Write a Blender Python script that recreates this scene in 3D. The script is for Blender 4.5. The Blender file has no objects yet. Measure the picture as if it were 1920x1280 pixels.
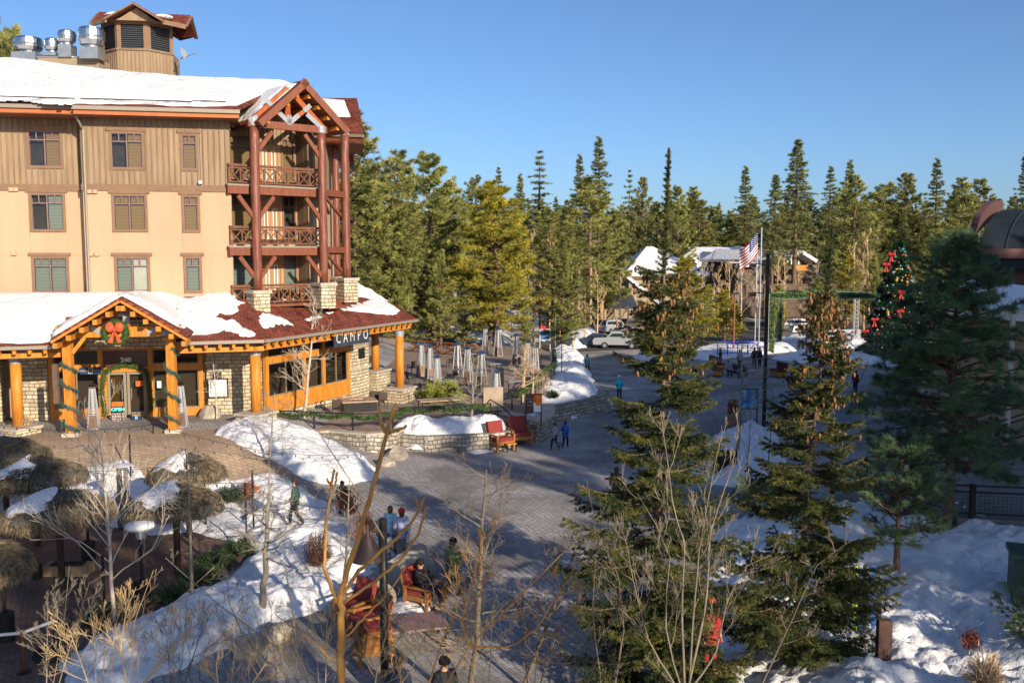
import bpy, math, random
import numpy as np
from mathutils import Vector, Matrix
R = math.radians
SC = bpy.context.scene
COL = SC.collection

# ------------------------------------------------------------------ camera
FPX, CX, CY = 1750.0, 960.0, 640.0        # focal length and centre in pixels of the 1920 px wide photo
PITCH = R(5.48)
CAM = np.array([0.0, 0.0, 10.0])
cd = bpy.data.cameras.new('camera'); cam = bpy.data.objects.new('camera', cd); COL.objects.link(cam)
cam.location = CAM; cam.rotation_euler = (math.pi / 2 - PITCH, 0, 0)
cd.sensor_width = 36; cd.lens = 36 * FPX / 1920; cd.clip_start = 0.1; cd.clip_end = 3000
SC.camera = cam

# ------------------------------------------------------------------ light
SUN_AZ, SUN_EL = 34.5, 19.0             # degrees right of straight behind the camera, height
world = bpy.data.worlds.new('World'); SC.world = world; world.use_nodes = True
wn = world.node_tree; wn.nodes.clear()
wo = wn.nodes.new('ShaderNodeOutputWorld'); wb = wn.nodes.new('ShaderNodeBackground'); ws = wn.nodes.new('ShaderNodeTexSky')
ws.sky_type = 'NISHITA'; ws.sun_disc = False; ws.sun_elevation = R(SUN_EL)
ws.sun_rotation = R(180 - SUN_AZ)
ws.altitude = 2400; ws.air_density = 1.0; ws.dust_density = 8.0; ws.ozone_density = 4.8
wb.inputs['Strength'].default_value = 0.084
wn.links.new(ws.outputs[0], wb.inputs[0]); wn.links.new(wb.outputs[0], wo.inputs[0])
sl = bpy.data.lights.new('sun', 'SUN'); so = bpy.data.objects.new('sun', sl); COL.objects.link(so)
sl.energy = 3.4; sl.angle = R(0.5); sl.color = (1.0, 0.86, 0.67)
SUNV = Vector((math.sin(R(SUN_AZ)) * math.cos(R(SUN_EL)), -math.cos(R(SUN_AZ)) * math.cos(R(SUN_EL)), math.sin(R(SUN_EL))))
so.rotation_euler = SUNV.to_track_quat('Z', 'Y').to_euler(); so.location = (30, -40, 60)
SC.view_settings.view_transform = 'Standard'; SC.view_settings.look = 'None'; SC.view_settings.gamma = 1
SC.view_settings.use_curve_mapping = False; SC.view_settings.exposure = 0.92
SC.render.engine = 'CYCLES'
SC.cycles.max_bounces = 6; SC.cycles.transparent_max_bounces = 12; SC.cycles.use_denoising = True
SC.cycles.sample_clamp_indirect = 6

# ------------------------------------------------------------------ pixel -> place
_c, _s = math.cos(PITCH), math.sin(PITCH)
def ray(px, py):
    a, b = (px - CX) / FPX, (CY - py) / FPX
    return np.array([a, _c + b * _s, -_s + b * _c])
def gp(px, py, z=0.0):
    d = ray(px, py); t = (z - CAM[2]) / d[2]; p = CAM + t * d; return np.array([p[0], p[1], z])
def at(px, py, Y):
    d = ray(px, py); return CAM + d * (Y / d[1])
def onpl(px, py, p0, n):
    d = ray(px, py); n = np.array(n, float); return CAM + d * (np.dot(np.array(p0, float) - CAM, n) / np.dot(d, n))
def XY(px, Y):                       # plan point seen in column px (at the horizon) at distance Y
    return np.array([(px - CX) / FPX * Y * _c * 1.0 / 1.0, Y])
# ------------------------------------------------------------------ noise
_rs = np.random.RandomState(7); _T = _rs.rand(256, 256)
def vnoise(x, y):
    xi = np.floor(x).astype(int); yi = np.floor(y).astype(int); fx = x - xi; fy = y - yi
    fx = fx * fx * (3 - 2 * fx); fy = fy * fy * (3 - 2 * fy)
    a = _T[xi % 256, yi % 256]; b = _T[(xi + 1) % 256, yi % 256]; c = _T[xi % 256, (yi + 1) % 256]; d = _T[(xi + 1) % 256, (yi + 1) % 256]
    return (a * (1 - fx) + b * fx) * (1 - fy) + (c * (1 - fx) + d * fx) * fy
def fbm(x, y, oct=4):
    s = 0; a = 1; t = 0
    for k in range(oct):
        s = s + a * vnoise(x * 2 ** k + 17.3 * k, y * 2 ** k + 9.1 * k); t += a; a *= .5
    return s / t
def S(t): t = np.clip(t, 0, 1); return t * t * (3 - 2 * t)
def unit(v): v = np.array(v, float); return v / (np.linalg.norm(v) + 1e-12)
# ------------------------------------------------------------------ mesh builder
class MB:
    def __init__(s): s.v = []; s.f = []; s.n = 0
    def add(s, vs, fs):
        vs = np.asarray(vs, float).reshape(-1, 3); s.v.append(vs)
        if isinstance(fs, np.ndarray): s.f.append(fs + s.n)
        else: s.f.extend([[i + s.n for i in f] for f in fs])
        s.n += len(vs); return s
    def box(s, c, size, ax=None):
        c = np.array(c, float); h = np.array(size, float) / 2
        A = np.eye(3) if ax is None else np.array(ax, float)
        vs = [c + A[0] * h[0] * i + A[1] * h[1] * j + A[2] * h[2] * k for k in (-1, 1) for j in (-1, 1) for i in (-1, 1)]
        return s.add(vs, [[0, 2, 3, 1], [4, 5, 7, 6], [0, 1, 5, 4], [2, 6, 7, 3], [0, 4, 6, 2], [1, 3, 7, 5]])
    def bb(s, x0, x1, y0, y1, z0, z1): return s.box(((x0 + x1) / 2, (y0 + y1) / 2, (z0 + z1) / 2), (x1 - x0, y1 - y0, z1 - z0))
    def beam(s, a, b, w, h=None, up=(0, 0, 1)):
        a = np.array(a, float); b = np.array(b, float); d = b - a; L = np.linalg.norm(d); d /= L
        sd = np.cross(d, up); sd = unit(sd) if np.linalg.norm(sd) > 1e-4 else np.array([1., 0, 0]); u2 = np.cross(sd, d)
        return s.box((a + b) / 2, (L, w, h or w), (d, sd, u2))
    def tube(s, pts, rad, n=8, cap=True):
        pts = np.array(pts, float); m = len(pts); rad = np.broadcast_to(np.array(rad, float), (m,))
        tg = np.gradient(pts, axis=0); tg /= np.linalg.norm(tg, axis=1)[:, None] + 1e-12
        ref = np.array([0, 0, 1.]) if abs(tg[0][2]) < .9 else np.array([1., 0, 0])
        A = np.cross(tg, ref); A /= np.linalg.norm(A, axis=1)[:, None] + 1e-12; B = np.cross(tg, A)
        th = np.arange(n) / n * 2 * math.pi
        V = pts[:, None] + rad[:, None, None] * (np.cos(th)[None, :, None] * A[:, None] + np.sin(th)[None, :, None] * B[:, None])
        i, j = np.meshgrid(np.arange(m - 1), np.arange(n), indexing='ij'); j2 = (j + 1) % n
        F = np.stack([i * n + j, i * n + j2, (i + 1) * n + j2, (i + 1) * n + j], -1).reshape(-1, 4)
        s.add(V, F.tolist() + ([list(range(n))[::-1], [(m - 1) * n + k for k in range(n)]] if cap else [])); return s
    def lathe(s, c, prof, n=16, ax=None, squash=1.0):
        c = np.array(c, float); A = np.eye(3) if ax is None else np.array(ax, float); V = []
        for r, z in prof:
            for k in range(n):
                t = 2 * math.pi * k / n; V.append(c + A[0] * r * math.cos(t) + A[1] * r * math.sin(t) * squash + A[2] * z)
        F = [[i * n + k, i * n + (k + 1) % n, (i + 1) * n + (k + 1) % n, (i + 1) * n + k] for i in range(len(prof) - 1) for k in range(n)]
        F += [list(range(n))[::-1], [(len(prof) - 1) * n + k for k in range(n)]]
        return s.add(V, F)
    def prism(s, poly, z0, z1):
        p = [np.array(q[:2], float) for q in poly]; a = sum(p[i][0] * p[(i + 1) % len(p)][1] - p[(i + 1) % len(p)][0] * p[i][1] for i in range(len(p)))
        if a < 0: p = p[::-1]
        n = len(p); V = [(*q, z0) for q in p] + [(*q, z1) for q in p]
        return s.add(V, [list(range(n))[::-1], list(range(n, 2 * n))] + [[i, (i + 1) % n, n + (i + 1) % n, n + i] for i in range(n)])
    def slab(s, pts, th):             # 3-D polygon thickened downwards along its normal
        P = [np.array(p, float) for p in pts]; nn = unit(np.cross(P[1] - P[0], P[2] - P[0]))
        if nn[2] < 0: P = P[::-1]; nn = -nn
        n = len(P); V = P + [p - nn * th for p in P]
        return s.add(V, [list(range(n)), list(range(n, 2 * n))[::-1]] + [[i, n + i, n + (i + 1) % n, (i + 1) % n] for i in range(n)])
    def ell(s, c, r, n=10, m=7, ax=None):
        return s.lathe(c, [(max(1e-3, math.sin(math.pi * k / m)) * 1.0, -math.cos(math.pi * k / m)) for k in range(m + 1)], n,
                       ax=(np.array([[r[0], 0, 0], [0, r[1], 0], [0, 0, r[2]]]) if ax is None else np.array(ax, float) * np.array(r, float)[:, None]))
    def rock(s, c, r, seed=0, n=12, m=8):
        rs = np.random.RandomState(seed); k = MB(); k.ell((0, 0, 0), (1, 1, 1), n, m); V = k.v[0]; D = np.zeros(len(V))
        for _ in range(7):
            d = unit(rs.randn(3)); o = rs.uniform(.55, .9); q = V @ d; V = V - np.maximum(q - o, 0)[:, None] * d
        V = V * np.array(r) + np.array(c); return s.add(V, k.f)
    def xf(s, Mx):
        Mx = np.array(Mx); s.v = [v @ Mx[:3, :3].T + Mx[:3, 3] for v in s.v]; return s
    def mesh(s, name, smooth=False, uv=False):
        V = np.concatenate(s.v) if s.v else np.zeros((0, 3)); me = bpy.data.meshes.new(name)
        lists = [f for f in s.f if not isinstance(f, np.ndarray)]; arrs = [f for f in s.f if isinstance(f, np.ndarray)]
        tot = np.array([len(f) for f in lists] + [a.shape[1] for a in arrs for _ in range(len(a))], dtype=np.int32)
        idx = np.concatenate([np.array([i for f in lists for i in f], dtype=np.int32)] + [a.reshape(-1).astype(np.int32) for a in arrs])
        st = np.zeros(len(tot), np.int32); st[1:] = np.cumsum(tot)[:-1]
        me.vertices.add(len(V)); me.vertices.foreach_set('co', V.reshape(-1).astype(np.float32))
        me.loops.add(len(idx)); me.loops.foreach_set('vertex_index', idx)
        me.polygons.add(len(tot)); me.polygons.foreach_set('loop_start', st); me.polygons.foreach_set('loop_total', tot)
        me.update(calc_edges=True); me.validate()
        me.polygons.foreach_set('use_smooth', [bool(smooth)] * len(me.polygons))
        if uv:
            l = me.uv_layers.new(name='UVMap'); uvs = np.zeros((len(me.loops), 2), np.float32)
            for p in me.polygons:
                n = np.array(p.normal); t = np.cross((0, 0, 1), n); t = unit(t) if np.linalg.norm(t) > .05 else np.array([1., 0, 0]); b = np.cross(n, t)
                for li in p.loop_indices:
                    q = V[me.loops[li].vertex_index]; uvs[li] = (q @ t, q @ b)
            l.data.foreach_set('uv', uvs.reshape(-1))
        return me
# ------------------------------------------------------------------ objects
def _mx(o): return Matrix.LocRotScale(o.location, o.rotation_euler, o.scale)
def tag(o, label=None, cat=None, group=None, kind=None):
    if label: o['label'] = label
    if cat: o['category'] = cat
    if group: o['group'] = group
    if kind: o['kind'] = kind
    return o
def thing(name, label, cat, loc=(0, 0, 0), group=None):
    o = bpy.data.objects.new(name, None); COL.objects.link(o); o.location = [float(q) for q in loc]; o.empty_display_size = .2
    return tag(o, label, cat, group)
def obj(name, mb, mat, parent=None, smooth=False, uv=False, label=None):
    me = mb if isinstance(mb, bpy.types.Mesh) else mb.mesh(name, smooth, uv)
    if mat and not len(me.materials): me.materials.append(mat)
    o = bpy.data.objects.new(name, me); COL.objects.link(o)
    if parent:
        o.parent = parent
        if parent.type == 'EMPTY' and parent.parent is None: o.matrix_parent_inverse = _mx(parent).inverted()
    if label: o['label'] = label
    return o
def solo(name, mb, mat, label, cat, group=None, smooth=False, uv=False):
    return tag(obj(name, mb, mat, None, smooth, uv), label, cat, group)
def struct(name, mb, mat, smooth=False, uv=False, kind='structure', label=None):
    o = obj(name, mb, mat, None, smooth, uv); o['kind'] = kind
    if label: o['label'] = label
    return o
KIDS = {}
def copy_tree(o, parent=None):
    c = o.copy(); COL.objects.link(c)
    if parent: c.parent = parent; c.matrix_parent_inverse = o.matrix_parent_inverse.copy()
    for ch in list(o.children): copy_tree(ch, c)
    return c
def place(o, loc, rz=0, sc=1, label=None, group=None, first=False):
    c = o if first else copy_tree(o)
    c.location = [float(q) for q in loc]; c.rotation_euler = (0, 0, rz); c.scale = (sc, sc, sc) if not hasattr(sc, '__len__') else sc
    if label: c['label'] = label
    if group: c['group'] = group
    return c
# ------------------------------------------------------------------ materials
MATS = {}
def nd(nt, t, **k):
    n = nt.nodes.new(t)
    for a, v in k.items():
        if a in n.inputs: n.inputs[a].default_value = v
        else: setattr(n, a, v)
    return n
def M(name, c1, c2=None, scale=4, rough=.8, bump=0, bscale=None, metal=0, coord='Object', stretch=(1, 1, 1), detail=5, spec=.3, emit=0, trans=0, c3=None, dist=.02, lo=.35, hi=.65):
    if name in MATS: return MATS[name]
    m = bpy.data.materials.new(name); m.use_nodes = True; nt = m.node_tree; b = nt.nodes['Principled BSDF']; MATS[name] = m
    b.inputs['Roughness'].default_value = rough; b.inputs['Metallic'].default_value = metal; b.inputs['Specular IOR Level'].default_value = spec
    b.inputs['Base Color'].default_value = (*c1, 1)
    if c2 or bump:
        tc = nd(nt, 'ShaderNodeTexCoord'); mp = nd(nt, 'ShaderNodeMapping'); mp.inputs['Scale'].default_value = stretch
        nt.links.new(tc.outputs[coord], mp.inputs[0])
    if c2:
        no = nd(nt, 'ShaderNodeTexNoise', Scale=scale, Detail=detail); nt.links.new(mp.outputs[0], no.inputs['Vector'])
        cr = nd(nt, 'ShaderNodeValToRGB'); cr.color_ramp.elements[0].position = lo; cr.color_ramp.elements[1].position = hi
        cr.color_ramp.elements[0].color = (*c1, 1); cr.color_ramp.elements[1].color = (*c2, 1)
        if c3: e = cr.color_ramp.elements.new((lo + hi) / 2); e.color = (*c3, 1)
        nt.links.new(no.outputs['Fac'], cr.inputs[0]); nt.links.new(cr.outputs[0], b.inputs['Base Color'])
    if bump:
        n2 = nd(nt, 'ShaderNodeTexNoise', Scale=bscale or scale * 3, Detail=6); nt.links.new(mp.outputs[0], n2.inputs['Vector'])
        bu = nd(nt, 'ShaderNodeBump', Strength=bump, Distance=dist); nt.links.new(n2.outputs['Fac'], bu.inputs['Height']); nt.links.new(bu.outputs[0], b.inputs['Normal'])
    if emit: b.inputs['Emission Color'].default_value = (*c1, 1); b.inputs['Emission Strength'].default_value = emit
    return m
def Mbrick(name, cols, mortar, bw, rh, ms=.01, rough=.85, bump=.5, dist=.02, coord='UV', rot=0, offset=.5, squash=1, warp=0, var=None, vscale=.5, msm=.1, vr=(.3, .7)):
    m = bpy.data.materials.new(name); m.use_nodes = True; nt = m.node_tree; b = nt.nodes['Principled BSDF']; MATS[name] = m; L = nt.links.new
    b.inputs['Roughness'].default_value = rough; b.inputs['Specular IOR Level'].default_value = .25
    tc = nd(nt, 'ShaderNodeTexCoord'); mp = nd(nt, 'ShaderNodeMapping'); mp.inputs['Rotation'].default_value = (0, 0, rot); L(tc.outputs[coord], mp.inputs[0])
    src = mp.outputs[0]
    if warp:
        nw = nd(nt, 'ShaderNodeTexNoise', Scale=.9, Detail=3); L(src, nw.inputs['Vector'])
        vm = nd(nt, 'ShaderNodeVectorMath', operation='MULTIPLY_ADD'); vm.inputs[1].default_value = (warp, warp, 0); L(nw.outputs['Color'], vm.inputs[0]); L(src, vm.inputs[2]); src = vm.outputs[0]
    br = nd(nt, 'ShaderNodeTexBrick'); br.offset = offset; br.squash = squash; br.squash_frequency = 3
    br.inputs['Scale'].default_value = 1; br.inputs['Brick Width'].default_value = bw; br.inputs['Row Height'].default_value = rh
    br.inputs['Mortar Size'].default_value = ms; br.inputs['Mortar Smooth'].default_value = msm; br.inputs['Bias'].default_value = 0
    br.inputs['Color1'].default_value = (0, 0, 0, 1); br.inputs['Color2'].default_value = (1, 1, 1, 1); br.inputs['Mortar'].default_value = (0, 0, 0, 1); L(src, br.inputs['Vector'])
    cr = nd(nt, 'ShaderNodeValToRGB'); cr.color_ramp.interpolation = 'LINEAR'
    for i in range(1, len(cols) - 1): cr.color_ramp.elements.new(i / (len(cols) - 1))
    for i, c in enumerate(cols): cr.color_ramp.elements[i].color = (*c, 1)
    L(br.outputs['Color'], cr.inputs[0])
    no = nd(nt, 'ShaderNodeTexNoise', Scale=vscale, Detail=6); L(tc.outputs['Object'], no.inputs['Vector'])
    mr = nd(nt, 'ShaderNodeMapRange'); mr.inputs[1].default_value = vr[0]; mr.inputs[2].default_value = vr[1]; mr.inputs[3].default_value = (var or (.7, 1.2))[0]; mr.inputs[4].default_value = (var or (.7, 1.2))[1]; L(no.outputs['Fac'], mr.inputs[0])
    mu = nd(nt, 'ShaderNodeMix', data_type='RGBA', blend_type='MULTIPLY'); mu.inputs[0].default_value = 1; L(cr.outputs[0], mu.inputs[6]); L(mr.outputs[0], mu.inputs[7])
    mx = nd(nt, 'ShaderNodeMix', data_type='RGBA'); L(br.outputs['Fac'], mx.inputs[0]); L(mu.outputs[2], mx.inputs[6]); mx.inputs[7].default_value = (*mortar, 1)
    L(mx.outputs[2], b.inputs['Base Color'])
    sb = nd(nt, 'ShaderNodeMath', operation='SUBTRACT'); sb.inputs[0].default_value = 1; L(br.outputs['Fac'], sb.inputs[1])
    n2 = nd(nt, 'ShaderNodeTexNoise', Scale=9, Detail=5); L(tc.outputs['Object'], n2.inputs['Vector'])
    ad = nd(nt, 'ShaderNodeMath', operation='MULTIPLY_ADD'); L(n2.outputs['Fac'], ad.inputs[0]); ad.inputs[1].default_value = .5; L(sb.outputs[0], ad.inputs[2])
    bu = nd(nt, 'ShaderNodeBump', Strength=bump, Distance=dist); L(ad.outputs[0], bu.inputs['Height']); L(bu.outputs[0], b.inputs['Normal'])
    return m
def Mglass(name, tint, mixf=.35, rough=.02):
    m = bpy.data.materials.new(name); m.use_nodes = True; nt = m.node_tree; nt.nodes.clear(); L = nt.links.new
    o = nd(nt, 'ShaderNodeOutputMaterial'); t = nd(nt, 'ShaderNodeBsdfTransparent'); t.inputs[0].default_value = (*tint, 1)
    g = nd(nt, 'ShaderNodeBsdfGlossy'); g.inputs['Roughness'].default_value = rough; g.inputs[0].default_value = (1, 1, 1, 1)
    lw = nd(nt, 'ShaderNodeLayerWeight'); lw.inputs[0].default_value = mixf; mx = nd(nt, 'ShaderNodeMixShader')
    L(lw.outputs['Fresnel'], mx.inputs[0]); L(t.outputs[0], mx.inputs[1]); L(g.outputs[0], mx.inputs[2]); L(mx.outputs[0], o.inputs[0]); MATS[name] = m
    return m
def Mstripe(name, c1, c2, freq, duty=.5, rough=.6, axis=2, coord='Object', soft=.05):
    m = bpy.data.materials.new(name); m.use_nodes = True; nt = m.node_tree; b = nt.nodes['Principled BSDF']; MATS[name] = m; L = nt.links.new
    b.inputs['Roughness'].default_value = rough
    tc = nd(nt, 'ShaderNodeTexCoord'); sx = nd(nt, 'ShaderNodeSeparateXYZ'); L(tc.outputs[coord], sx.inputs[0])
    mu = nd(nt, 'ShaderNodeMath', operation='MULTIPLY'); mu.inputs[1].default_value = freq; L(sx.outputs[axis], mu.inputs[0])
    fr = nd(nt, 'ShaderNodeMath', operation='FRACT'); L(mu.outputs[0], fr.inputs[0])
    cr = nd(nt, 'ShaderNodeValToRGB'); e = cr.color_ramp.elements; e[0].position = duty - soft; e[1].position = duty + soft; e[0].color = (*c1, 1); e[1].color = (*c2, 1)
    L(fr.outputs[0], cr.inputs[0]); L(cr.outputs[0], b.inputs['Base Color']); return m
# palette
stucco = M('stucco', (.53, .365, .235), (.43, .29, .185), scale=.9, rough=.9, bump=.25, bscale=30, stretch=(1, 1, .22), lo=.25, hi=.8)
siding = M('siding_paint', (.26, .18, .11), (.345, .245, .155), scale=2.2, rough=.8, bump=.15, bscale=20, stretch=(1, 1, .2))
battenm = M('batten_paint', (.20, .135, .085), (.29, .20, .13), scale=2.5, rough=.8, stretch=(1, 1, .2))
trim = M('trim_paint', (.21, .125, .075), (.25, .15, .09), scale=3, rough=.7)
winframe = M('window_frame_paint', (.24, .14, .13), rough=.6)
redwood = M('red_stained_timber', (.16, .045, .022), (.24, .075, .035), scale=2.5, rough=.55, bump=.3, bscale=14, stretch=(6, 6, .6), spec=.4)
logwood = M('red_stained_log', (.12, .035, .022), (.26, .085, .045), scale=2, rough=.42, bump=.5, bscale=7, stretch=(5, 5, .5), spec=.5)
orangewood = M('orange_timber', (.62, .26, .035), (.47, .165, .02), scale=2.2, rough=.5, bump=.2, bscale=12, stretch=(5, 5, .6), c3=(.58, .22, .03))
soffit = M('soffit_board', (.17, .06, .03), (.24, .085, .04), scale=2, rough=.6, stretch=(1, 6, 1))
steel = M('grey_steel_plate', (.30, .32, .35), (.36, .38, .41), scale=6, rough=.5, metal=.3)
gutterm = M('tan_metal_gutter', (.30, .26, .21), rough=.5, metal=.2)
fascia = M('orange_fascia', (.50, .16, .06), (.42, .13, .05), scale=3, rough=.6)
shingle = Mbrick('red_shingle', [(.13, .032, .02), (.26, .07, .042), (.19, .05, .032)], (.05, .015, .01), .32, .2, ms=.018, bump=.9, dist=.03, var=(.75, 1.25), vscale=1.2)
stone = Mbrick('cut_stone', [(.60, .49, .31), (.40, .32, .21), (.68, .58, .40), (.50, .42, .29), (.72, .64, .48)], (.17, .13, .09), .42, .19, ms=.018, bump=1, dist=.05, warp=.16, squash=.62, var=(.75, 1.15), vscale=2)
capstone = M('cap_stone', (.40, .35, .28), (.52, .46, .38), scale=3, rough=.85, bump=.4, bscale=10)
rockm = M('granite_boulder', (.26, .22, .17), (.50, .43, .33), scale=2, rough=.9, bump=.8, bscale=6, c3=(.34, .30, .25))
glass = Mglass('window_glass', (.75, .8, .82), .32)
wallstone = Mbrick('rubble_wall_stone', [(.42, .37, .29), (.27, .245, .20), (.50, .45, .37), (.34, .31, .26), (.55, .51, .44)], (.11, .095, .08), .38, .21, ms=.02, bump=1, dist=.06, warp=.3, squash=.55, var=(.65, 1.15), vscale=2)
darkglass = Mglass('dark_window_glass', (.30, .32, .33), .3)
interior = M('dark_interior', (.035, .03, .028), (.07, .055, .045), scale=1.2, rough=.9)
blind_o = Mstripe('amber_blind', (.34, .20, .07), (.15, .08, .03), 14, .6)
blind_g = Mstripe('green_grey_blind', (.30, .33, .27), (.11, .13, .11), 14, .6)
blind_w = M('cream_blind', (.60, .58, .48), (.54, .52, .42), scale=2, rough=.8)
doorwood = M('tan_door', (.40, .22, .11), rough=.6)
whitepaint = M('white_paint', (.75, .74, .70), rough=.5)
blackmetal = M('black_metal', (.012, .012, .013), (.02, .02, .02), scale=5, rough=.45)
brownmetal = M('brown_metal', (.06, .035, .025), rough=.5)
stainless = M('stainless_steel', (.62, .63, .64), (.52, .53, .54), scale=3, rough=.28, metal=1)
zinc = M('galvanised_steel', (.50, .52, .53), (.40, .42, .43), scale=4, rough=.45, metal=.85)
redcush = M('red_cushion', (.20, .03, .026), (.26, .042, .035), scale=5, rough=.85, bump=.2)
plazamat = Mbrick('plaza_paver', [(.30, .28, .27), (.38, .355, .34), (.34, .315, .30), (.43, .40, .385)], (.16, .15, .145), .30, .21, ms=.016, coord='Object', rot=R(62), bump=.5, dist=.01, warp=.5, var=(.62, 1.12), vscale=.28, msm=.25, vr=(.40, .56))
def wetmask():
    pass
patiomat = Mbrick('patio_paver', [(.15, .095, .072), (.22, .145, .112), (.18, .115, .09)], (.075, .048, .038), .22, .11, ms=.012, coord='Object', rot=R(20), bump=.4, dist=.01, var=(.65, 1.25), vscale=.5)
asphalt = M('asphalt', (.06, .055, .05), (.10, .092, .085), scale=1.5, rough=.9, bump=.3, bscale=30)
def Msnow():
    m = bpy.data.materials.new('snow'); m.use_nodes = True; nt = m.node_tree; b = nt.nodes['Principled BSDF']; MATS['snow'] = m; L = nt.links.new
    b.inputs['Roughness'].default_value = .65; b.inputs['Specular IOR Level'].default_value = .25
    tc = nd(nt, 'ShaderNodeTexCoord'); n1 = nd(nt, 'ShaderNodeTexNoise', Scale=1.1, Detail=9, Roughness=.65); L(tc.outputs['Object'], n1.inputs['Vector'])
    cr = nd(nt, 'ShaderNodeValToRGB'); e = cr.color_ramp.elements; e[0].position = .27; e[0].color = (.60, .55, .50, 1); e[1].position = .42; e[1].color = (.80, .80, .81, 1); L(n1.outputs['Fac'], cr.inputs[0]); L(cr.outputs[0], b.inputs['Base Color'])
    n2 = nd(nt, 'ShaderNodeTexNoise', Scale=2.6, Detail=8, Roughness=.6); L(tc.outputs['Object'], n2.inputs['Vector'])
    bu = nd(nt, 'ShaderNodeBump', Strength=.9, Distance=.16); L(n2.outputs['Fac'], bu.inputs['Height']); L(bu.outputs[0], b.inputs['Normal']); return m
snow = Msnow()
# ------------------------------------------------------------------ the ground
TZ = 1.7
def g(x, y):
    return TZ * S((np.asarray(y, float) - 35) / 6) * S((-5.5 - np.asarray(x, float)) / 7.5)
def hf(x0, x1, y0, y1, res, fn):
    xs = np.arange(x0, x1 + res / 2, res); ys = np.arange(y0, y1 + res / 2, res); X, Y = np.meshgrid(xs, ys, indexing='ij')
    Z = fn(X, Y); V = np.stack([X, Y, Z], -1).reshape(-1, 3); n = len(ys); i, j = np.meshgrid(np.arange(len(xs) - 1), np.arange(n - 1), indexing='ij')
    F = np.stack([i * n + j, (i + 1) * n + j, (i + 1) * n + j + 1, i * n + j + 1], -1).reshape(-1, 4); return V, F
def Mforest():
    m = bpy.data.materials.new('forest_floor'); m.use_nodes = True; nt = m.node_tree; b = nt.nodes['Principled BSDF']; L = nt.links.new; b.inputs['Roughness'].default_value = .9
    tc = nd(nt, 'ShaderNodeTexCoord'); n1 = nd(nt, 'ShaderNodeTexNoise', Scale=.12, Detail=9, Roughness=.7); L(tc.outputs['Object'], n1.inputs['Vector'])
    cr = nd(nt, 'ShaderNodeValToRGB'); e = cr.color_ramp.elements; e[0].position = .47; e[0].color = (.17, .12, .08, 1); e[1].position = .54; e[1].color = (.72, .70, .68, 1); L(n1.outputs['Fac'], cr.inputs[0]); L(cr.outputs[0], b.inputs['Base Color'])
    bu = nd(nt, 'ShaderNodeBump', Strength=.8, Distance=.3); n2 = nd(nt, 'ShaderNodeTexNoise', Scale=.8, Detail=8); L(tc.outputs['Object'], n2.inputs['Vector']); L(n2.outputs['Fac'], bu.inputs['Height']); L(bu.outputs[0], b.inputs['Normal']); return m
forestfloor = Mforest()
V, F = hf(-900, 900, -150, 1650, 20, lambda x, y: -.12 + 0 * x)
struct('ground', MB().add(V, F), forestfloor)
V, F = hf(-30, 46, -6, 96, .5, lambda x, y: g(x, y))
struct('plaza', MB().add(V, F), plazamat, smooth=True)
# brown paved patio under the thatched parasols
pat = [gp(*p)[:2] for p in ((-500, 1500), (-420, 905), (120, 893), (240, 905), (300, 955), (445, 955), (480, 1040), (330, 1130), (180, 1190), (100, 1330), (60, 1700))]
struct('patio', MB().prism(pat, -.2, .006), patiomat)
def hillf(x, y): return -.15 + 6.0 * S((y - 92) / 30) * S((1 - x) / 9) + (fbm(x * .25, y * .25, 4) - .5) * 1.2 * S((y - 92) / 6)
V, F = hf(-90, 4, 90, 170, 1.0, hillf); struct('hill', MB().add(V, F), forestfloor, smooth=True)
V, F = hf(14, 90, 128, 200, 2.0, lambda x, y: -.15 + 3.0 * S((y - 130) / 30)); struct('hill', MB().add(V, F), forestfloor, smooth=True)
# beige lane in front of the lodge, ramped down to the plaza
lanemat = Mbrick('lane_paver', [(.36, .26, .18), (.46, .34, .24), (.40, .29, .20)], (.20, .14, .10), .3, .2, ms=.012, coord='Object', rot=R(12), bump=.3, dist=.008, var=(.75, 1.15), vscale=.4)
def strip(name, poly, res, zf, mat):
    P = np.array(poly); V, F = hf(P[:, 0].min(), P[:, 0].max(), P[:, 1].min(), P[:, 1].max(), res, zf)
    sd = sdist(V[:, 0], V[:, 1], P); keep = (sd[F] > -res * .0).all(1); return struct(name, MB().add(V, F[keep]), mat, smooth=True)
def sdist(x, y, P):
    P = np.asarray(P, float); n = len(P); d = np.full(np.shape(x), 1e9); ins = np.zeros(np.shape(x), bool)
    for i in range(n):
        a, b = P[i], P[(i + 1) % n]; ex, ey = b - a; wx, wy = x - a[0], y - a[1]
        t = np.clip((wx * ex + wy * ey) / (ex * ex + ey * ey + 1e-12), 0, 1); d = np.minimum(d, np.hypot(wx - ex * t, wy - ey * t))
        c = ((a[1] > y) != (b[1] > y)) & (x < (b[0] - a[0]) * (y - a[1]) / (b[1] - a[1] + 1e-12) + a[0]); ins ^= c
    return np.where(ins, d, -d)
strip('lane', [(-30, 36.4), (-13, 36.4), (-9.5, 38.3), (-8.3, 41.2), (-11, 43.5), (-30, 42)], .22, lambda x, y: g(x, y) + .008, lanemat)
# parking lot and road beyond the plaza
struct('parking_lot', MB().prism([(4, 92), (16, 97), (46, 95), (52, 132), (4, 136)], -.1, .012), asphalt)
struct('road', MB().prism([(-40, 96), (4, 92), (4, 99), (-40, 104)], -.1, .010), asphalt)

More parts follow.
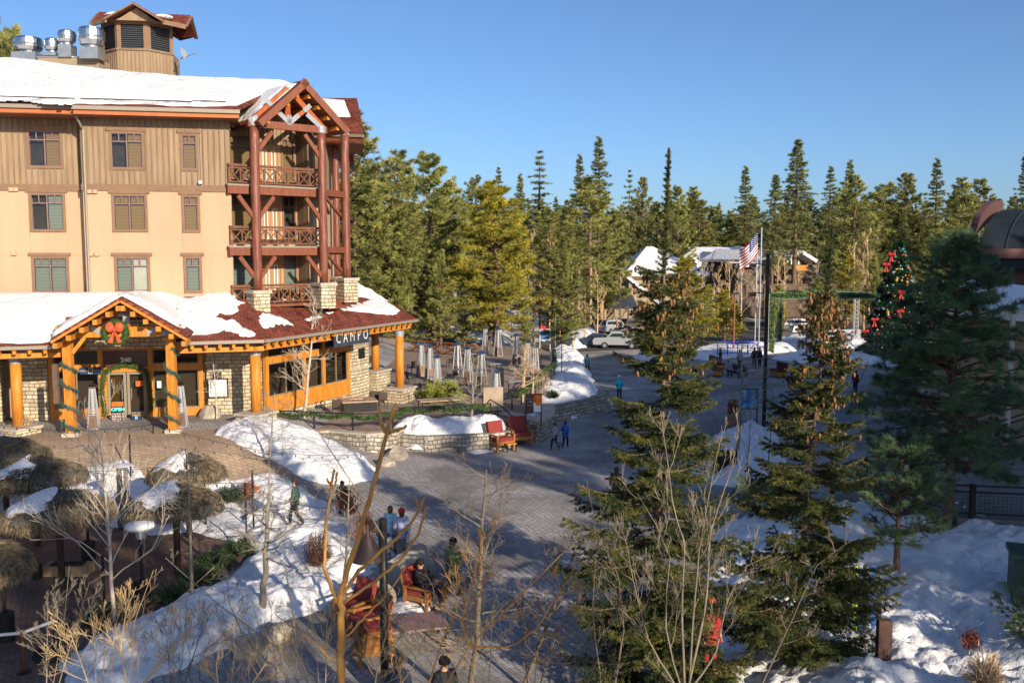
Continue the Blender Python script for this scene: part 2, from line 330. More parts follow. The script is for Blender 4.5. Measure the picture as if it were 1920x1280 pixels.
# ------------------------------------------------------------------ snow
def snow_patch(name, poly, H, edge=.8, base=None, amp=.06, res=.16, label=None, px=False, foot=.05, nseed=0, kind='stuff', out=.35, pz=0):
    P = np.array([gp(*p, pz)[:2] for p in poly] if px else poly, float)
    x0, y0 = P.min(0) - .6; x1, y1 = P.max(0) + .6; base = base or g
    def fn(x, y):
        w = (fbm(x * .9 + nseed, y * .9, 3) - .5) * .9 + (fbm(x * 3 + nseed, y * 3, 2) - .5) * .25
        sd = sdist(x, y, P) + w * min(1, edge); fn.sd = sd
        up = H * (1 - np.exp(-np.maximum(sd, 0) / edge * 1.6))
        n = (fbm(x * .8 + nseed + 5, y * .8, 4) - .5) * amp * 4 + (np.abs(fbm(x * 3.1 + nseed, y * 3.1, 2) - .5)) * -foot * 2.5
        return base(x, y) + np.where(sd > 0, up + n * np.clip(sd / (edge * .6), 0, 1), np.maximum(sd * 1.2, -out))
    V, F = hf(x0, x1, y0, y1, res, fn); sd = fn.sd.reshape(-1); keep = (sd[F] > -.28).any(1)
    mb = MB(); mb.add(V, F[keep]); o = struct(name, mb, snow, smooth=True, kind=kind, label=label)
    # drop unused vertices
    import bmesh
    bm = bmesh.new(); bm.from_mesh(o.data); bmesh.ops.delete(bm, geom=[v for v in bm.verts if not v.link_faces], context='VERTS'); bm.to_mesh(o.data); bm.free()
    return o
def snow_on(name, origin, U, V2, poly, hfun, res, parent, nrm=None):
    """snow lying on a plane: origin + a U + b V2; hfun(a, b, sd) = thickness"""
    P = np.array(poly, float); U = unit(U); V2 = np.array(V2, float); V2 = unit(V2 - U * (V2 @ U)); N = nrm if nrm is not None else np.cross(U, V2); N = N if N[2] > 0 else -N
    a0, b0 = P.min(0) - .2; a1, b1 = P.max(0) + .2
    V, F = hf(a0, a1, b0, b1, res, lambda a, b: 0 * a); sd = sdist(V[:, 0], V[:, 1], P); h = hfun(V[:, 0], V[:, 1], sd)
    keep = (h[F] > -.015).any(1); W = np.array(origin) + V[:, :1] * U + V[:, 1:2] * V2 + np.clip(h, -.05, 9)[:, None] * N
    used = np.unique(F[keep]); mp = np.zeros(len(W), int); mp[used] = np.arange(len(used))
    return obj(name, MB().add(W[used], mp[F[keep]]), snow, parent, smooth=True)
snow_patch('snow_bank', [(120, 1250), (200, 1180), (330, 1130), (430, 1085), (478, 1035), (440, 1000), (480, 960), (435, 930), (520, 918), (600, 938), (655, 962), (690, 985), (705, 1010), (740, 1040), (700, 1075), (650, 1120), (560, 1158), (430, 1212), (350, 1250), (230, 1300), (130, 1330)],   .5, .9, amp=.2, foot=.14, res=.1, px=True, label='long snow bank curving between the brown patio and the plaza')
snow_patch('snow_bank', [(404, 856), (425, 840), (470, 832), (560, 830), (650, 834), (700, 850), (708, 870), (660, 884), (600, 888), (520, 880), (440, 870)], .6, .6, pz=.7, foot=.13, amp=.12, res=.12, px=True, nseed=3, label='rounded snow mound in front of the restaurant terrace')
snow_patch('snow_bank', [(250, 975), (300, 935), (400, 910), (440, 925), (480, 1000), (440, 1005), (360, 985), (280, 995)], .2, .5, pz=.2, res=.12, px=True, nseed=13, label='thin snow bank behind the thatched parasols')
snow_patch('snow_bank', [(120, 915), (240, 905), (300, 930), (250, 985), (150, 965)], .2, .5, pz=.2, res=.14, px=True, nseed=23, label='snow patch between two thatched parasols')
snow_patch('snow_bank', [(1060, 655), (1090, 668), (1110, 705), (1118, 740), (1075, 760), (1015, 772), (990, 765), (1010, 735), (1035, 690), (1030, 665)], .85, .8, amp=.22, foot=.16, px=True, nseed=5, label='snow bank above the curved stone wall beside the plaza path')
snow_patch('snow_bank', [(1030, 782), (1050, 768), (1070, 760), (1096, 777), (1075, 785)], .85, .55, px=True, res=.1, nseed=51, label='small pointed heap of snow against the curved stone wall')
snow_patch('snow_bank', [(1290, 880), (1300, 850), (1335, 822), (1400, 805), (1450, 812), (1480, 850), (1450, 890), (1400, 912), (1330, 908)], .75, .9, amp=.2, px=True, nseed=6, foot=.14, label='snow mound round the black sign and the carved stump')
snow_patch('snow_bank', [(855, 842), (900, 838), (928, 846), (890, 852)], .12, .3, px=True, nseed=7, label='thin strip of snow at the foot of the planter wall')
snow_patch('snow_bank', [(700, 1160), (735, 1120), (800, 1105), (830, 1120), (780, 1160)], .2, .5, px=True, res=.1, nseed=27, label='snow left round the boulders beside the red armchairs')
V0 = [gp(*p)[:2] for p in ((1330, 1010), (1400, 970), (1500, 952), (1600, 945), (1760, 950), (2100, 950), (2700, 1700), (1250, 1700), (1290, 1280), (1345, 1200), (1318, 1080))]
def gr(x, y): return g(x, y)
snow_patch('snow_slope', V0, .75, 1.3, amp=.30, res=.11, nseed=9, foot=.16, kind='structure')
for k, (pl, h) in enumerate(((((1430, 640), (1500, 628), (1640, 632), (1700, 645), (1640, 655), (1500, 652)), 1.0), (((1250, 668), (1310, 655), (1400, 652), (1480, 650), (1520, 655), (1440, 664), (1330, 676)), .8),
        (((1440, 672), (1500, 664), (1640, 668), (1740, 690), (1640, 684), (1500, 680)), .7), (((1050, 640), (1090, 628), (1130, 632), (1120, 648), (1070, 655)), 1.6), (((1180, 668), (1260, 660), (1290, 670), (1230, 682)), .8),
        (((1700, 640), (1900, 640), (2100, 680), (1900, 700), (1720, 690)), 1.3))):
    snow_patch('snow_bank', pl, h, 1.6, amp=.2, res=.5, px=True, nseed=30 + k, out=.3, label='dirty snow berm %s' % ['below the green garland arch', 'behind the blue barrier', 'along the far edge of the plaza', 'beside the bare trees and parked cars', 'left of the benches', 'beneath the big decorated tree'][k])
# ------------------------------------------------------------------ the lodge (hotel) building
UP = np.array([0, 0, 1.])
class Fr:                                   # vertical wall frame: s along the wall, z up, o outwards
    def __init__(s, O, u): s.O = np.array([O[0], O[1], 0.]); s.u = unit([u[0], u[1], 0]); s.n = np.array([s.u[1], -s.u[0], 0.])
    def p(s, a, z, o=0): return s.O + s.u * a + UP * z + s.n * o
    def sz(s, px, py, o=0):
        q = onpl(px, py, s.O + s.n * o, s.n); return float((q - s.O) @ s.u), float(q[2])
    def box(s, mb, a0, a1, z0, z1, o0, o1): return mb.box(s.p((a0 + a1) / 2, (z0 + z1) / 2, (o0 + o1) / 2), (abs(a1 - a0), abs(o1 - o0), abs(z1 - z0)), (s.u, s.n, UP))
    def quad(s, mb, a0, a1, z0, z1, o): return mb.add([s.p(a0, z0, o), s.p(a1, z0, o), s.p(a1, z1, o), s.p(a0, z1, o)], [[0, 1, 2, 3]])
FM = Fr((-24.9, 45.4), (.9815, .192))         # main facade
C1 = FM.p(10.95, 0)
UB = unit([.743, .669, 0])                    # balcony bay
NB = np.array([UB[1], -UB[0], 0])
B1 = C1 - NB * 1.9
FBW = Fr(B1, UB)                            # recessed wall behind the balconies
ZS, ZE = FM.sz(250, 352)[1], 16.9             # siding starts, eaves
s_step = FM.sz(157, 400)[0]
LODGE = thing('lodge_building', 'four storey hotel with snowy red shingle roof, tan siding above beige stucco', 'building', (FM.p(5, 0) + np.array([0, 6, 0])))
B2 = B1 + UB * 4.75; B3 = B2 + NB * 1.2; B4 = B3 + UB * .55; B5 = np.array([-11.2, 60.5, 0])
def panel(fr, a0, a1, z0, z1, o, holes, mb, th=.34):
    """wall panel of thickness th with its outer face at o, open where holes (a0,a1,z0,z1) are"""
    xs = sorted({a0, a1} | {q for h in holes for q in h[:2] if a0 < q < a1})
    for x0, x1 in zip(xs, xs[1:]):
        seg = [(z0, z1)]
        for h in holes:
            if h[0] < (x0 + x1) / 2 < h[1]:
                seg = [t for sg in seg for t in ((sg[0], min(sg[1], h[2])), (max(sg[0], h[3]), sg[1])) if t[1] - t[0] > .01]
        for u0, u1 in seg: fr.box(mb, x0, x1, u0, u1, o - th, o)
B2 = B1 + UB * 4.75; B3 = B2 + NB * 1.2; B4 = B3 + UB * .55; B5 = np.array([-11.2, 60.5, 0])
def body(z0, z1):
    k = .36; lf = FM.p(-14, 0, -.8 - k); st0 = FM.p(s_step + .3, 0, -.8 - k); st1 = FM.p(s_step + .3, 0, -k)
    P = [lf, st0, st1, FM.p(10.6, 0, -k), B1 - NB * k - UB * .2, B2 - NB * k, B3 - NB * k, B4 - NB * k, B5, B5 + np.array([-27, -5, 0])]
    return MB().prism([q[:2] for q in P], z0, z1)
obj('inner_wall', body(TZ, ZS), stucco, LODGE)
obj('attic_wall', body(ZS + .001, ZE + .3), siding, LODGE)
# board-and-batten strips
mb = MB()
def battens(fr, a0, a1, z0, z1, o=0, step=.27, w=.06, skip=()):
    a = a0
    while a < a1:
        segs = [(z0, z1)]
        for (p0, p1, q0, q1) in skip:
            if p0 - .02 < a < p1 + .02:
                segs = [t for sg in segs for t in ((sg[0], min(sg[1], q0)), (max(sg[0], q1), sg[1])) if t[1] - t[0] > .05]
        for u0, u1 in segs: fr.box(mb, a - w / 2, a + w / 2, u0, u1, o, o + .055)
        a += step
WIN = []
def prect(fr, x0, y0, x1, y1, o=0):
    a, z1 = fr.sz(x0, (y0 + y1) / 2, o)[0], fr.sz((x0 + x1) / 2, y0, o)[1]; b, z0 = fr.sz(x1, (y0 + y1) / 2, o)[0], fr.sz((x0 + x1) / 2, y1, o)[1]; return a, b, z0, z1
def window(fr, a0, a1, z0, z1, o, cols=2, blinds=(None, None), parent=None, top=.24, frm=winframe, tr=trim, head=True, hd=.16, label=None, glassm=None, tw=.10, toprow=True, name='window'):
    """trim surround, mullions, panes and blinds; blinds per column"""
    m = MB(); W = tw
    fr.box(m, a0, a0 + W, z0 + W, z1 - W, o - .02, o + .05); fr.box(m, a1 - W, a1, z0 + W, z1 - W, o - .02, o + .05); fr.box(m, a0, a1, z0, z0 + W, o - .02, o + .07); fr.box(m, a0, a1, z1 - W, z1, o - .02, o + .05)
    if head: fr.box(m, a0 - .12, a1 + .12, z1 + .002, z1 + hd, o - .02, o + .09)
    w = obj(name, m, tr, parent, label=label)
    m = MB(); x0, x1, y0, y1 = a0 + W, a1 - W, z0 + W, z1 - W; t = .035
    fr.box(m, x0, x0 + t, y0, y1, o - .03, o + .03); fr.box(m, x1 - t, x1, y0, y1, o - .03, o + .03); fr.box(m, x0 + t, x1 - t, y0, y0 + t, o - .03, o + .03); fr.box(m, x0 + t, x1 - t, y1 - t, y1, o - .03, o + .03)
    yt = y1 - (y1 - y0) * top if toprow else y1 - t
    if toprow: fr.box(m, x0 + t, x1 - t, yt - .025, yt + .025, o - .028, o + .034)
    for c in range(1, cols): xc = x0 + (x1 - x0) * c / cols; fr.box(m, xc - .03, xc + .03, y0 + t, yt - .025, o - .028, o + .033)
    if toprow:
        for c in range(1, cols * 2): xc = x0 + (x1 - x0) * c / (cols * 2); fr.box(m, xc - .025, xc + .025, yt + .025, y1 - t, o - .028, o + .033)
    obj('sash', m, frm, w)
    m = MB(); fr.quad(m, x0, x1, y0, y1, o + .005); obj('pane', m, glassm or glass, w)
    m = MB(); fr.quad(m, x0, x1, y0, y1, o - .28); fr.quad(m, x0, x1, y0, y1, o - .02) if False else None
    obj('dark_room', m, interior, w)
    for c, bl in enumerate(blinds):
        if bl is None: continue
        xa = x0 + (x1 - x0) * c / cols + .04; xb = x0 + (x1 - x0) * (c + 1) / cols - .04; m = MB(); fr.box(m, xa, xb, y0 + .04, y1 - .03, o - .12, o - .10); obj('blind', m, bl, w)
    WIN.append((fr, a0, a1, z0, z1)); return w
rows = {'A': ((50, 243, 118, 316), (205, 246, 271, 319), (338, 250, 372, 321)), 'B': ((55, 361, 123, 435), (210, 363, 277, 435), (341, 365, 375, 436)), 'C': ((60, 480, 130, 550), (215, 480, 282, 549), (345, 480, 379, 549))}
BL = {'A0': (None, blind_o), 'A1': (None, blind_o), 'A2': (blind_o,), 'B0': (None, blind_g), 'B1': (blind_o, blind_o), 'B2': (blind_o,), 'C0': (blind_g, blind_g), 'C1': (blind_g, blind_w), 'C2': (blind_g,)}
holesL, holesR = [], []
for r, cs in rows.items():
    for c, rc in enumerate(cs):
        o = -.8 if c == 0 else 0.
        a0, a1, z0, z1 = prect(FM, *rc, o); (holesL if c == 0 else holesR).append((a0, a1, z0, z1))
        window(FM, a0, a1, z0, z1, o, 1 if c == 2 else 2, BL[r + str(c)], LODGE, label={'A': 'top floor window', 'B': 'middle floor window', 'C': 'lower floor window'}[r] + [' in the recessed left section', ' with two sashes beside the downspout', ' with one narrow sash'][c])
holesL += [(h[0] - 3.9, h[1] - 3.9, h[2], h[3]) for h in holesL[:3]]
for h in holesL[3:]: window(FM, *h, -.8, 2, (blind_o, blind_g), LODGE, label='window in the recessed left section beyond the picture edge')
inn = [(h[0] + .02, h[1] - .02, h[2] + .02, h[3] - .02) for h in holesL]; inr = [(h[0] + .02, h[1] - .02, h[2] + .02, h[3] - .02) for h in holesR]
for (nm, z0, z1, mt) in (('stucco_wall', 6.0, ZS, stucco), ('siding_wall', ZS + .001, ZE + .2, siding)):
    mb = MB(); panel(FM, -14, s_step, z0, z1, -.8, inn, mb); panel(FM, s_step, 10.95, z0, z1, 0, inr, mb); FM.box(mb, s_step, s_step + .34, z0, z1, -.8, -.34)
    mb.prism([q[:2] for q in (C1 - FM.n * .0, B1, B1 - UB * .3 - NB * .1, C1 - FM.u * .5 - FM.n * .34)], z0, z1)
    obj(nm, mb, mt, LODGE)
mb = MB(); battens(FM, -13.9, s_step - .05, ZS + .15, ZE, -.8, skip=holesL); battens(FM, s_step + .03, 10.93, ZS + .15, ZE, 0, skip=holesR)
obj('battens', mb, battenm, LODGE)
mb = MB(); FM.box(mb, -14, s_step - .01, ZS - .16, ZS + .16, -.8, -.73); FM.box(mb, s_step - .05, 11.0, ZS - .16, ZS + .16, 0, .07); obj('band_board', mb, trim, LODGE)
# stucco control joints as fine dark grooves
mb = MB(); zj = FM.sz(250, 479)[1]; FM.box(mb, s_step + .02, 10.9, zj - .012, zj + .012, .001, .006); FM.box(mb, -14, s_step - .02, zj - .012, zj + .012, -.799, -.794)
for h in holesR[3:]:
    for q in (h[0] - .02, h[1] + .02): FM.box(mb, q - .01, q + .01, 7.2, ZS - .2, .001, .005)
for h in holesL[1:3]:
    for q in (h[0] - .02, h[1] + .02): FM.box(mb, q - .01, q + .01, 7.2, ZS - .2, -.799, -.795)
obj('control_joints', mb, M('joint_shadow', (.45, .29, .15), rough=.9), LODGE)
# vents and wall lamps
for (px, py) in ((22, 355), (31, 355), (169, 359), (179, 359), (27, 475), (172, 476), (183, 476)):
    o = -.8 if px < 150 else 0; a, z = FM.sz(px, py, o); m = MB(); FM.box(m, a - .1, a + .1, z - .1, z + .08, o, o + .14); obj('wall_vent', m, stucco, LODGE)
for (px, py) in ((68, 557), (275, 557)):
    o = -.8 if px < 150 else 0; a, z = FM.sz(px, py, o); m = MB(); FM.box(m, a - .09, a + .09, z - .1, z + .1, o, o + .1); obj('wall_lamp', m, zinc, LODGE)
a, z = FM.sz(377, 343); m = MB(); FM.box(m, a - .08, a + .08, z - .06, z + .08, .05, .3); m.beam(FM.p(a - .1, z - .1, .1), FM.p(a, z, .2), .05); obj('security_camera', m, whitepaint, LODGE)
# downspouts
mb = MB(); a = s_step + .16; mb.tube([FM.p(a - .15, ZE - .15, .75), FM.p(a - .15, ZE - .45, .7), FM.p(a, ZE - 1.0, .14), FM.p(a, 12, .12), FM.p(a, 7.2, .12)], .06, 8)
mb.tube([FM.p(9.55, ZE - .1, .06), FM.p(9.55, ZS + .1, .06)], .02, 6)
obj('downspout', mb, gutterm, LODGE)
# ---------------- balcony bay: recessed wall with window, door, window on every floor
fl = [FBW.O[2] + 7.3, 10.25, 13.45]
zf = [7.3, 10.3, 13.4]
def sB(px): return FBW.sz(px, 400)[0]
sW0, sW1, sD0, sD1, sV0, sV1, sE = .35, 1.25, sB(487), sB(526), sB(529), sB(555), 4.75
door_holes = []
for k, z in enumerate(zf):
    wl = [blind_o, blind_o, blind_g][2 - k] if k else blind_g
    wl = [blind_g, blind_o, blind_o][k]
    h1 = (sW0, sD0 - .35, z + .35, z + 2.75); h2 = (sD0, sD1, z + .02, z + 2.3); h3 = (sV0, sV1, z + .35, z + 2.75); door_holes += [h1, h2, h3]
    window(FBW, *h1, 0, 1, (wl,), LODGE, tw=.07, head=False, label='wide balcony window beside the corner')
    window(FBW, *h3, 0, 1, (wl,) if k != 1 else (None,), LODGE, tw=.07, head=False, label='tall balcony window right of the door')
    m = MB(); FBW.box(m, h2[0], h2[0] + .1, h2[2], h2[3], -.05, .04); FBW.box(m, h2[1] - .1, h2[1], h2[2], h2[3], -.05, .04); FBW.box(m, h2[0] + .1, h2[1] - .1, h2[3] - .1, h2[3], -.05, .04)
    dr = obj('balcony_door', m, doorwood, LODGE); mid = (h2[0] + h2[1]) / 2
    for sgn, (q0, q1) in enumerate(((h2[0] + .1, mid), (mid, h2[1] - .1))):
        m = MB(); w = q1 - q0; FBW.box(m, q0 + .005, q0 + .14, h2[2], h2[3] - .1, -.06, 0); FBW.box(m, q1 - .14, q1 - .005, h2[2], h2[3] - .1, -.06, 0); FBW.box(m, q0 + .14, q1 - .14, h2[2], h2[2] + .35, -.06, 0); FBW.box(m, q0 + .14, q1 - .14, h2[3] - .28, h2[3] - .1, -.06, 0); obj('door_leaf', m, doorwood, dr)
        m = MB(); FBW.box(m, q0 + .14, q0 + .19, h2[2] + .35, h2[3] - .28, -.04, .012); FBW.box(m, q1 - .19, q1 - .14, h2[2] + .35, h2[3] - .28, -.04, .012); FBW.box(m, q0 + .19, q1 - .19, h2[3] - .33, h2[3] - .28, -.04, .012); FBW.box(m, q0 + .19, q1 - .19, h2[2] + .35, h2[2] + .40, -.04, .012); obj('glazing_bead', m, whitepaint, dr)
        m = MB(); FBW.box(m, q0 + .19, q1 - .19, h2[2] + .4, h2[3] - .33, -.045, -.03); obj('door_pane', m, wl, dr)
dh = [(h[0] + .01, h[1] - .01, h[2] + .01, h[3] - .01) for h in door_holes]
FB3 = Fr(B3, UB); FB23 = Fr(B3, -NB)
for (nm, z0, z1, mt) in (('recessed_stucco_wall', 6.0, ZS, stucco), ('recessed_siding_wall', ZS + .001, ZE + 1.8, siding)):
    mb = MB(); panel(FBW, -.3, sE, z0, min(z1, ZE + .2), 0, dh, mb); panel(FB3, 0, .62, z0, min(z1, ZE + .2), 0, [], mb, th=.3); mb.prism([q[:2] for q in (B2, B3, B3 + UB * .3, B2 + UB * .3)], z0, min(z1, ZE + .2))
    mb.prism([q[:2] for q in (B4, B5, B5 - UB * .4, B4 - UB * .3 - NB * .2)], z0, min(z1, ZE + .1))
    obj(nm, mb, mt, LODGE)
mb = MB(); battens(FBW, .1, sE, ZS + .1, ZE, 0, skip=door_holes); battens(FB3, .05, .62, ZS + .1, ZE, 0); obj('bay_battens', mb, battenm, LODGE)
# ---------------- balconies
FR = Fr(C1 + NB * .05 - UB * .15, UB)               # rail line
LB = 5.25
def rail(fr, a0, a1, z, h=1.02, bays=7, mb=None):
    mb = mb or MB(); fr.box(mb, a0, a1, z + h - .13, z + h, -.07, .07); fr.box(mb, a0, a1, z + .08, z + .15, -.03, .03); fr.box(mb, a0, a1, z + h - .24, z + h - .17, -.03, .03)
    for k in range(bays + 1):
        a = a0 + (a1 - a0) * k / bays; a = min(max(a, a0 + .04), a1 - .04); fr.box(mb, a - .04, a + .04, z + .15, z + h - .24, -.04, .04)
    for k in range(bays):
        x0 = a0 + (a1 - a0) * k / bays + .05; x1 = a0 + (a1 - a0) * (k + 1) / bays - .05
        mb.beam(fr.p(x0, z + .15, .012), fr.p(x1, z + h - .24, .012), .055, .035, up=fr.n); mb.beam(fr.p(x1, z + .15, -.022), fr.p(x0, z + h - .24, -.022), .055, .035, up=fr.n)
    return mb
railwood = M('rail_timber', (.13, .055, .03), (.20, .085, .045), scale=3, rough=.7)
SIDE = Fr(FR.p(LB, 0), [.35, .94]); 
for k, z in enumerate(zf):
    m = MB(); FR.box(m, -.1, LB + .1, z - .16, z - .02, -1.9, .14); bc = obj('balcony', m, soffit, LODGE, label=['lowest', 'middle', 'top'][k] + ' balcony of the corner bay')
    if k: m = MB(); FR.box(m, -.12, LB + .12, z - .48, z - .1, .10, .2); m.beam(FR.p(-.02, z - .3, .1), FR.p(-.02, z - .3, -1.6), .12, .36); obj('deck_beam', m, redwood, bc)
    if k: m = MB(); FR.box(m, -.15, LB + .15, z - .09, z - .0, .08, .24); obj('deck_edge', m, gutterm, bc)
    obj('railing', rail(FR, 0, LB, z, bays=8), railwood, bc)
    m = MB(); SIDE.box(m, .0, 2.0, z - .16, z - .02, -1.6, .1); SIDE.box(m, 0.1, 2.0, z - .45, z - .1, .101, .2); obj('side_deck', m, redwood, bc)
    if k == 0: m = MB(); FR.box(m, 3.2, 4.6, z + .75, z + .8, -1.4, -.7); m.beam(FR.p(3.3, z, -.8), FR.p(3.3, z + .75, -.8), .06); m.beam(FR.p(4.5, z, -.8), FR.p(4.5, z + .75, -.8), .06); m.beam(FR.p(3.9, z, -1.3), FR.p(3.9, z + .75, -1.3), .06); solo('balcony_table', m, doorwood, 'small tan table standing on the lowest balcony of the lodge', 'table')
# log posts on stone piers with braces
def onwall(px, Y): q = XY(px, Y); return np.array([q[0], q[1], 0])
POST = [(onwall(482, 47.75), .235, 16.35, 8.05, 'front left'), (onwall(606.5, 50.3), .225, 16.3, 8.35, 'front right'), (onwall(632, 56.5), .2, 16.6, 8.5, 'rear thin reddish'), (onwall(649.5, 52.7), .235, 16.5, 8.55, 'outermost right')]
for (p, r, zt, zb, lb) in POST:
    m = MB(); rs = np.random.RandomState(int(zb * 100)); zz = np.linspace(zb, zt, 14); pts = [p + np.array([rs.uniform(-.012, .012), rs.uniform(-.012, .012), q]) for q in zz]
    m.tube(pts, [r * rs.uniform(.97, 1.03) for _ in zz], 14); lp = obj('log_post', m, logwood, LODGE, smooth=True, label=lb + ' log post')
    m = MB(); m.tube([p + UP * (zt - .05), p + UP * (zt + .3)], [r + .02, r + .02], 14); obj('steel_collar', m, steel, lp)
    m = MB(); m.box(p + UP * (zb - .75), (.88, .88, 1.2), (UB, NB, UP)); pr = obj('stone_pier', m, stone, LODGE, uv=True)
    m = MB(); m.box(p + UP * (zb - .08), (1.02, 1.02, .16), (UB, NB, UP)); obj('pier_cap', m, capstone, pr)
mb = MB()
p1, p2, p4 = POST[0][0], POST[1][0], POST[3][0]
for z in (16.2, 12.9, 9.85):
    for (p, d) in ((p1, UB), (p2, -UB)): mb.beam(p + UP * (z - 1.15) + d * .15, p + UP * (z - .1) + d * 1.0, .15, .2)
    if z < 16: mb.beam(p1 + UP * (z - 1.15) - UB * .15, p1 + UP * (z - .1) - UB * .95, .15, .2)
    if z < 16:
        d = unit(POST[2][0] - p2); q = p2; mb.beam(q + UP * (z - 0) + d * .2, q + UP * (z - .75) + d * 2.6, .13, .16); mb.beam(q + UP * (z + .25), q + d * 4.4 + UP * (z + .25), .15, .32)
        d = unit(p4 - p2); mb.beam(p2 + UP * (z + .25), p4 + UP * (z + .25), .15, .32); mb.beam(p2 + UP * (z + .1) + d * .2, p2 + UP * (z - .9) + d * 1.9, .13, .16)
obj('braces', mb, redwood, LODGE)
mb = MB(); mb.beam(p1 - UB * .35 + UP * 16.42, p2 + UB * .3 + UP * 16.42, .22, .36); obj('tie_beam', mb, redwood, LODGE)
# ---------------- roofs
def roof(mb, pts, th=.22): return mb.slab(pts, th)
EV = 1.15; PS = .36
slope = unit(-FM.n + UP * PS)
def rp(a, rb, dz=0): return FM.p(a, ZE + PS * (rb + EV) + dz, -rb)
RIDGE = [(13.7, 6.2), (9, 6.0), (4.1, 7.1), (0, 9.3), (-15, 13)]
rS = float(np.interp(s_step, [4.1, 9], [7.1, 6.0]))
mb = MB()
for (a0, a1, o, z) in ((-15, s_step - .0, EV - .8, ZE + .1), (s_step + .001, 11.2, EV, ZE)):
    roof(mb, [FM.p(a0, z, o), FM.p(a1, z, o), *([rp(a, b) for a, b in RIDGE[:2]] + [rp(s_step, rS)] if a1 > 5 else [rp(s_step, rS), rp(4.1, 7.1), rp(0, 9.3), rp(-15, 13)])])
for (p_, q_) in zip(RIDGE, RIDGE[1:]): roof(mb, [rp(p_[0], p_[1], -.002), rp(q_[0], q_[1], -.002), FM.p(q_[0], 16.4, -19), FM.p(p_[0], 16.4, -19)])
mrf = obj('main_roof', mb, shingle, LODGE, uv=True)
def covA(a, b, sd):
    lo = .62 + (fbm(a * .7, b * .1, 3) - .5) * .9 + .15 * np.sin(a * 1.3)
    t = np.minimum(sd, (b - lo)); n = (fbm(a * .5, b * .5, 4) - .5)
    h = .34 * (1 - np.exp(-np.maximum(t, 0) * 2.6)) + n * .28 * np.clip(t, 0, 1) - (np.abs(fbm(a * 2.1 + 4, b * 1.4, 3) - .5) < .035) * .05 * (t > .4)
    return np.where(t > 0, h, t * .4)
lb = lambda rb: (rb + EV) * math.hypot(1, PS)
snow_on('roof_snow', FM.p(0, ZE, EV) + UP * .01, FM.u, slope, [(-15, .2), (s_step - .2, .2), (s_step + .05, .35), (11.1, .25), (12.1, 3.2), (13.7, lb(6.25)), (9, lb(6.05)), (4.1, lb(7.15)), (0, lb(9.35)), (-15, lb(13.1))], covA, .12, mrf)
# soffit, fascia, gutters
mb = MB()
for (a0, a1, o, z) in ((-15, s_step - .02, EV - .8, ZE + .1), (s_step, 11.55, EV, ZE)):
    FM.box(mb, a0, a1, z - .40, z - .17, o - .06, o)
obj('fascia', mb, fascia, LODGE)
mb = MB()
for (a0, a1, o, z) in ((-15, s_step - .02, EV - .8, ZE + .1), (s_step, 11.6, EV, ZE)):
    FM.box(mb, a0, a1, z - .19, z - .01, o + .003, o + .13)
obj('gutter', mb, gutterm, LODGE)
mb = MB(); FM.box(mb, -15, 11.4, ZE - .42, ZE - .38, -1.5, EV - .1); obj('soffit', mb, soffit, LODGE)
mb = MB()
for k in range(-46, 36): FM.box(mb, k * .32, k * .32 + .06, ZE - .38, ZE - .2, -.1 if k * .32 > s_step else -.9, EV - .12 if k * .32 > s_step else .2)
obj('rafter_tails', mb, redwood, LODGE)
mb = MB()
for k, (x0, x1, b) in enumerate(((-15, s_step, .45), (s_step + .2, 9.3, .5), (9.3, 10.9, .75))):
    for dz in (0, .12): p = FM.p(0, ZE, EV) + slope * (b + dz) + np.cross(FM.u, slope) * .12; q = p * 1; mb.tube([FM.u * x0 + q + UP * .1, FM.u * x1 + q + UP * .1], .018, 6)
obj('snow_guard', mb, blackmetal, LODGE)
# bay gable
GL = np.array([-12.62, 47.16, 16.45]); GW = 5.3; GRr = GL + UB * GW; GA = (GL + GRr) / 2; GA = np.array([GA[0], GA[1], 18.78]); BK = -NB * 9.5
mb = MB(); a = unit(GA - GL); 
roof(mb, [GL, GA, GA + BK, GL + BK]); roof(mb, [GRr, GRr + BK, GA + BK, GA + UB * .002])
grf = obj('gable_roof', mb, shingle, LODGE, uv=True)
def topoly(pxs, O, U, V2, N):
    r = []
    for p in pxs: q = onpl(p[0], p[1], O, N) - O; r.append((q @ U, q @ V2))
    return r
Ug = -NB; Vg = unit(GA - GL); Ng = unit(np.cross(Ug, Vg)); Ng = Ng if Ng[2] > 0 else -Ng
def covG(a, b, sd): t = np.minimum(sd, b - .45 + (fbm(a * 2, b * 2, 3) - .5) * .3); return np.where(t > 0, .26 * (1 - np.exp(-t * 3)), t * .4)
snow_on('gable_snow', GL + UP * .01, Ug, Vg, [(.75, .1), (.55, 2.0), (.5, 3.3), (1.2, 3.45), (9, 3.5), (9, .1)], covG, .12, grf)
mb = MB()
for (f, s1) in ((GL, 1), (GRr, -1)):
    d = unit(GA - f); dn = np.cross(d, NB); dn = dn if dn[2] < 0 else -dn
    mb.beam(f + dn * .16 + NB * .04, GA + dn * .16 + NB * .04 + d * .1, .07, .34, up=np.cross(d, NB))
obj('barge_board', mb, redwood, LODGE)
mb = MB()
for (f) in (GL, GRr):
    d = unit(GA - f); dn = np.cross(d, NB); dn = dn if dn[2] < 0 else -dn
    mb.add([f + dn * .23 - NB * .02, GA + dn * .23 - NB * .02, GA + dn * .23 + BK, f + dn * .23 + BK], [[0, 1, 2, 3]])
obj('gable_soffit', mb, M('tongue_and_groove', (.22, .075, .035), (.30, .11, .05), scale=3, rough=.6, stretch=(8, 8, .6)), LODGE)
mb = MB()
dR = unit(GA - GRr); dnR = np.cross(dR, NB); dnR = dnR if dnR[2] < 0 else -dnR
dL = unit(GA - GL); dnL = np.cross(dL, NB); dnL = dnL if dnL[2] < 0 else -dnL
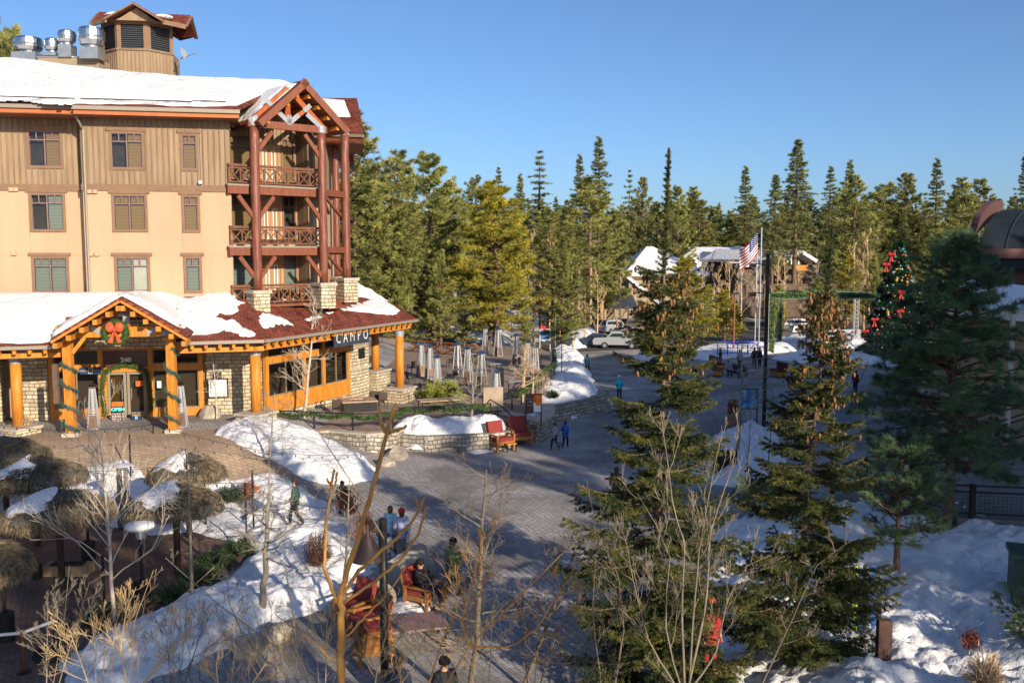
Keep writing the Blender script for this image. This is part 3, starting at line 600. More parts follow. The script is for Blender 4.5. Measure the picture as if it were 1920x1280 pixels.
for t in (.15, .36, .57, .78, .97):
    for (f, dn) in ((GRr, dnR), (GL, dnL)): c = f + (GA - f) * t + dn * .36; mb.beam(c - NB * .12, c - NB * 3.6, .16, .22)
obj('purlins', mb, orangewood, LODGE)
# truss in the plane of the front posts
mb = MB(); TO = p1 * 1; TO[2] = 0; tp = lambda a, z, o=0: p1 * [1, 1, 0] + UB * a + UP * z + NB * o
W12 = np.linalg.norm(p2 - p1); mid = W12 / 2
mb.beam(tp(-.15, 16.5), tp(mid, 18.35), .2, .26); mb.beam(tp(W12 + .15, 16.5), tp(mid, 18.35), .2, .26)
mb.beam(tp(mid, 16.6), tp(mid, 18.3), .24, .24); mb.beam(tp(mid - .1, 16.7), tp(mid - 1.05, 17.4), .18, .2); mb.beam(tp(mid + .1, 16.7), tp(mid + 1.05, 17.4), .18, .2)
obj('truss', mb, M('bright_red_timber', (.34, .075, .025), (.45, .12, .035), scale=3, rough=.5, stretch=(5, 5, .6)), LODGE)
mb = MB()
for (a, z, b, c) in ((mid, 16.5, mid, 17.0), (mid, 16.6, mid - .55, 17.05), (mid, 16.6, mid + .55, 17.05), (mid - .85, 17.3, mid - 1.25, 17.62), (mid + .85, 17.3, mid + 1.25, 17.62), (mid, 17.8, mid, 18.2), (-.3, 16.5, .15, 16.75), (W12 - .9, 17.15, W12 + .12, 16.4)):
    dd = unit(tp(b, c) - tp(a, z)); mb.box((tp(a, z, .13) + tp(b, c, .13)) / 2, (np.linalg.norm(tp(a, z) - tp(b, c)), .03, .24), (dd, NB, unit(np.cross(dd, NB))))
obj('steel_plates', mb, steel, LODGE)
# infill of the gable wall
FG = Fr(B1 + UB * 0, UB); mb = MB(); gz = lambda a: min(ZE + .2 + 1.6 * (1 - abs(a - 2.4) / 2.6), 18.4)
mb.add([FG.p(-.2, ZE - .3, .01), FG.p(5.0, ZE - .3, .01), FG.p(2.4, 18.5, .01)], [[0, 1, 2]]); obj('gable_wall', mb, siding, LODGE)
mb = MB()
for k in range(22): a = -.1 + k * .235; FG.box(mb, a, a + .045, ZE - .3, gz(a), .011, .045)
obj('gable_battens', mb, battenm, LODGE)
# rear right gable roof
q = [at(588, 250, 55.5), at(682, 253, 54.2), at(669, 184, 58.8), at(575, 184, 60.5)]
mb = MB(); roof(mb, q, .25); q2 = [q[3] + UP * -.001, q[2] + UP * -.001, q[2] + np.array([-1, 5, -3.2]), q[3] + np.array([-1, 5, -3.2])]; roof(mb, q2, .25); rr = obj('rear_roof', mb, shingle, LODGE, uv=True)
uu = unit(q[1] - q[0]); vv = q[3] - q[0]; Lr = np.linalg.norm(q[1] - q[0])
def covB(a, b, sd): h = .28 * (1 - np.exp(-np.maximum(sd, 0) * 3)) ; return np.where(sd > 0, h, sd * .4)
Vq = unit(vv - uu * (vv @ uu)); Nq = np.cross(uu, Vq); Nq = Nq if Nq[2] > 0 else -Nq
snow_on('rear_roof_snow', q[0], uu, vv, topoly([(600, 222), (662, 223), (651, 189), (590, 184)], q[0], uu, Vq, Nq), covB, .12, rr)
mb = MB(); mb.beam(q[0] + UP * -.28, q[1] + UP * -.28, .12, .3); obj('rear_fascia', mb, redwood, LODGE)
mb = MB(); mb.beam(q[0] + UP * -.08 + np.array([.0, -.12, 0]), q[1] + UP * -.08 + np.array([.0, -.12, 0]), .12, .16); obj('rear_gutter', mb, gutterm, LODGE)
mb = MB(); mb.slab([q[0] + UP * -.45, q[1] + UP * -.45, q[1] + np.array([-1, 6, -.45]), q[0] + np.array([-1, 6, -.45])], .05); obj('rear_soffit', mb, soffit, LODGE)

# ---------------- cupola, duct housing, fans, dish
def c2(px, py, Y): return at(px, py, Y)
YC = 57.5; cc = at(265, 100, YC); zc0, zc1, zc2 = at(262, 150, YC)[2] - 2.2, at(262, 106, YC)[2], at(262, 57, YC)[2]
rr_ = 2.2
th0 = R(-90 - 22.5 + 8); oct8 = [np.array([cc[0] + rr_ * math.cos(th0 + k * math.pi / 4), cc[1] + rr_ * math.sin(th0 + k * math.pi / 4), 0]) for k in range(8)]
CUP = obj('cupola', MB().prism([p[:2] for p in oct8], zc0, zc1), siding, LODGE)
mb = MB(); mc = MB()
for k in range(8):
    a, b = oct8[k], oct8[(k + 1) % 8]; f = Fr(a, b - a); L_ = np.linalg.norm(b - a)
    if (f.n @ np.array([0, -1, 0])) < -.1: continue
    t = .1
    while t < L_: f.box(mb, t - .02, t + .02, zc0, zc1 - .08, 0, .03); t += .22
    f.box(mb, -.02, L_ + .02, zc1 - .07, zc1 + .04, 0, .08)
    f.box(mc, 0, .22, zc1 + .04, zc2 + .2, -.08, .0); f.box(mc, L_ - .22, L_, zc1 + .04, zc2 + .2, -.08, .0); f.box(mc, .22, L_ - .22, zc2 - .12, zc2 + .2, -.08, 0)
    m = MB(); f.box(m, .22, L_ - .22, zc1 + .04, zc2 - .12, -.3, -.2)
    lv = obj('louvre', m, blackmetal, CUP); 
    for j in range(11):
        z = zc1 + .1 + j * (zc2 - .2 - zc1) / 11; m2 = MB(); 
        m.add([f.p(.22, z + .07, -.17), f.p(L_ - .22, z + .07, -.17), f.p(L_ - .22, z, -.02), f.p(.22, z, -.02), f.p(.22, z + .055, -.18), f.p(L_ - .22, z + .055, -.18), f.p(L_ - .22, z - .015, -.03), f.p(.22, z - .015, -.03)], [[0, 1, 2, 3], [7, 6, 5, 4], [3, 2, 6, 7]])
    lv.data = m.mesh('louvre'); lv.data.materials.append(M('louvre_slat', (.10, .11, .13), rough=.5))
obj('cupola_battens', mb, battenm, CUP); obj('cupola_frame', mc, trim, CUP)
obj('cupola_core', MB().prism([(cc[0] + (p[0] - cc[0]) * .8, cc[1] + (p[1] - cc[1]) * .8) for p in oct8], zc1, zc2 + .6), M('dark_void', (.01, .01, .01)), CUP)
zr = zc2 + .08; ap = at(258, 17, YC - 2.9); hw = 3.0
ctr = np.array([cc[0] + .3, cc[1], 0]); crs = (Matrix.Rotation(R(8), 3, 'Z')); ex = np.array(crs @ Vector((1, 0, 0))); ey = np.array(crs @ Vector((0, 1, 0)))
cp = lambda x, y, z: ctr + ex * x + ey * y + UP * z
zt = zr + .9; mb = MB()
W3 = 1.55; H3 = 2.6
for (e1, e2) in ((ex, ey), (ey, ex), ):
    for s1 in (1, -1):
        A = lambda t, r_, z: ctr + e1 * t + e2 * r_ * s1 + UP * z
        mb.slab([A(0, H3, zt), A(W3, H3, zr), A(W3, 0, zr), A(0, 0, zt)], .12); mb.slab([A(0, H3, zt + .001), A(-W3, H3, zr), A(-W3, 0, zr), A(0, 0, zt + .001)], .12)
# low hips filling the corners between the cross gables
for sx in (1, -1):
    for sy in (1, -1): mb.slab([cp(sx * W3, sy * H3 * .95, zr), cp(sx * H3 * .95, sy * W3, zr), cp(sx * .2, sy * .2, zr + .7)], .12)
obj('cupola_roof', mb, shingle, CUP, uv=True)
mb = MB(); 
for s1 in (1, -1): mb.beam(cp(0, -H3 - .03, zt - .1), cp(s1 * W3 * 1.05, -H3 - .03, zr - .14), .08, .24, up=(0, 1, 0))
for (a, b) in (((W3, -H3), (H3, -W3)), ((-W3, -H3), (-H3, -W3))): mb.beam(cp(a[0], a[1], zr - .16), cp(b[0], b[1], zr - .16), .1, .26)
for s1 in (1, -1):
    for s2 in (1, -1): mb.beam(cp(s1 * (H3 + .03), 0, zt - .1), cp(s1 * (H3 + .03), s2 * W3 * 1.05, zr - .14), .08, .24, up=(1, 0, 0))
obj('cupola_barge_board', mb, trim, CUP)
mb = MB(); mb.add([cp(-W3 + .3, -rr_ * .95, zr - .12), cp(W3 - .3, -rr_ * .95, zr - .12), cp(0, -rr_ * .95, zt - .2)], [[0, 1, 2]]); obj('cupola_gable', mb, siding, CUP)
mb = MB(); mb.add([cp(s * H3 * .9, -.0 - W3, zr - .1) for s in (1, -1)] + [cp(-W3, -H3 * .95, zr - .1), cp(W3, -H3 * .95, zr - .1)], [[0, 1, 2, 3]]); obj('cupola_soffit', mb, trim, CUP)
mb = MB(); mb.ell(cp(-1.25, -1.35, zr + .42), (.7, .55, .16), 14, 7); mb.ell(cp(1.3, -1.3, zr + .40), (.6, .5, .15), 14, 7); obj('cupola_snow', mb, snow, CUP, smooth=True)
# duct housing
YD = 54.5; a = at(72, 140, YD); b = at(186, 140, YD); zt_ = at(72, 106, YD)[2]; mb = MB(); mb.bb(a[0], b[0], YD, YD + 2.2, a[2] - 1.6, zt_ - .06); DU = obj('duct_housing', mb, M('taupe_render', (.26, .20, .13), (.30, .235, .155), scale=1, rough=.9), LODGE)
mb = MB(); mb.bb(a[0] - .04, b[0] + .04, YD - .04, YD + 2.24, zt_ - .06, zt_); obj('flashing', mb, zinc, DU)
def fan(px, yt, yb, ybox, w, boxw, Y):
    c = at(px, yb, Y); z0, zt2, zb = at(px, ybox, Y)[2], at(px, yt, Y)[2], c[2]; r = w / 2 / 1750 * Y; rb = boxw / 2 / 1750 * Y; P0 = np.array([c[0], Y + r, 0]); H_ = zt2 - zb
    m = MB(); m.bb(P0[0] - rb, P0[0] + rb, Y + r - rb, Y + r + rb, z0, zb - .12); fo = obj('exhaust_fan', m, zinc, LODGE)
    m = MB(); m.lathe(P0 + UP * zb, [(r * .6, -.14), (r * .62, 0), (r * .85, .04), (r * .98, H_ * .3), (r, H_ * .45), (r * .97, H_ * .5), (r, H_ * .52), (r, H_ * .84), (r * .93, H_ * .86), (r * .9, H_), (r * .3, H_ * 1.02)], 24); obj('fan_bowl', m, stainless, fo, smooth=False)
    m = MB(); m.lathe(P0 + UP * (zt2 + .0), [(r * .72, 0), (r * .75, .03), (r * .6, .07), (.02, .08)], 20); obj('fan_cap', m, blackmetal, fo)
fan(162, 48, 82, 108, 47, 34, 53.7); fan(118, 56, 78, 106, 32, 24, 54.2); fan(91, 72, 93, 104, 26, 24, 54.4); fan(41, 66, 92, 113, 50, 44, 54.5)
# satellite dish
p0 = at(332, 122, 56.2); m = MB(); m.tube([p0, p0 + np.array([.25, 0, .35]), p0 + np.array([.45, -.1, .5])], .03, 6); DS = obj('satellite_dish', m, zinc, LODGE)
m = MB(); d = unit([.9, -.35, .25]); s1 = unit(np.cross(d, UP)); u1 = np.cross(s1, d); m.lathe(p0 + np.array([.38, -.1, .62]), [(.32, .09), (.3, .1), (.2, .04), (.02, 0), (.2, .02), (.31, .08)], 18, ax=(s1 * .8, u1, d)); obj('reflector', m, M('dish_grey', (.30, .31, .33), rough=.5), DS)
m = MB(); e = p0 + np.array([.5, -.1, .4]); m.tube([e, e + d * .75], .02, 5); m.box(e + d * .78, (.1, .1, .12)); obj('feed_arm', m, zinc, DS)
# ------------------------------------------------------------------ ground floor restaurant, awning roofs, entrance gable
UF = FM.u; A1 = np.array([-11.8, 44.2, 5.9]); EE = unit([.40, .915, 0]); ME = np.array([EE[1], -EE[0], 0])   # east eave direction and outward normal
UA = unit([10.6, 3.4, 0]); A0 = A1 - UA * 24; A2 = np.array([-5.9, 57.7, 5.9])
REST = thing('restaurant_annex', 'single storey stone and orange timber restaurant front under a snowy red awning roof', 'building', (-14, 48, TZ))
# awning roof planes
NF = np.array([UA[1], -UA[0], 0]); VF = unit(np.array([-NF[0], -NF[1], 0]) * 1 + UP * .43); VE = unit(-ME + UP * .44)
NFp = np.cross(UA, VF); NEp = np.cross(EE, VE)
hip = unit(np.cross(NFp, NEp)); hip = hip if hip[2] > 0 else -hip
H1 = A1 + hip * 5.2
E_t1 = onpl(485, 566, A1, NEp); E_t2 = onpl(640, 545, A1, NEp); E_t3 = onpl(655, 521, A1, NEp); E_t4 = onpl(452, 566, A1, NEp)
mb = MB(); f1 = onpl(452, 560, A1, NFp); f0 = A0 + VF * 5.4
def ta(px): q = onpl(px, 640, A0, [UA[1], -UA[0], 0]); return float((q - A0) @ UA)
tL, tR = ta(113), ta(326)
gL, gR = A0 + UA * tL, A0 + UA * tR
mb.slab([A0, gL, gL + VF * 2.6, gR + VF * 2.6, gR, A1, f1, f0], .2); mb.slab([A1, A2, E_t3, E_t4, f1], .2)
AW = obj('awning_roof', mb, shingle, REST, uv=True)
mb = MB(); mb.slab([E_t1 + UP * .3, E_t3 + UP * .1, E_t3 + np.array([-4, 1, .1]), E_t1 + np.array([-2, 1, .4])], .1); obj('upper_flat_roof', mb, snow, REST)
mb = MB(); mb.beam(E_t1 + UP * .08, E_t2 + UP * .08, .3, .12); mb.beam(f0 + UP * .05, f1 + UP * .05, .2, .08); obj('roof_flashing', mb, brownmetal, REST)
def covF(a, b, sd):
    lo = .25 + (fbm(a * .8, b * .1 + 3, 3) - .5) * .5 + 2.5 * ((a > tL - .1) & (a < tR + .1)); t = np.minimum(sd + (fbm(a * .9 + 7, b * .9, 4) - .62) * 3.2 * np.clip((a - 18.5) / 3, 0, 1), b - lo); n = fbm(a * .45, b * .45, 4) - .5
    return np.where(t > 0, .4 * (1 - np.exp(-np.maximum(t, 0) * 2.2)) + n * .35 * np.clip(t, 0, 1), t * .5)
La = 24
pl = [(0, .1)] + topoly([(300, 636), (478, 630), (470, 600), (449, 566)], A0, UA, VF, NFp) + [(La - 3.5, 5.3), (0, 5.3)]
pl = [(0, .1)] + topoly([(478, 632), (468, 605), (450, 590), (449, 566), (445, 548)], A0, UA, VF, NFp) + [(0, 5.6)]
snow_on('awning_snow', A0, UA, VF, pl, covF, .12, AW)
def patches(O, U, V2, N, pls, th, res=.07, rag=.5):
    for k, p in enumerate(pls):
        P = topoly(p, O, U, V2, N)
        def cv(a, b, sd): t = sd + (fbm(a * 2.3 + k, b * 2.3, 4) - .5) * rag * 1.3; return np.where(t > 0, th * (1 - np.exp(-t * 4)), t * .3)
        snow_on('snow_patch', O, U, V2, P, cv, res, AW)
patches(A1, EE, VE, NEp, [[(455, 570), (484, 566), (500, 585), (520, 592), (548, 603), (552, 612), (495, 618), (475, 600)],
                          [(508, 568), (560, 555), (600, 549), (602, 556), (520, 562)],
                          [(625, 545), (655, 524), (700, 545), (748, 582), (735, 590), (700, 575), (690, 560), (660, 552)],
                          [(590, 592), (640, 578), (690, 565), (742, 585), (720, 590), (680, 585), (630, 590), (595, 602)],
                          [(555, 600), (585, 592), (600, 600), (580, 607)], [(524, 587), (548, 592), (546, 598)]], .16)
# gutters, rafters
mb = MB(); mb.beam(A0 + NF * .07 - UP * .12, gL + NF * .07 - UP * .12, .13, .15); mb.beam(gR + NF * .07 - UP * .12, A1 + NF * .07 - UP * .12, .13, .15); mb.beam(A1 + ME * .07 - UP * .12, A2 + ME * .07 - UP * .12, .13, .15); obj('awning_gutter', mb, gutterm, REST)
mb = MB()
t = .3
while t < 23.8:
    q = A0 + UA * t - UP * .32
    if not tL - .1 < t < tR + .1: mb.beam(q - NF * .02 , q - NF * 1.6 + UP * .35, .15, .2)
    t += .62
t = .4
while t < 14.6:
    q = A1 + EE * t - UP * .32; mb.beam(q - ME * .02, q - ME * 1.6 + UP * .38, .15, .2); t += .62
obj('rafter_tails', mb, orangewood, REST)
mb = MB(); mb.beam(A0 - NF * .55 - UP * .52, gL - NF * .55 - UP * .52, .2, .22); mb.beam(gR - NF * .55 - UP * .52, A1 - NF * .55 - UP * .52, .2, .22); mb.beam(A1 - ME * .55 - UP * .52, A2 - ME * .55 - UP * .52, .2, .22); obj('eave_beam', mb, orangewood, REST)
mb = MB(); mb.slab([A0 - UP * .22 - NF * .1, gL - UP * .22 - NF * .1, gL - NF * 3.6 + UP * 1.1, A0 - NF * 3.6 + UP * 1.1], .04); mb.slab([gR - UP * .22 - NF * .1, A1 - UP * .22 - NF * .1, A1 - NF * 3.6 + UP * 1.1, gR - NF * 3.6 + UP * 1.1], .04); mb.slab([A1 - UP * .22 - ME * .1, A2 - UP * .22 - ME * .1, A2 - ME * 2.6 + UP * .8, A1 - ME * 2.6 + UP * .8], .04); obj('awning_soffit', mb, soffit, REST)
# walls of the ground floor
FF = Fr(FM.p(-14, 0), UF)                      # front wall in the facade plane; s = a + 14
def fs(px): return FF.sz(px, 720)[0]
ZT = 6.35
W0 = np.array([-12.6, 47.3, 0]); FEe = Fr(W0, EE)
sEnd = FF.sz(488, 720)[0]
mb = MB(); segs = [(0, fs(2)), (fs(25), fs(90)), (fs(388), sEnd)]
for a, b in segs: FF.box(mb, a, b, TZ - .3, ZT, -.4, 0)
FF.box(mb, fs(90), fs(388), 5.35, ZT, -.42, -.05)
FF.box(mb, sEnd - .4, sEnd, TZ - .3, ZT, -3, -.4)
sw = obj('stone_wall', mb, stone, REST, uv=True)
e0 = FEe.sz(500, 700)[0]; ec = FEe.sz(655, 700)[0]; e1 = FEe.sz(692, 700)[0]
mb = MB(); FEe.box(mb, ec, e1, .6, ZT, -1.6, 0); sc2 = obj('stone_corner', mb, stone, REST, uv=True)
mb = MB(); FEe.box(mb, ec - .02, e1 + .05, 3.05, 3.17, -1.6, .06); obj('stone_band', mb, capstone, sc2)
a_, z_ = FEe.sz(677, 662); mb = MB(); FEe.box(mb, a_ - .3, a_ + .3, z_ - .3, z_ + .3, 0, .08); obj('wall_speaker', mb, blackmetal, REST)
mb = MB(); FEe.box(mb, ec - 3, e1 - .2, TZ, ZT - .3, -9, -1.7); obj('rear_wall', mb, stone, REST, uv=True)
# glazed timber fronts
def glazing(fr, xs, z0, z1, zt, name, lbl, solid=.0, o=0, post=.22, gl=darkglass):
    m = MB()
    for x in xs: fr.box(m, x - post / 2, x + post / 2, z0, z1, o - .14, o + .06)
    for x0, x1 in zip(xs, xs[1:]):
        fr.box(m, x0 + post / 2, x1 - post / 2, z0, z0 + solid + .12, o - .1, o + .03); fr.box(m, x0 + post / 2, x1 - post / 2, zt - .16, zt + .16, o - .1, o + .03); fr.box(m, x0 + post / 2, x1 - post / 2, z1 - .22, z1, o - .1, o + .03)
    w = obj(name, m, orangewood, REST, label=lbl); m = MB()
    for x0, x1 in zip(xs, xs[1:]):
        x0 += post / 2; x1 -= post / 2
        for (q0, q1) in ((z0 + solid + .12, zt - .16), (zt + .16, z1 - .22)):
            fr.box(m, x0, x0 + .06, q0, q1, o - .06, o); fr.box(m, x1 - .06, x1, q0, q1, o - .06, o); fr.box(m, x0, x1, q0, q0 + .06, o - .059, o - .001); fr.box(m, x0, x1, q1 - .06, q1, o - .059, o - .001)
            if q1 - q0 > 1.5 and x1 - x0 > 1.6: fr.box(m, (x0 + x1) / 2 - .04, (x0 + x1) / 2 + .04, q0, q1, o - .06, o)
    obj('sash', m, M('olive_window_frame', (.20, .17, .12), rough=.6), w); m = MB()
    for x0, x1 in zip(xs, xs[1:]):
        fr.quad(m, x0, x1, z0 + solid, zt, o - .03); fr.quad(m, x0, x1, zt, z1, o - .03)
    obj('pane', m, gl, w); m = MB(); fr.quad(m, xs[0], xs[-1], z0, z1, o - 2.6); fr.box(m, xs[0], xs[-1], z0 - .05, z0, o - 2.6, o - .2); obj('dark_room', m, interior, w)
    return w
xs = [fs(95), fs(183)]; glazing(FF, [fs(96), fs(190)], TZ, 5.35, FF.sz(140, 690)[1], 'entrance_window', 'wide window left of the entrance doors', solid=.35, o=-.05)
glazing(FF, [fs(283), fs(325), fs(377)], TZ, 5.35, FF.sz(300, 688)[1], 'entrance_window', 'window pair right of the entrance doors', solid=.3, o=-.05)
zd = FF.sz(238, 697)[1]; m = MB(); FF.box(m, fs(190) + .11, fs(283) - .11, zd, zd + .24, -.16, .02); FF.box(m, fs(190) + .11, fs(283) - .11, 5.1, 5.35, -.16, .02); tb = obj('transom', m, orangewood, REST)
m = MB(); FF.quad(m, fs(190), fs(283), zd + .24, 5.1, -.1); obj('transom_pane', m, M('brown_transom', (.10, .04, .03), rough=.2, spec=.6), tb)
# doors
DX = [fs(200), fs(237), fs(274)]; door = []
for k in range(2):
    a, b = DX[k] + .02, DX[k + 1] - .02; m = MB(); w = .13
    FF.box(m, a, a + w, TZ, zd, -.12, -.06); FF.box(m, b - w, b, TZ, zd, -.12, -.06); FF.box(m, a + w, b - w, TZ, TZ + .28, -.12, -.06); FF.box(m, a + w, b - w, zd - .14, zd, -.12, -.06)
    d = obj('door', m, M('grey_door_frame', (.27, .22, .16), rough=.6), REST, label=['left', 'right'][k] + ' leaf of the glazed entrance doors'); m = MB(); FF.quad(m, a + w, b - w, TZ + .28, zd - .14, -.09); obj('door_pane', m, darkglass, d)
    m = MB(); x = b - .2 if k == 0 else a + .2; m.tube([FF.p(x, TZ + .9, -.02), FF.p(x, TZ + 1.5, -.02)], .02, 6); obj('handle', m, stainless, d)
m = MB(); FF.box(m, fs(190) + .11, DX[0], TZ, zd, -.14, -.04); FF.box(m, DX[2], fs(283) - .11, TZ, zd, -.14, -.04); obj('door_post', m, orangewood, REST)
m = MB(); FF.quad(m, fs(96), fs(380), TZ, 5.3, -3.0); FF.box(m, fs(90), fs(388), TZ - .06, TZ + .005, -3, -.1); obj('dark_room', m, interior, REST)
# warm things inside behind the glass
m = MB(); m.box(FF.p(fs(214), TZ + 1.35, -.5), (.35, .35, 1.7)); m.box(FF.p(fs(219), TZ + 1.2, -.8), (.3, .3, 1.5)); obj('display_case', m, M('honey_wood', (.75, .42, .12), (.62, .33, .08), scale=3, emit=0), REST)
mb = MB(); FEe.box(mb, e0 - .1, ec, .6, TZ, -.4, -.03); obj('plinth', mb, stone, REST, uv=True)
# east glazing
glazing(FEe, [e0, e0 + (ec - e0) * .42, e0 + (ec - e0) * .66, ec - .1], TZ, 5.3, 4.45, 'dining_window', 'tall dining room windows under the lettered sign', solid=.75, gl=darkglass)
mb = MB(); FEe.box(mb, e0 - .3, ec, 5.3, ZT, -.3, -.02); obj('dark_frieze', mb, M('dark_teal_board', (.03, .045, .05), rough=.5), REST)
mb = MB(); mb.prism([q[:2] for q in (FF.p(sEnd - .39, 0, -.01), FEe.p(e0, 0, -.02), FEe.p(e0, 0, -.5), FF.p(sEnd - .39, 0, -.8))], TZ, ZT); obj('corner_stone', mb, stone, REST, uv=True)
# round timber columns on stone plinths
def ocol(p, z0, z1, r, cap, lbl, plinth=True, ps=(1.0, 1.0), pz=.75):
    m = MB(); m.tube([p + UP * z0, p + UP * (z0 + z1) / 2, p + UP * z1], r, 16); o = obj('timber_column', m, orangewood, REST, smooth=True, label=lbl)
    m = MB(); m.tube([p + UP * (z1), p + UP * (z1 + .32)], r + .02, 16); obj('steel_collar', m, steel, o)
    if plinth:
        m = MB(); m.box(p + UP * (z0 - pz / 2 - .06), (ps[0], ps[1], pz + .0), (EE, ME, UP)); q = obj('plinth', m, stone, REST, uv=True); m = MB(); m.box(p + UP * (z0 - .05), (ps[0] + .14, ps[1] + .14, .12), (EE, ME, UP)); obj('plinth_cap', m, capstone, q)
P = XY(18, 42.2); ocol(np.array([P[0], P[1], 0]), TZ + .35, 4.95, .24, 0, 'round orange column at the far left of the front', ps=(1.3, 1.3), pz=.3)
P = XY(473, 45.2); ocol(np.array([P[0], P[1], 0]), TZ + .5, 5.0, .26, 0, 'round orange column at the corner of the awning', ps=(1.5, 1.3), pz=.5)
P = XY(747, 55.4); ocol(np.array([P[0], P[1], 0]), 1.95, 5.0, .25, 0, 'front round column under the awning tip', ps=(1.6, 1.2), pz=.9)
P = XY(701, 60.5); ocol(np.array([P[0], P[1], 0]), 2.35, 5.1, .25, 0, 'rear round column beside the stone corner', ps=(1.7, 1.2), pz=1.3)
# entrance gable
GY = 41.2; FGf = Fr(np.array([XY(228, GY)[0], GY, 0]), UF)
def gz_(px, py, o=0): return FGf.sz(px, py, o)
gl, gr_, ga = gz_(96, 632), gz_(352, 630), gz_(226, 556)
aL, aR, aA, zA, zL = gl[0], gr_[0], ga[0], ga[1], (gl[1] + gr_[1]) / 2
EG = FGf.p
mb = MB(); BKg = 5.0
mb.slab([EG(aL, zL), EG(aA, zA), EG(aA, zA, -BKg), EG(aL, zL, -BKg)], .16); mb.slab([EG(aR, zL), EG(aR, zL, -BKg), EG(aA, zA, -BKg), EG(aA + .001, zA)], .16)
eg = obj('entrance_gable', mb, shingle, REST, uv=True)
Ul = -FGf.n; Vl = unit(EG(aA, zA) - EG(aL, zL)); Vr = unit(EG(aA, zA) - EG(aR, zL)); LL = np.linalg.norm(EG(aA, zA) - EG(aL, zL)); LR = np.linalg.norm(EG(aA, zA) - EG(aR, zL))
def cvl(a, b, sd): return np.where(sd > 0, .30 * (1 - np.exp(-sd * 6)) + (fbm(a, b, 3) - .5) * .1 * np.clip(sd * 3, 0, 1), sd)
def cvr(a, b, sd): t = sd + (fbm(a * 1.5 + 3, b * 1.5, 3) - .5) * .7; return np.where(t > 0, .26 * (1 - np.exp(-t * 4)), t * .4)
snow_on('gable_snow', EG(aL, zL), Ul, Vl, [(.04, .02), (.02, LL), (BKg, LL), (BKg, .05)], cvl, .09, eg)
snow_on('gable_snow', EG(aR, zL), Ul, Vr, [(.9, .5), (.5, LR), (BKg, LR), (BKg, .5)], cvr, .09, eg)
mb = MB()
for (a, z) in ((aL, zL), (aR, zL)):
    s1 = 1 if a == aL else -1; mb.beam(EG(a, zL - .2, .02), EG(aA - s1 * .02, zA - .2, .02), .1, .28, up=FGf.n)
obj('barge_board', mb, orangewood, eg)
mb = MB()
for t in (.06, .25, .44, .63, .82, .97):
    for a in (aL, aR): q = EG(a + (aA - a) * t, zL + (zA - zL) * t - .46, 0); mb.box(q - FGf.n * .6, (.2, 1.5, .22), (UF, FGf.n, UP))
obj('purlins', mb, orangewood, eg)
OT = -1.05; pL, pR = FGf.sz(129, 700, OT)[0], FGf.sz(322, 700, OT)[0]; zb_ = gz_(226, 625, OT)[1]
T = lambda a, z, o=0: EG(a, z, OT + o)
mb = MB(); mb.beam(T(pL - .5, zb_), T(pR + .4, zb_), .24, .30); 
mb.beam(T(pL - .45, zb_ + .25), T(aA, zA - .62), .22, .28, up=FGf.n); mb.beam(T(pR + .45, zb_ + .25), T(aA, zA - .62), .22, .28, up=FGf.n); mb.beam(T(aA, zb_ + .15), T(aA, zA - .7), .24, .24)
mb.beam(T(aA - .1, zb_ + .2), T((aL + aA) / 2 + .15, (zL + zA) / 2 - .6), .2, .22, up=FGf.n); mb.beam(T(aA + .1, zb_ + .2), T((aR + aA) / 2 - .15, (zL + zA) / 2 - .6), .2, .22, up=FGf.n)
for a in (pL, pR): mb.beam(T(a, TZ + .15), T(a, zb_ - .15), .36, .36)
mb.beam(T(pL + .2, zb_ - .85), T(pL + .75, zb_ - .15), .16, .18, up=FGf.n)
FF.box(mb, fs(90), fs(388), 5.13, 5.34, -.04, .12)
obj('entrance_truss', mb, orangewood, REST)
mb = MB()
def plate(a, z, b, c, w=.26): mb.beam(T(a, z, .125), T(b, c, .125), w, .02, up=FGf.n) if False else mb.box((T(a, z, .13) + T(b, c, .13)) / 2, (np.linalg.norm(T(a, z) - T(b, c)), .02, w), (unit(T(b, c) - T(a, z)), FGf.n, unit(np.cross(unit(T(b, c) - T(a, z)), FGf.n))))
plate(pL - .6, zb_ + .02, pL + .45, zb_ + .02, .3); plate(pL - .35, zb_ + .3, pL + .55, zb_ + .78, .24); plate(aA, zA - 1.3, aA, zA - .68, .26); plate(aA - .32, zA - .82, aA + .32, zA - .82, .2)
plate((aL + aA) / 2 - .2, (zL + zA) / 2 - .42, (aL + aA) / 2 + .5, (zL + zA) / 2 - .85, .2); plate((aR + aA) / 2 + .2, (zL + zA) / 2 - .42, (aR + aA) / 2 - .5, (zL + zA) / 2 - .85, .2); plate(pR + .3, zb_ + .25, pR - .45, zb_ + .68, .22); plate(pR - .35, zb_ + .02, pR + .4, zb_ + .02, .24)
obj('steel_plates', mb, steel, REST)
for a in (pL, pR):
    m = MB(); m.box(T(a, TZ + .02), (.7, .7, .3), (UF, FGf.n, UP)); obj('post_footing', m, capstone, REST)
mb = MB(); mb.add([EG(aL + .2, zL - .3, -BKg + .6), EG(aR - .2, zL - .3, -BKg + .6), EG(aA, zA - .2, -BKg + .6)], [[0, 1, 2]]); FGf.box(mb, aL + .3, aR - .3, 5.3, zL, -BKg + .5, -BKg + .6); obj('gable_back_wall', mb, stone, REST, uv=True)
mb = MB(); mb.slab([EG(aL + .05, zL - .2, -.1), EG(aA, zA - .2, -.1), EG(aA, zA - .2, -BKg), EG(aL + .05, zL - .2, -BKg)], .03); mb.slab([EG(aR - .05, zL - .2, -.1), EG(aR - .05, zL - .2, -BKg), EG(aA, zA - .2, -BKg), EG(aA, zA - .2, -.1)], .03); obj('gable_soffit', mb, soffit, REST)
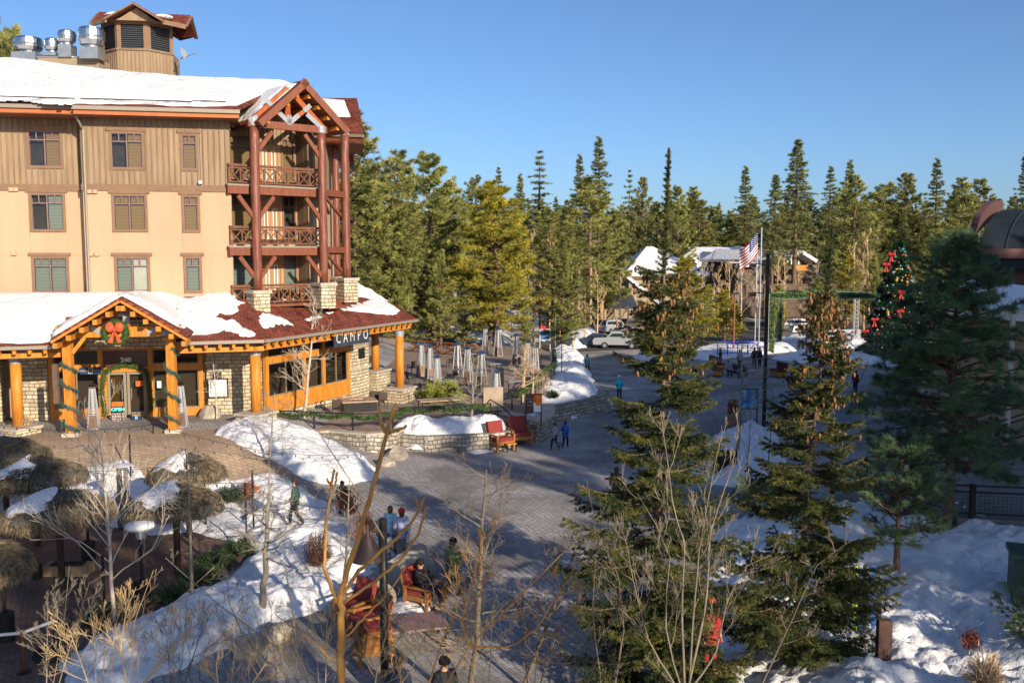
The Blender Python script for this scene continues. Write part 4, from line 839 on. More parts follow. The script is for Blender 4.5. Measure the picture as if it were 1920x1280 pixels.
# lettering helper: real text turned into a mesh
def text(name, s, size, origin, u, v, n, mat, parent=None, depth=.01, cx='CENTER', sx=1.0, off=0):
    cu = bpy.data.curves.new(name, 'FONT'); cu.body = s; cu.size = size; cu.align_x = cx; cu.align_y = 'CENTER'; cu.extrude = depth; cu.offset = off; cu.resolution_u = 3
    t = bpy.data.objects.new(name + '_tmp', cu); COL.objects.link(t); dg = bpy.context.evaluated_depsgraph_get(); me = bpy.data.meshes.new_from_object(t.evaluated_get(dg)); bpy.data.objects.remove(t)
    k = len(me.vertices); co = np.zeros(k * 3, np.float32); me.vertices.foreach_get('co', co); co = co.reshape(-1, 3); W = np.array(origin) + co[:, :1] * np.array(u) * sx + co[:, 1:2] * np.array(v) + co[:, 2:] * np.array(n)
    me.vertices.foreach_set('co', W.reshape(-1).astype(np.float32)); me.materials.clear(); me.materials.append(mat); me.update()
    return obj(name, me, None, parent)
white_l = M('white_letters', (.78, .78, .76), rough=.4); yellow_l = M('yellow_letters', (.75, .50, .06), rough=.5); navy = M('navy_board', (.012, .04, .12), (.015, .05, .15), scale=3, rough=.5)
a, z = FF.sz(236, 675, -.08); text('house_number', '240', .34, FF.p(a, z, -.08), UF, UP, FF.n, white_l, REST, off=.012)
# restaurant sign
a0, z1 = FEe.sz(627, 620, .5); a1_, z0 = FEe.sz(692, 644, .5); SG = thing('restaurant_sign', 'dark blue signboard with white capital letters under the awning edge', 'sign', FEe.p(a0, z0, .5))
s0 = FEe.sz(627, 635, 1.8)[0]; s1 = FEe.sz(692, 628, 1.8)[0]; zc_ = FEe.sz(660, 631, 1.8)[1]
m = MB(); FEe.box(m, s0, s1, zc_ - .46, zc_ + .42, 1.74, 1.8); obj('board', m, M('charcoal_blue_board', (.03, .04, .06), (.045, .055, .08), scale=2, rough=.5), SG)
wd = (s1 - s0) / 5.1
for k, ch in enumerate('CAMPO'): text('letter', ch, .82, FEe.p(s0 + wd * (k + .55), zc_, 1.805), EE, UP, FEe.n, M('pale_letters', (.62, .62, .60), rough=.4), SG, sx=.75)
m = MB(); m.beam(FEe.p(s0 + .2, zc_ + .3, 1.76), FEe.p(s0 + .2, 5.9, 1.76), .05); m.beam(FEe.p(s1 - .2, zc_ + .3, 1.76), FEe.p(s1 - .2, 5.9, 1.76), .05); obj('hanger', m, blackmetal, SG)
def garland(name, path, r, label, n=900, lights=0, group=None, mat=None, seed=0, ln=.09):
    rs = np.random.RandomState(seed); path = np.array(path, float); seg = np.linalg.norm(np.diff(path, axis=0), axis=1); cum = np.r_[0, np.cumsum(seg)]
    t = rs.uniform(0, cum[-1], n); P_ = np.stack([np.interp(t, cum, path[:, k]) for k in range(3)], 1); D = rs.randn(n, 3); D /= np.linalg.norm(D, axis=1)[:, None]
    c = P_ + D * r * rs.uniform(.1, .8, n)[:, None]; sd = np.cross(D, rs.randn(n, 3)); sd /= np.linalg.norm(sd, axis=1)[:, None]; w = ln * .22
    V = np.stack([c - sd * w, c + sd * w, c + D * ln * rs.uniform(.6, 1.3, n)[:, None] + rs.randn(n, 3) * .02], 1).reshape(-1, 3); F = np.arange(3 * n).reshape(-1, 3)
    m = MB(); m.add(V, F); m.tube(path, r * .35, 6); o = solo(name, m, mat or green_g, label, 'garland', group); return o
green_g = M('fir_garland', (.03, .075, .02), (.075, .13, .03), scale=8, rough=.7); blue_g = M('blue_green_garland', (.03, .09, .075), (.05, .14, .12), scale=8, rough=.7)
P0 = [FF.p(fs(195), TZ + .1, .1), FF.p(fs(192), TZ + 1.4, .12), FF.p(fs(197), zd + .05, .12), FF.p(fs(215), zd + .25, .14), FF.p(fs(240), zd + .38, .14), FF.p(fs(262), zd + .22, .14), FF.p(fs(277), zd + .0, .12), FF.p(fs(281), TZ + 1.3, .12), FF.p(fs(282), TZ + .3, .1)]
garland('door_garland', P0, .16, 'green fir garland framing the glazed entrance doors', 2600)
def spiral(a, z0, z1, turns, r): return [T(a + r * math.cos(t * turns * 6.283), z0 + (z1 - z0) * t, r * math.sin(t * turns * 6.283)) for t in np.linspace(0, 1, 40)]
garland('post_garland', spiral(pL, TZ + .2, zb_ - 1.3, 3.4, .3), .1, 'blue green garland spiralling up the left entrance post', 1500, mat=blue_g, seed=2, group='garlands wound round the entrance posts')
garland('post_garland', spiral(pR, TZ + .4, zb_ - .7, 3.2, .3), .1, 'blue green garland spiralling up the right entrance post', 1500, mat=blue_g, seed=3, group='garlands wound round the entrance posts')
# wreath with bow
wc = T(*FGf.sz(219, 622, OT), .3); WR = thing('wreath', 'round green wreath with an orange red bow hung in the entrance gable', 'wreath', wc)
rs = np.random.RandomState(5); n = 2600; th = rs.uniform(0, 6.283, n); base = wc + .47 * (np.cos(th)[:, None] * UF + np.sin(th)[:, None] * UP); D = rs.randn(n, 3); D /= np.linalg.norm(D, axis=1)[:, None]; c = base + D * .09; sd = np.cross(D, rs.randn(n, 3)); sd /= np.linalg.norm(sd, axis=1)[:, None]
m = MB(); m.add(np.stack([c - sd * .02, c + sd * .02, c + D * .1], 1).reshape(-1, 3), np.arange(3 * n).reshape(-1, 3)); m.tube([wc + .47 * (math.cos(t) * UF + math.sin(t) * UP) for t in np.linspace(0, 6.283, 30)], .1, 8); obj('greens', m, green_g, WR)
bowm = M('orange_red_bow', (.62, .10, .04), (.50, .07, .03), scale=6, rough=.5)
m = MB(); f = wc + FF.n * .18 + UP * .12
for s1 in (1, -1):
    m.lathe(f + UF * s1 * .2 + UP * .12, [(.02, -.08), (.16, -.05), (.2, .0), (.16, .05), (.02, .08)], 10, ax=(UF, UP * 1.2, FF.n)); 
    m.add([f + UF * s1 * .02, f + UF * s1 * .3 - UP * .55, f + UF * s1 * .1 - UP * .6, f - UP * .1, f + UF * s1 * .02 + FF.n * .03, f + UF * s1 * .3 - UP * .55 + FF.n * .03], [[0, 1, 2, 3], [4, 5, 2, 3]])
m.ell(f + FF.n * .04, (.08, .08, .08), 8, 6); obj('bow', m, bowm, WR)
# banner, posters, notice boards
a0, z1 = FF.sz(149, 689, .15); a1_, z0 = FF.sz(190, 701, .15)
BN = thing('pick_up_banner', 'navy banner with small yellow capitals left of the entrance doors', 'banner', FF.p(a0, z0, .15)); m = MB(); FF.box(m, a0, a1_, z0, z1, .12, .15); obj('board', m, navy, BN); text('lettering', 'MOBILE ORDER PICK UP', .105, FF.p((a0 + a1_) / 2, (z0 + z1) / 2, .155), UF, UP, FF.n, yellow_l, BN, depth=.004)
m = MB(); cx_ = (a0 + a1_) / 2
for (p0_, p1_, q0, q1) in ((cx_ - .1, cx_ + .1, z1 - .05, z1 - .03), (cx_ - .1, cx_ + .1, z0 + .03, z0 + .05), (cx_ - .1, cx_ - .085, z0 + .03, z1 - .03), (cx_ + .085, cx_ + .1, z0 + .03, z1 - .03)): FF.box(m, p0_, p1_, q0, q1, .151, .154)
obj('outline_mark', m, white_l, BN)
def board(name, lbl, cat, fr, x0, y0, x1, y1, o, mat, texts=(), frame=blackmetal, fw=.06, th=.06, stand=False, zg=TZ):
    a0, z1 = fr.sz(x0, y0, o); a1, z0 = fr.sz(x1, y1, o); B = thing(name, lbl, cat, fr.p((a0 + a1) / 2, zg if stand else z0, o))
    m = MB(); fr.box(m, a0, a1, z0, z1, o - th, o - .01); obj('panel', m, mat, B)
    m = MB(); fr.box(m, a0 - fw, a0, z0 - fw, z1 + fw, o - th - .01, o + .01); fr.box(m, a1, a1 + fw, z0 - fw, z1 + fw, o - th - .01, o + .01); fr.box(m, a0, a1, z1, z1 + fw, o - th - .01, o + .01); fr.box(m, a0, a1, z0 - fw, z0, o - th - .01, o + .01)
    if stand:
        for a in (a0 - fw / 2, a1 + fw / 2): fr.box(m, a - .03, a + .03, zg, z0 - fw, o - th, o)
    obj('frame', m, frame, B)
    for (s_, size, rx, rz, mt) in texts: text('lettering', s_, size, fr.p(a0 + (a1 - a0) * rx, z0 + (z1 - z0) * rz, o + .0), fr.u, UP, fr.n, mt, B, depth=.004)
    return B, (a0, a1, z0, z1)
dark_l = M('dark_letters', (.05, .04, .04), rough=.6)
board('menu_board', 'white menu sheet in a dark frame on the stone wall beside the corner column', 'menu', FF, 391, 712, 426, 743, .12, M('menu_paper', (.66, .66, .68), (.6, .6, .63), scale=3), [('M\nE\nN\nU', .16, .12, .6, dark_l), ('- - - -\n- - - - -\n- - -\n- - - -', .13, .6, .45, dark_l)])
m = MB(); a, z = FF.sz(408, 704, .02); FF.box(m, a - .2, a + .2, z - .2, z + .2, 0, .12); obj('wall_light', m, blackmetal, REST)
board('open_sign', 'glass door sign reading OPEN in glowing teal letters', 'sign', FF, 211, 763, 231, 772, -.02, blackmetal, [('OPEN', .24, .5, .5, M('teal_neon', (.10, .75, .62), emit=1.6))], fw=.015, th=.03)
board('door_poster', 'orange poster on the left entrance door above the lit sign', 'poster', FF, 209, 753, 232, 762, -.03, M('orange_poster', (.62, .16, .03), (.5, .12, .02), scale=6), fw=.008, th=.02)
board('door_poster', 'small square orange poster on the right entrance door', 'poster', FF, 254, 714, 269, 724, -.03, M('orange_poster', (.62, .16, .03)), fw=.008, th=.02)
board('door_poster', 'white paper notice in the window right of the entrance doors', 'poster', FF, 294, 714, 303, 727, .0, whitepaint, fw=.008, th=.02)
board('notice_stand', 'brown standing notice in front of the left entrance door', 'sign', FF, 209, 773, 228, 792, .9, M('brown_notice', (.09, .035, .025)), [('RESTAURANT\nENTRANCE', .10, .5, .75, white_l), ('PLEASE WAIT\nHERE TO BE\nSEATED', .10, .5, .35, white_l)], stand=True, fw=.03)
board('notice_stand', 'blue standing notice with white print in front of the right entrance door', 'sign', FF, 247, 771, 264, 788, .9, navy, [('PICK UP\nORDERS', .11, .5, .7, yellow_l), ('II', .25, .5, .3, white_l)], stand=True, fw=.03)
m = MB(); p = T(pL - .55, 0); m.beam(p + UP * 3.2, p + UP * 5.0, .22, .2); solo('heat_lamp_bar', m, M('weathered_brown_panel', (.12, .08, .06), (.16, .11, .08), scale=4), 'brown upright panel fixed to the left entrance post', 'panel')
m = MB(); q = FF.p(fs(233), 5.42, .25); m.lathe(q, [(.05, .25), (.12, .1), (.17, -.1), (.14, -.12)], 12); solo('door_lamp', m, brownmetal, 'brown lamp above the house number', 'lamp')
# ------------------------------------------------------------------ trees
bark = M('conifer_bark', (.10, .06, .045), (.24, .15, .10), scale=6, rough=.95, bump=1, bscale=14, stretch=(3, 3, .8), dist=.03)
barkg = M('grey_bark', (.20, .17, .13), (.34, .29, .23), scale=5, rough=.9, bump=.6, bscale=12, stretch=(3, 3, .8))
barkw = M('pale_twig_bark', (.42, .36, .28), (.56, .48, .38), scale=5, rough=.85)
barkd = M('dark_twig_bark', (.12, .095, .07), (.20, .16, .12), scale=5, rough=.85)
barko = M('orange_twig_bark', (.50, .24, .06), (.62, .33, .10), scale=7, rough=.6, bump=.4, bscale=20)
barky = M('straw_twig_bark', (.55, .38, .18), (.66, .48, .26), scale=6, rough=.8)
barktan = M('tan_twig_bark', (.50, .36, .20), (.60, .44, .27), scale=5, rough=.85)
def Mneedle(name, c1, c2, c3, sc=1.2):
    m = M(name, c1, c2, scale=sc, rough=.55, detail=8, c3=c3, spec=.35, lo=.33, hi=.67); return m
n_dark = Mneedle('dark_pine_needles', (.045, .09, .05), (.15, .24, .10), (.09, .155, .07))
n_spr = Mneedle('spruce_needles', (.022, .042, .014), (.17, .165, .035), (.065, .08, .022), 2.2)
n_pine = Mneedle('pine_needles', (.08, .105, .026), (.44, .42, .12), (.25, .26, .066), .9)
n_pine2 = Mneedle('olive_pine_needles', (.068, .09, .024), (.37, .35, .10), (.20, .205, .055), .9)
n_yel = Mneedle('yellow_green_needles', (.17, .165, .02), (.52, .44, .05), (.33, .29, .035), 1.1)
n_fir = Mneedle('fir_needles', (.055, .08, .026), (.30, .30, .095), (.165, .18, .052), .8)
def tris(P_, D, L, W, rs, spread=.0):
    """thin triangles at P_ pointing along D"""
    n = len(P_); sd = np.cross(D, rs.randn(n, 3)); sd /= np.linalg.norm(sd, axis=1)[:, None] + 1e-9
    L = np.broadcast_to(L, (n,)); W = np.broadcast_to(W, (n,))
    V = np.stack([P_ - sd * W[:, None] / 2, P_ + sd * W[:, None] / 2, P_ + D * L[:, None]], 1).reshape(-1, 3); return V, np.arange(3 * n).reshape(-1, 3)
def nrm(D): return D / (np.linalg.norm(D, axis=-1, keepdims=True) + 1e-9)
def tuft(mb, C, Dr, n, L, W, rs, back=.35, open_=.8):
    """needle tufts at points C around directions Dr"""
    k = len(C); D = nrm(np.repeat(Dr, n, 0) + rs.randn(k * n, 3) * open_); P_ = np.repeat(C, n, 0) - np.repeat(Dr, n, 0) * (rs.uniform(0, back, k * n)[:, None] * L)
    V, F = tris(P_, D, L * rs.uniform(.7, 1.15, k * n), W, rs); mb.add(V, F)
def pine_mesh(H, rmax, cb=.18, nl=70, seed=0, tuftn=16, tl=.32, tw=.035, sub=7, shape='pine', limbs_vis=True, top=1.0, dens=1.0, droop=.1, layers=None, rag=.35):
    """returns trunk MB, crown MB: limbs with needle tufts on side twigs"""
    rs = np.random.RandomState(seed); tr = MB(); cr = MB(); rt = H * .014 + .05
    zz = np.linspace(-.3, H * .98, 9); bend = rs.uniform(-.012, .012, 2) * H
    ax = lambda z: np.array([bend[0] * (z / H) ** 2, bend[1] * (z / H) ** 2, z]); tr.tube([ax(z) for z in zz], [max(.02, rt * (1 - z / H) ** .85) for z in zz], 7)
    C = []; D = []
    for i in range(nl):
        t = (i + rs.rand()) / nl; t = t ** .9; z = H * (cb + (1 - cb) * t) * .985
        if layers: z = H * (cb + (1 - cb) * (np.round(t * layers) / layers + rs.uniform(-.012, .012)))
        tt = (z / H - cb) / (1 - cb); tt = min(max(tt, 0), 1)
        if shape == 'pine': rr = rmax * (min(1, .55 + 2.2 * tt) * (1 - tt ** 1.7)) ** .9 + .25
        elif shape == 'fir': rr = rmax * (1 - tt) ** .85 + .12
        else: rr = rmax * (1 - tt) ** .7 * min(1, .5 + 3 * tt) + .2
        rr *= rs.uniform(1 - rag, 1 + rag * .5); a = rs.uniform(0, 6.283) if not layers else i * 2.4 + rs.uniform(-.3, .3)
        up = rs.uniform(-.12, .35) + .5 * tt - droop if shape != 'fir' else rs.uniform(-.15, .05) - droop + .6 * tt ** 2
        d = np.array([math.cos(a), math.sin(a), up]); n = 5; b0 = ax(z); pts = [b0 + d * rr * q + UP * (rr * (.22 if shape == 'pine' else -.10) * q * q) for q in np.linspace(0, 1, n)]
        tr.tube(pts, [max(.01, (.012 * rr + .02) * (1 - q * .8)) for q in np.linspace(0, 1, n)], 4, cap=False)
        m = max(3, int(sub * (rr / rmax * .8 + .35) * dens)); q = np.sort(rs.uniform(.2 if shape != 'fir' else .08, 1.0, m)); pp = np.stack([np.interp(q, np.linspace(0, 1, n), np.array(pts)[:, k]) for k in range(3)], 1)
        side = nrm(np.cross(d, UP)); sg = np.where(rs.rand(m) < .5, -1, 1)[:, None]; ln = (rr * .32 * (1.15 - q) + .18)[:, None] * rs.uniform(.6, 1.2, (m, 1))
        dd = nrm(nrm(d) * .7 + side * sg + rs.randn(m, 3) * .25 + UP * (.25 if shape == 'pine' else -.05)); tip = pp + dd * ln; mid = pp + dd * ln * .5
        C += [tip, mid, pts[-1][None]]; D += [dd, dd, nrm(d)[None]]
        if limbs_vis:
            for p_, q_ in zip(pp, tip): tr.tube([p_, q_], [.012, .006], 3, cap=False)
    C.append(np.array([ax(H * .97), ax(H * .93)])); D.append(np.array([[0, 0, 1.], [0, 0, 1.]]))
    C = np.concatenate(C); D = np.concatenate(D); tuft(cr, C, D, tuftn, tl, tw, rs); return tr, cr
def tree(name, tr, cr, mb_, mn, label, cat='tree', group=None):
    t = thing(name, label, cat, (0, 0, 0), group); obj('trunk', tr, mb_, t, smooth=True); obj('crown', cr, mn, t); return t
# prototypes for the wood
PR = {}
PR['p1'] = tree('pine_tree', *pine_mesh(18, 4.2, .12, 110, 1, 24, .42, .055, 10), bark, n_pine, 'x')
PR['p2'] = tree('pine_tree', *pine_mesh(20, 4.6, .10, 120, 2, 24, .42, .055, 10), bark, n_pine2, 'x')
PR['p3'] = tree('pine_tree', *pine_mesh(16, 3.6, .15, 100, 3, 24, .40, .052, 10), bark, n_pine, 'x')
PR['p4'] = tree('pine_tree', *pine_mesh(22, 4.0, .22, 100, 14, 24, .42, .055, 9), bark, n_pine2, 'x')
PR['f1'] = tree('fir_tree', *pine_mesh(24, 3.6, .10, 190, 4, 15, .38, .058, 8, 'fir', layers=40, rag=.5), bark, n_fir, 'x')
PR['f2'] = tree('fir_tree', *pine_mesh(26, 3.0, .15, 150, 5, 15, .38, .058, 7, 'fir', layers=32, rag=.55), bark, n_fir, 'x')
PR['f3'] = tree('fir_tree', *pine_mesh(24, 2.6, .45, 60, 6, 13, .42, .058, 6, 'fir', layers=14, rag=.6), bark, n_fir, 'x')
PR['f4'] = tree('fir_tree', *pine_mesh(24, 3.4, .40, 150, 7, 17, .38, .058, 8, 'fir', layers=30, rag=.5), bark, n_fir, 'x')
PR['y1'] = tree('pine_tree', *pine_mesh(12, 3.3, .14, 130, 7, 30, .33, .036, 10, 'cone', droop=-.12), bark, n_yel, 'x')
USED = set()
def put(key, px, Y, ytop, label, group, sx=1.0, z0=-.1, rz=None):
    src = PR[key]; H0 = {'p1': 18, 'p2': 20, 'p3': 16, 'p4': 22, 'f1': 24, 'f2': 26, 'f3': 24, 'f4': 24, 'y1': 12}[key]
    zt = at(px, ytop, Y)[2]; sc = (zt - z0) / H0; x = at(px, 472, Y)[0]; rs = random.Random(int(px * 7 + Y))
    return place(src, (x, Y, z0), rs.uniform(0, 6.28) if rz is None else rz, (sc * sx, sc * sx, sc), label, group, first=(key not in USED and not USED.add(key)))
WOOD = 'conifers of the wood behind the plaza'
# named silhouettes against the sky: key, px, distance, y of top, width factor, label
sil = [('p2', 668, 92, 205, 1.25, 'broad pine rising right behind the lodge balconies'), ('p1', 745, 98, 285, 1.2, 'rounded pine second from the lodge'), ('p3', 805, 100, 288, 1.15, 'pine with a narrow pointed top left of the yellow green pine'),
       ('p1', 700, 91, 330, 1.1, 'full pine just behind the awning roof ridge'), ('p2', 770, 92, 400, 1.1, 'lower pine filling the gap beside the awning roof'), ('p3', 650, 102, 260, 1.2, 'pine half hidden by the log posts of the lodge'),
       ('p3', 845, 108, 345, 1.1, 'pine behind the left side of the yellow green pine'), ('p4', 892, 130, 330, 1.1, 'slim pine above the yellow green pine'), ('f2', 935, 170, 317, 1.0, 'dark slim fir above the right side of the yellow green pine'),
       ('f1', 973, 170, 330, 1.0, 'short fir left of the tall bare stemmed fir'), ('f3', 1010, 180, 286, 1.3, 'tall fir with a bare lower stem and flat top tiers'), ('f1', 1088, 165, 295, 1.0, 'fir just left of the tallest fir'),
       ('f1', 1124, 165, 262, 1.15, 'tallest fir in the middle of the skyline'), ('p1', 1105, 120, 335, 1.45, 'big dense pine in front of the tallest fir'), ('f3', 1178, 190, 322, .9, 'thin scraggy fir right of the tallest fir'),
       ('p2', 1203, 150, 332, .7, 'pine left of the coned spruce leader'), ('p3', 1268, 150, 350, .8, 'pine right of the coned spruce leader'), ('p1', 1300, 190, 352, 1.1, 'pine above the snowy roofed houses'),
       ('f1', 1397, 178, 316, 1.15, 'conical fir left of the flagpole'), ('f4', 1448, 124, 330, 1.0, 'tall pine with a thin crown right of the flagpole'), ('f4', 1490, 126, 265, 1.15, 'tallest fir above the chalet'),
       ('f2', 1555, 180, 315, 1.3, 'fir right of the chalet'), ('f1', 1585, 180, 305, 1.1, 'fir behind the chalet ridge'), ('p1', 1600, 140, 330, 1.2, 'pine filling the view above the garland arch'), ('p3', 1655, 150, 345, 1.2, 'pine left of the decorated tree tip'),
       ('p2', 1692, 150, 325, 1.2, 'pine behind the decorated tree'), ('f1', 1752, 150, 302, 1.1, 'tall fir right of the decorated tree'), ('p1', 1800, 140, 335, 1.1, 'pine left of the curved roof'), ('p2', 1835, 160, 335, 1.1, 'pine behind the edge of the curved roof'),
       ('f1', 1918, 150, 290, 1.0, 'fir cut by the right edge above the curved roof'), ('p4', 8, 62, 20, .8, 'pine behind the roof fans at the left edge'), ('p3', 40, 66, 52, .7, 'small pine top behind the largest exhaust fan')]
for (k, px, Y, yt, sx, lb) in sil: put(k, px, Y, yt, lb, WOOD, sx, z0=(-.1 if px > 100 else 8))
# the rest of the wood, row by row
ORD = 'first second third fourth fifth sixth seventh eighth ninth tenth eleventh twelfth thirteenth'.split(); cnt = {}
rs = random.Random(11); row = [('behind the lodge', 640, 860), ('behind the yellow green pine', 860, 1010), ('between the firs', 1010, 1180), ('behind the houses', 1180, 1400), ('above the chalet', 1400, 1600), ('behind the decorated tree', 1600, 1780), ('beside the curved roof', 1780, 1960)]
for Y0, ylo, yhi, n in ((100, 400, 450, 9), (135, 388, 430, 17), (165, 372, 420, 24), (200, 368, 410, 26), (250, 365, 402, 26), (310, 372, 398, 22)):
    for k in range(n):
        px = 640 + (1980 - 640) * (k + rs.random()) / n; Y = Y0 + rs.uniform(-9, 12); yt = rs.uniform(ylo, yhi)
        if Y0 == 100 and 1150 < px < 1700: continue
        if Y0 < 180 and (1150 < px < 1610): Y += 185 - Y0; yt -= 15
        if 1290 < px < 1370: yt = max(yt, 375)
        rg = [r[0] for r in row if r[1] <= px < r[2]] or ['far right']
        key = rs.choice(['p1', 'p2', 'p3', 'p4', 'p1', 'p2', 'f1', 'f2']); depth = {100: 'nearest row', 135: 'second row', 165: 'third row', 200: 'fourth row', 250: 'fifth row', 310: 'farthest row'}[Y0]
        cnt[(depth, rg[0])] = cnt.get((depth, rg[0]), 0) + 1
        put(key, px, Y, yt, '%s conifer from the left, %s of the wood %s' % (ORD[cnt[(depth, rg[0])] - 1], depth, rg[0]), 'conifers in the %s %s' % (depth, rg[0]), rs.uniform(1.0, 1.35))
# the yellow green pine and smaller pines nearer
put('y1', 930, 91, 345, 'large yellow green pine behind the terrace heaters', WOOD, 1.25)
NEAR = 'young pines round the plaza edge'
for (k, px, Y, yt, sx, lb) in (('y1', 1290, 96, 485, 1.3, 'yellow green young pine in front of the snowy hipped roof'), ('y1', 1362, 98, 545, 1.3, 'small bushy pine beside the rust coloured lamp pole'), ('p3', 1055, 93, 445, .75, 'slender young pine right of the yellow green pine'),
      ('y1', 1590, 125, 480, 1.2, 'light green young pine behind the garland arch'), ('p3', 825, 90, 470, .9, 'dark young pine behind the terrace railing'), ('p3', 1245, 120, 560, .9, 'small pine behind the parked cars'),
      ('y1', 1385, 105, 570, .9, 'low pine beside the flagpole'), ('y1', 1462, 112, 535, .8, 'small light pine left of the garland arch top'), ('p3', 1535, 113, 520, .8, 'small pine under the chalet eaves'), ('p3', 1330, 112, 540, .8, 'small pine under the hipped roof corner'), ('p1', 1640, 118, 480, .8, 'small pine touching the decorated tree'), ('p1', 745, 91, 450, .9, 'young pine beyond the awning corner'), ('p3', 870, 91, 520, 1.0, 'small pine left of the yellow green pine'), ('p3', 985, 92, 560, .9, 'small pine right of the yellow green pine')):
    put(k, px, Y, yt, lb, NEAR, sx)
# ---- near spruces with cones
def spruce_mesh(H, R0, seed, z_low=.5, whorl=.42, per=6, cones=True, lean=(0, 0), cone_z=(.55, .8), side_bias=None, nd_=(.055, .014), leader=1.8, dens=1.0, expn=.8, xtra=.6):
    rs = np.random.RandomState(seed); tr = MB(); S_, Dv = [], []; co = MB(); zz = np.linspace(-.4, H, 14); ax = lambda z: np.array([lean[0] * z / H + .03 * math.sin(z * 1.1), lean[1] * z / H, z])
    tr.tube([ax(z) for z in zz], [max(.01, .0095 * H * (1 - z / H) ** 1.25 + .008) for z in zz], 8)
    def needles(p, q, st=.035):
        L = np.linalg.norm(q - p); k = max(2, int(L / st)); t = rs.rand(k); pt = p + (q - p) * t[:, None]; S_.append(np.repeat(pt, 8, 0)); d = nrm(q - p); Dv.append(nrm(np.repeat(d[None], 8 * k, 0) * .75 + nrm(rs.randn(8 * k, 3))))
    z = z_low; levels = []
    while z < H - leader: levels.append(z); z += whorl * (rs.uniform(.8, 1.25)) * (.9 if z < H * .5 else .62)
    for z in levels:
        t = z / H; rr0 = R0 * (1 - z / (H - leader * .35)) ** expn * (1 if t > .18 else .8 + t)
        for j in range(per + (1 if rs.rand() < .4 else 0) + (2 if t > .6 else 0)):
            a = rs.uniform(0, 6.283); rr = rr0 * rs.uniform(.62, 1.12); zb = z + rs.uniform(-.12, .12)
            if rr < .12: continue
            up0 = .30 * t - .12; d = np.array([math.cos(a), math.sin(a), up0]); n = 7; qs = np.linspace(0, 1, n)
            pts = np.array([ax(zb) + d * rr * q + UP * rr * (-.32 * q * (1 - q) * (1.2 - t) + .10 * q ** 3) for q in qs]); tr.tube(pts, [.006 + .014 * rr * (1 - q) for q in qs], 4, cap=False)
            for p, q in zip(pts[1:], pts[2:]): needles(p, q, .018)
            sd = nrm(np.cross(d, UP)); m = max(3, int(rr * 11 * dens))
            for k in range(m):
                q = .14 + .84 * (k + rs.rand() * .6) / m; p = np.array([np.interp(q, qs, pts[:, c]) for c in range(3)]); sg = 1 if k % 2 else -1; ln = rr * .42 * (1.12 - q) * rs.uniform(.6, 1.15) + .07
                dd = nrm(nrm(d) * .75 + sd * sg * rs.uniform(.6, 1.1) + UP * rs.uniform(-.35, .05)); e = p + dd * ln - UP * ln * .12; tr.tube([p, e], [.006, .003], 3, cap=False); needles(p, e, .018)
                if ln > .22:
                    for s2 in (-1, 1):
                        for f in (.35, .65): b = p + (e - p) * f; d2 = nrm(dd + nrm(np.cross(dd, UP)) * s2 * .9); needles(b, b + d2 * ln * .42, .028)
            if cones and cone_z[0] < t < cone_z[1]:
                for k in range(rs.randint(2, 7)):
                    q = rs.uniform(.25, 1.0); p = np.array([np.interp(q, qs, pts[:, c]) for c in range(3)]) + rs.randn(3) * .05; L = rs.uniform(.11, .16); r = L * .22; A = nrm(np.array([rs.uniform(-.15, .15), rs.uniform(-.15, .15), -1.])); B = nrm(np.cross(A, [1, 0, 0])); C_ = np.cross(A, B)
                    co.lathe(p - UP * .02, [(.004, 0), (r * .8, L * .15), (r, L * .4), (r * .75, L * .75), (.006, L)], 7, ax=(B, C_, A))
    # leader with short bristling side shoots
    z = H - leader
    while z < H - .1:
        for _ in range(7):
            a = rs.uniform(0, 6.283); L = .07 + (H - z) / leader * .26 * rs.uniform(.5, 1.2) * xtra; p = ax(z); d = nrm(np.array([math.cos(a), math.sin(a), .8])); tr.tube([p, p + d * L], [.005, .003], 3, cap=False); needles(p, p + d * L, .022)
        z += .13
    [needles(ax(H - leader), ax(H + .05), .006) for _ in range(2)]
    P_ = np.concatenate(S_); D_ = np.concatenate(Dv); cr = MB(); V, F = tris(P_, D_, rs.uniform(.7, 1.3, len(P_)) * nd_[0], nd_[1], rs); cr.add(V, F); return tr, cr, co
conem = M('spruce_cone_scales', (.20, .085, .035), (.34, .165, .075), scale=30, rough=.7, bump=.6, bscale=60)
barks = M('spruce_bark', (.09, .065, .05), (.20, .145, .105), scale=6, rough=.95, bump=.8, bscale=18, stretch=(2, 2, .8))
def spruce(px, Y, ytop, label, R0, seed, z0=0, **k):
    x = at(px, 1200, Y)[0]; zt = at(px, ytop, Y)[2]; tr, cr, co = spruce_mesh(zt - z0, R0, seed, **k)
    t = thing('spruce_tree', label, 'tree', (0, 0, 0)); obj('trunk', tr, barks, t, smooth=True); obj('crown', cr, n_spr, t)
    if co.n: obj('cones', co, conem, t, smooth=True)
    t.location = (float(x), Y, z0); return t
spruce(1228, 20.2, 284, 'tall spruce with a long bare leader, left of the two coned spruces', 2.75, 21, lean=(.12, 0), cone_z=(.60, .84), leader=2.6, whorl=.50, per=7, dens=.9, xtra=.5)
spruce(1487, 21.2, 432, 'coned spruce with tan cones, right of the two', 2.5, 22, z0=.5, lean=(.62, 0), cone_z=(.50, .93), leader=1.5, whorl=.42, per=7, dens=.9)
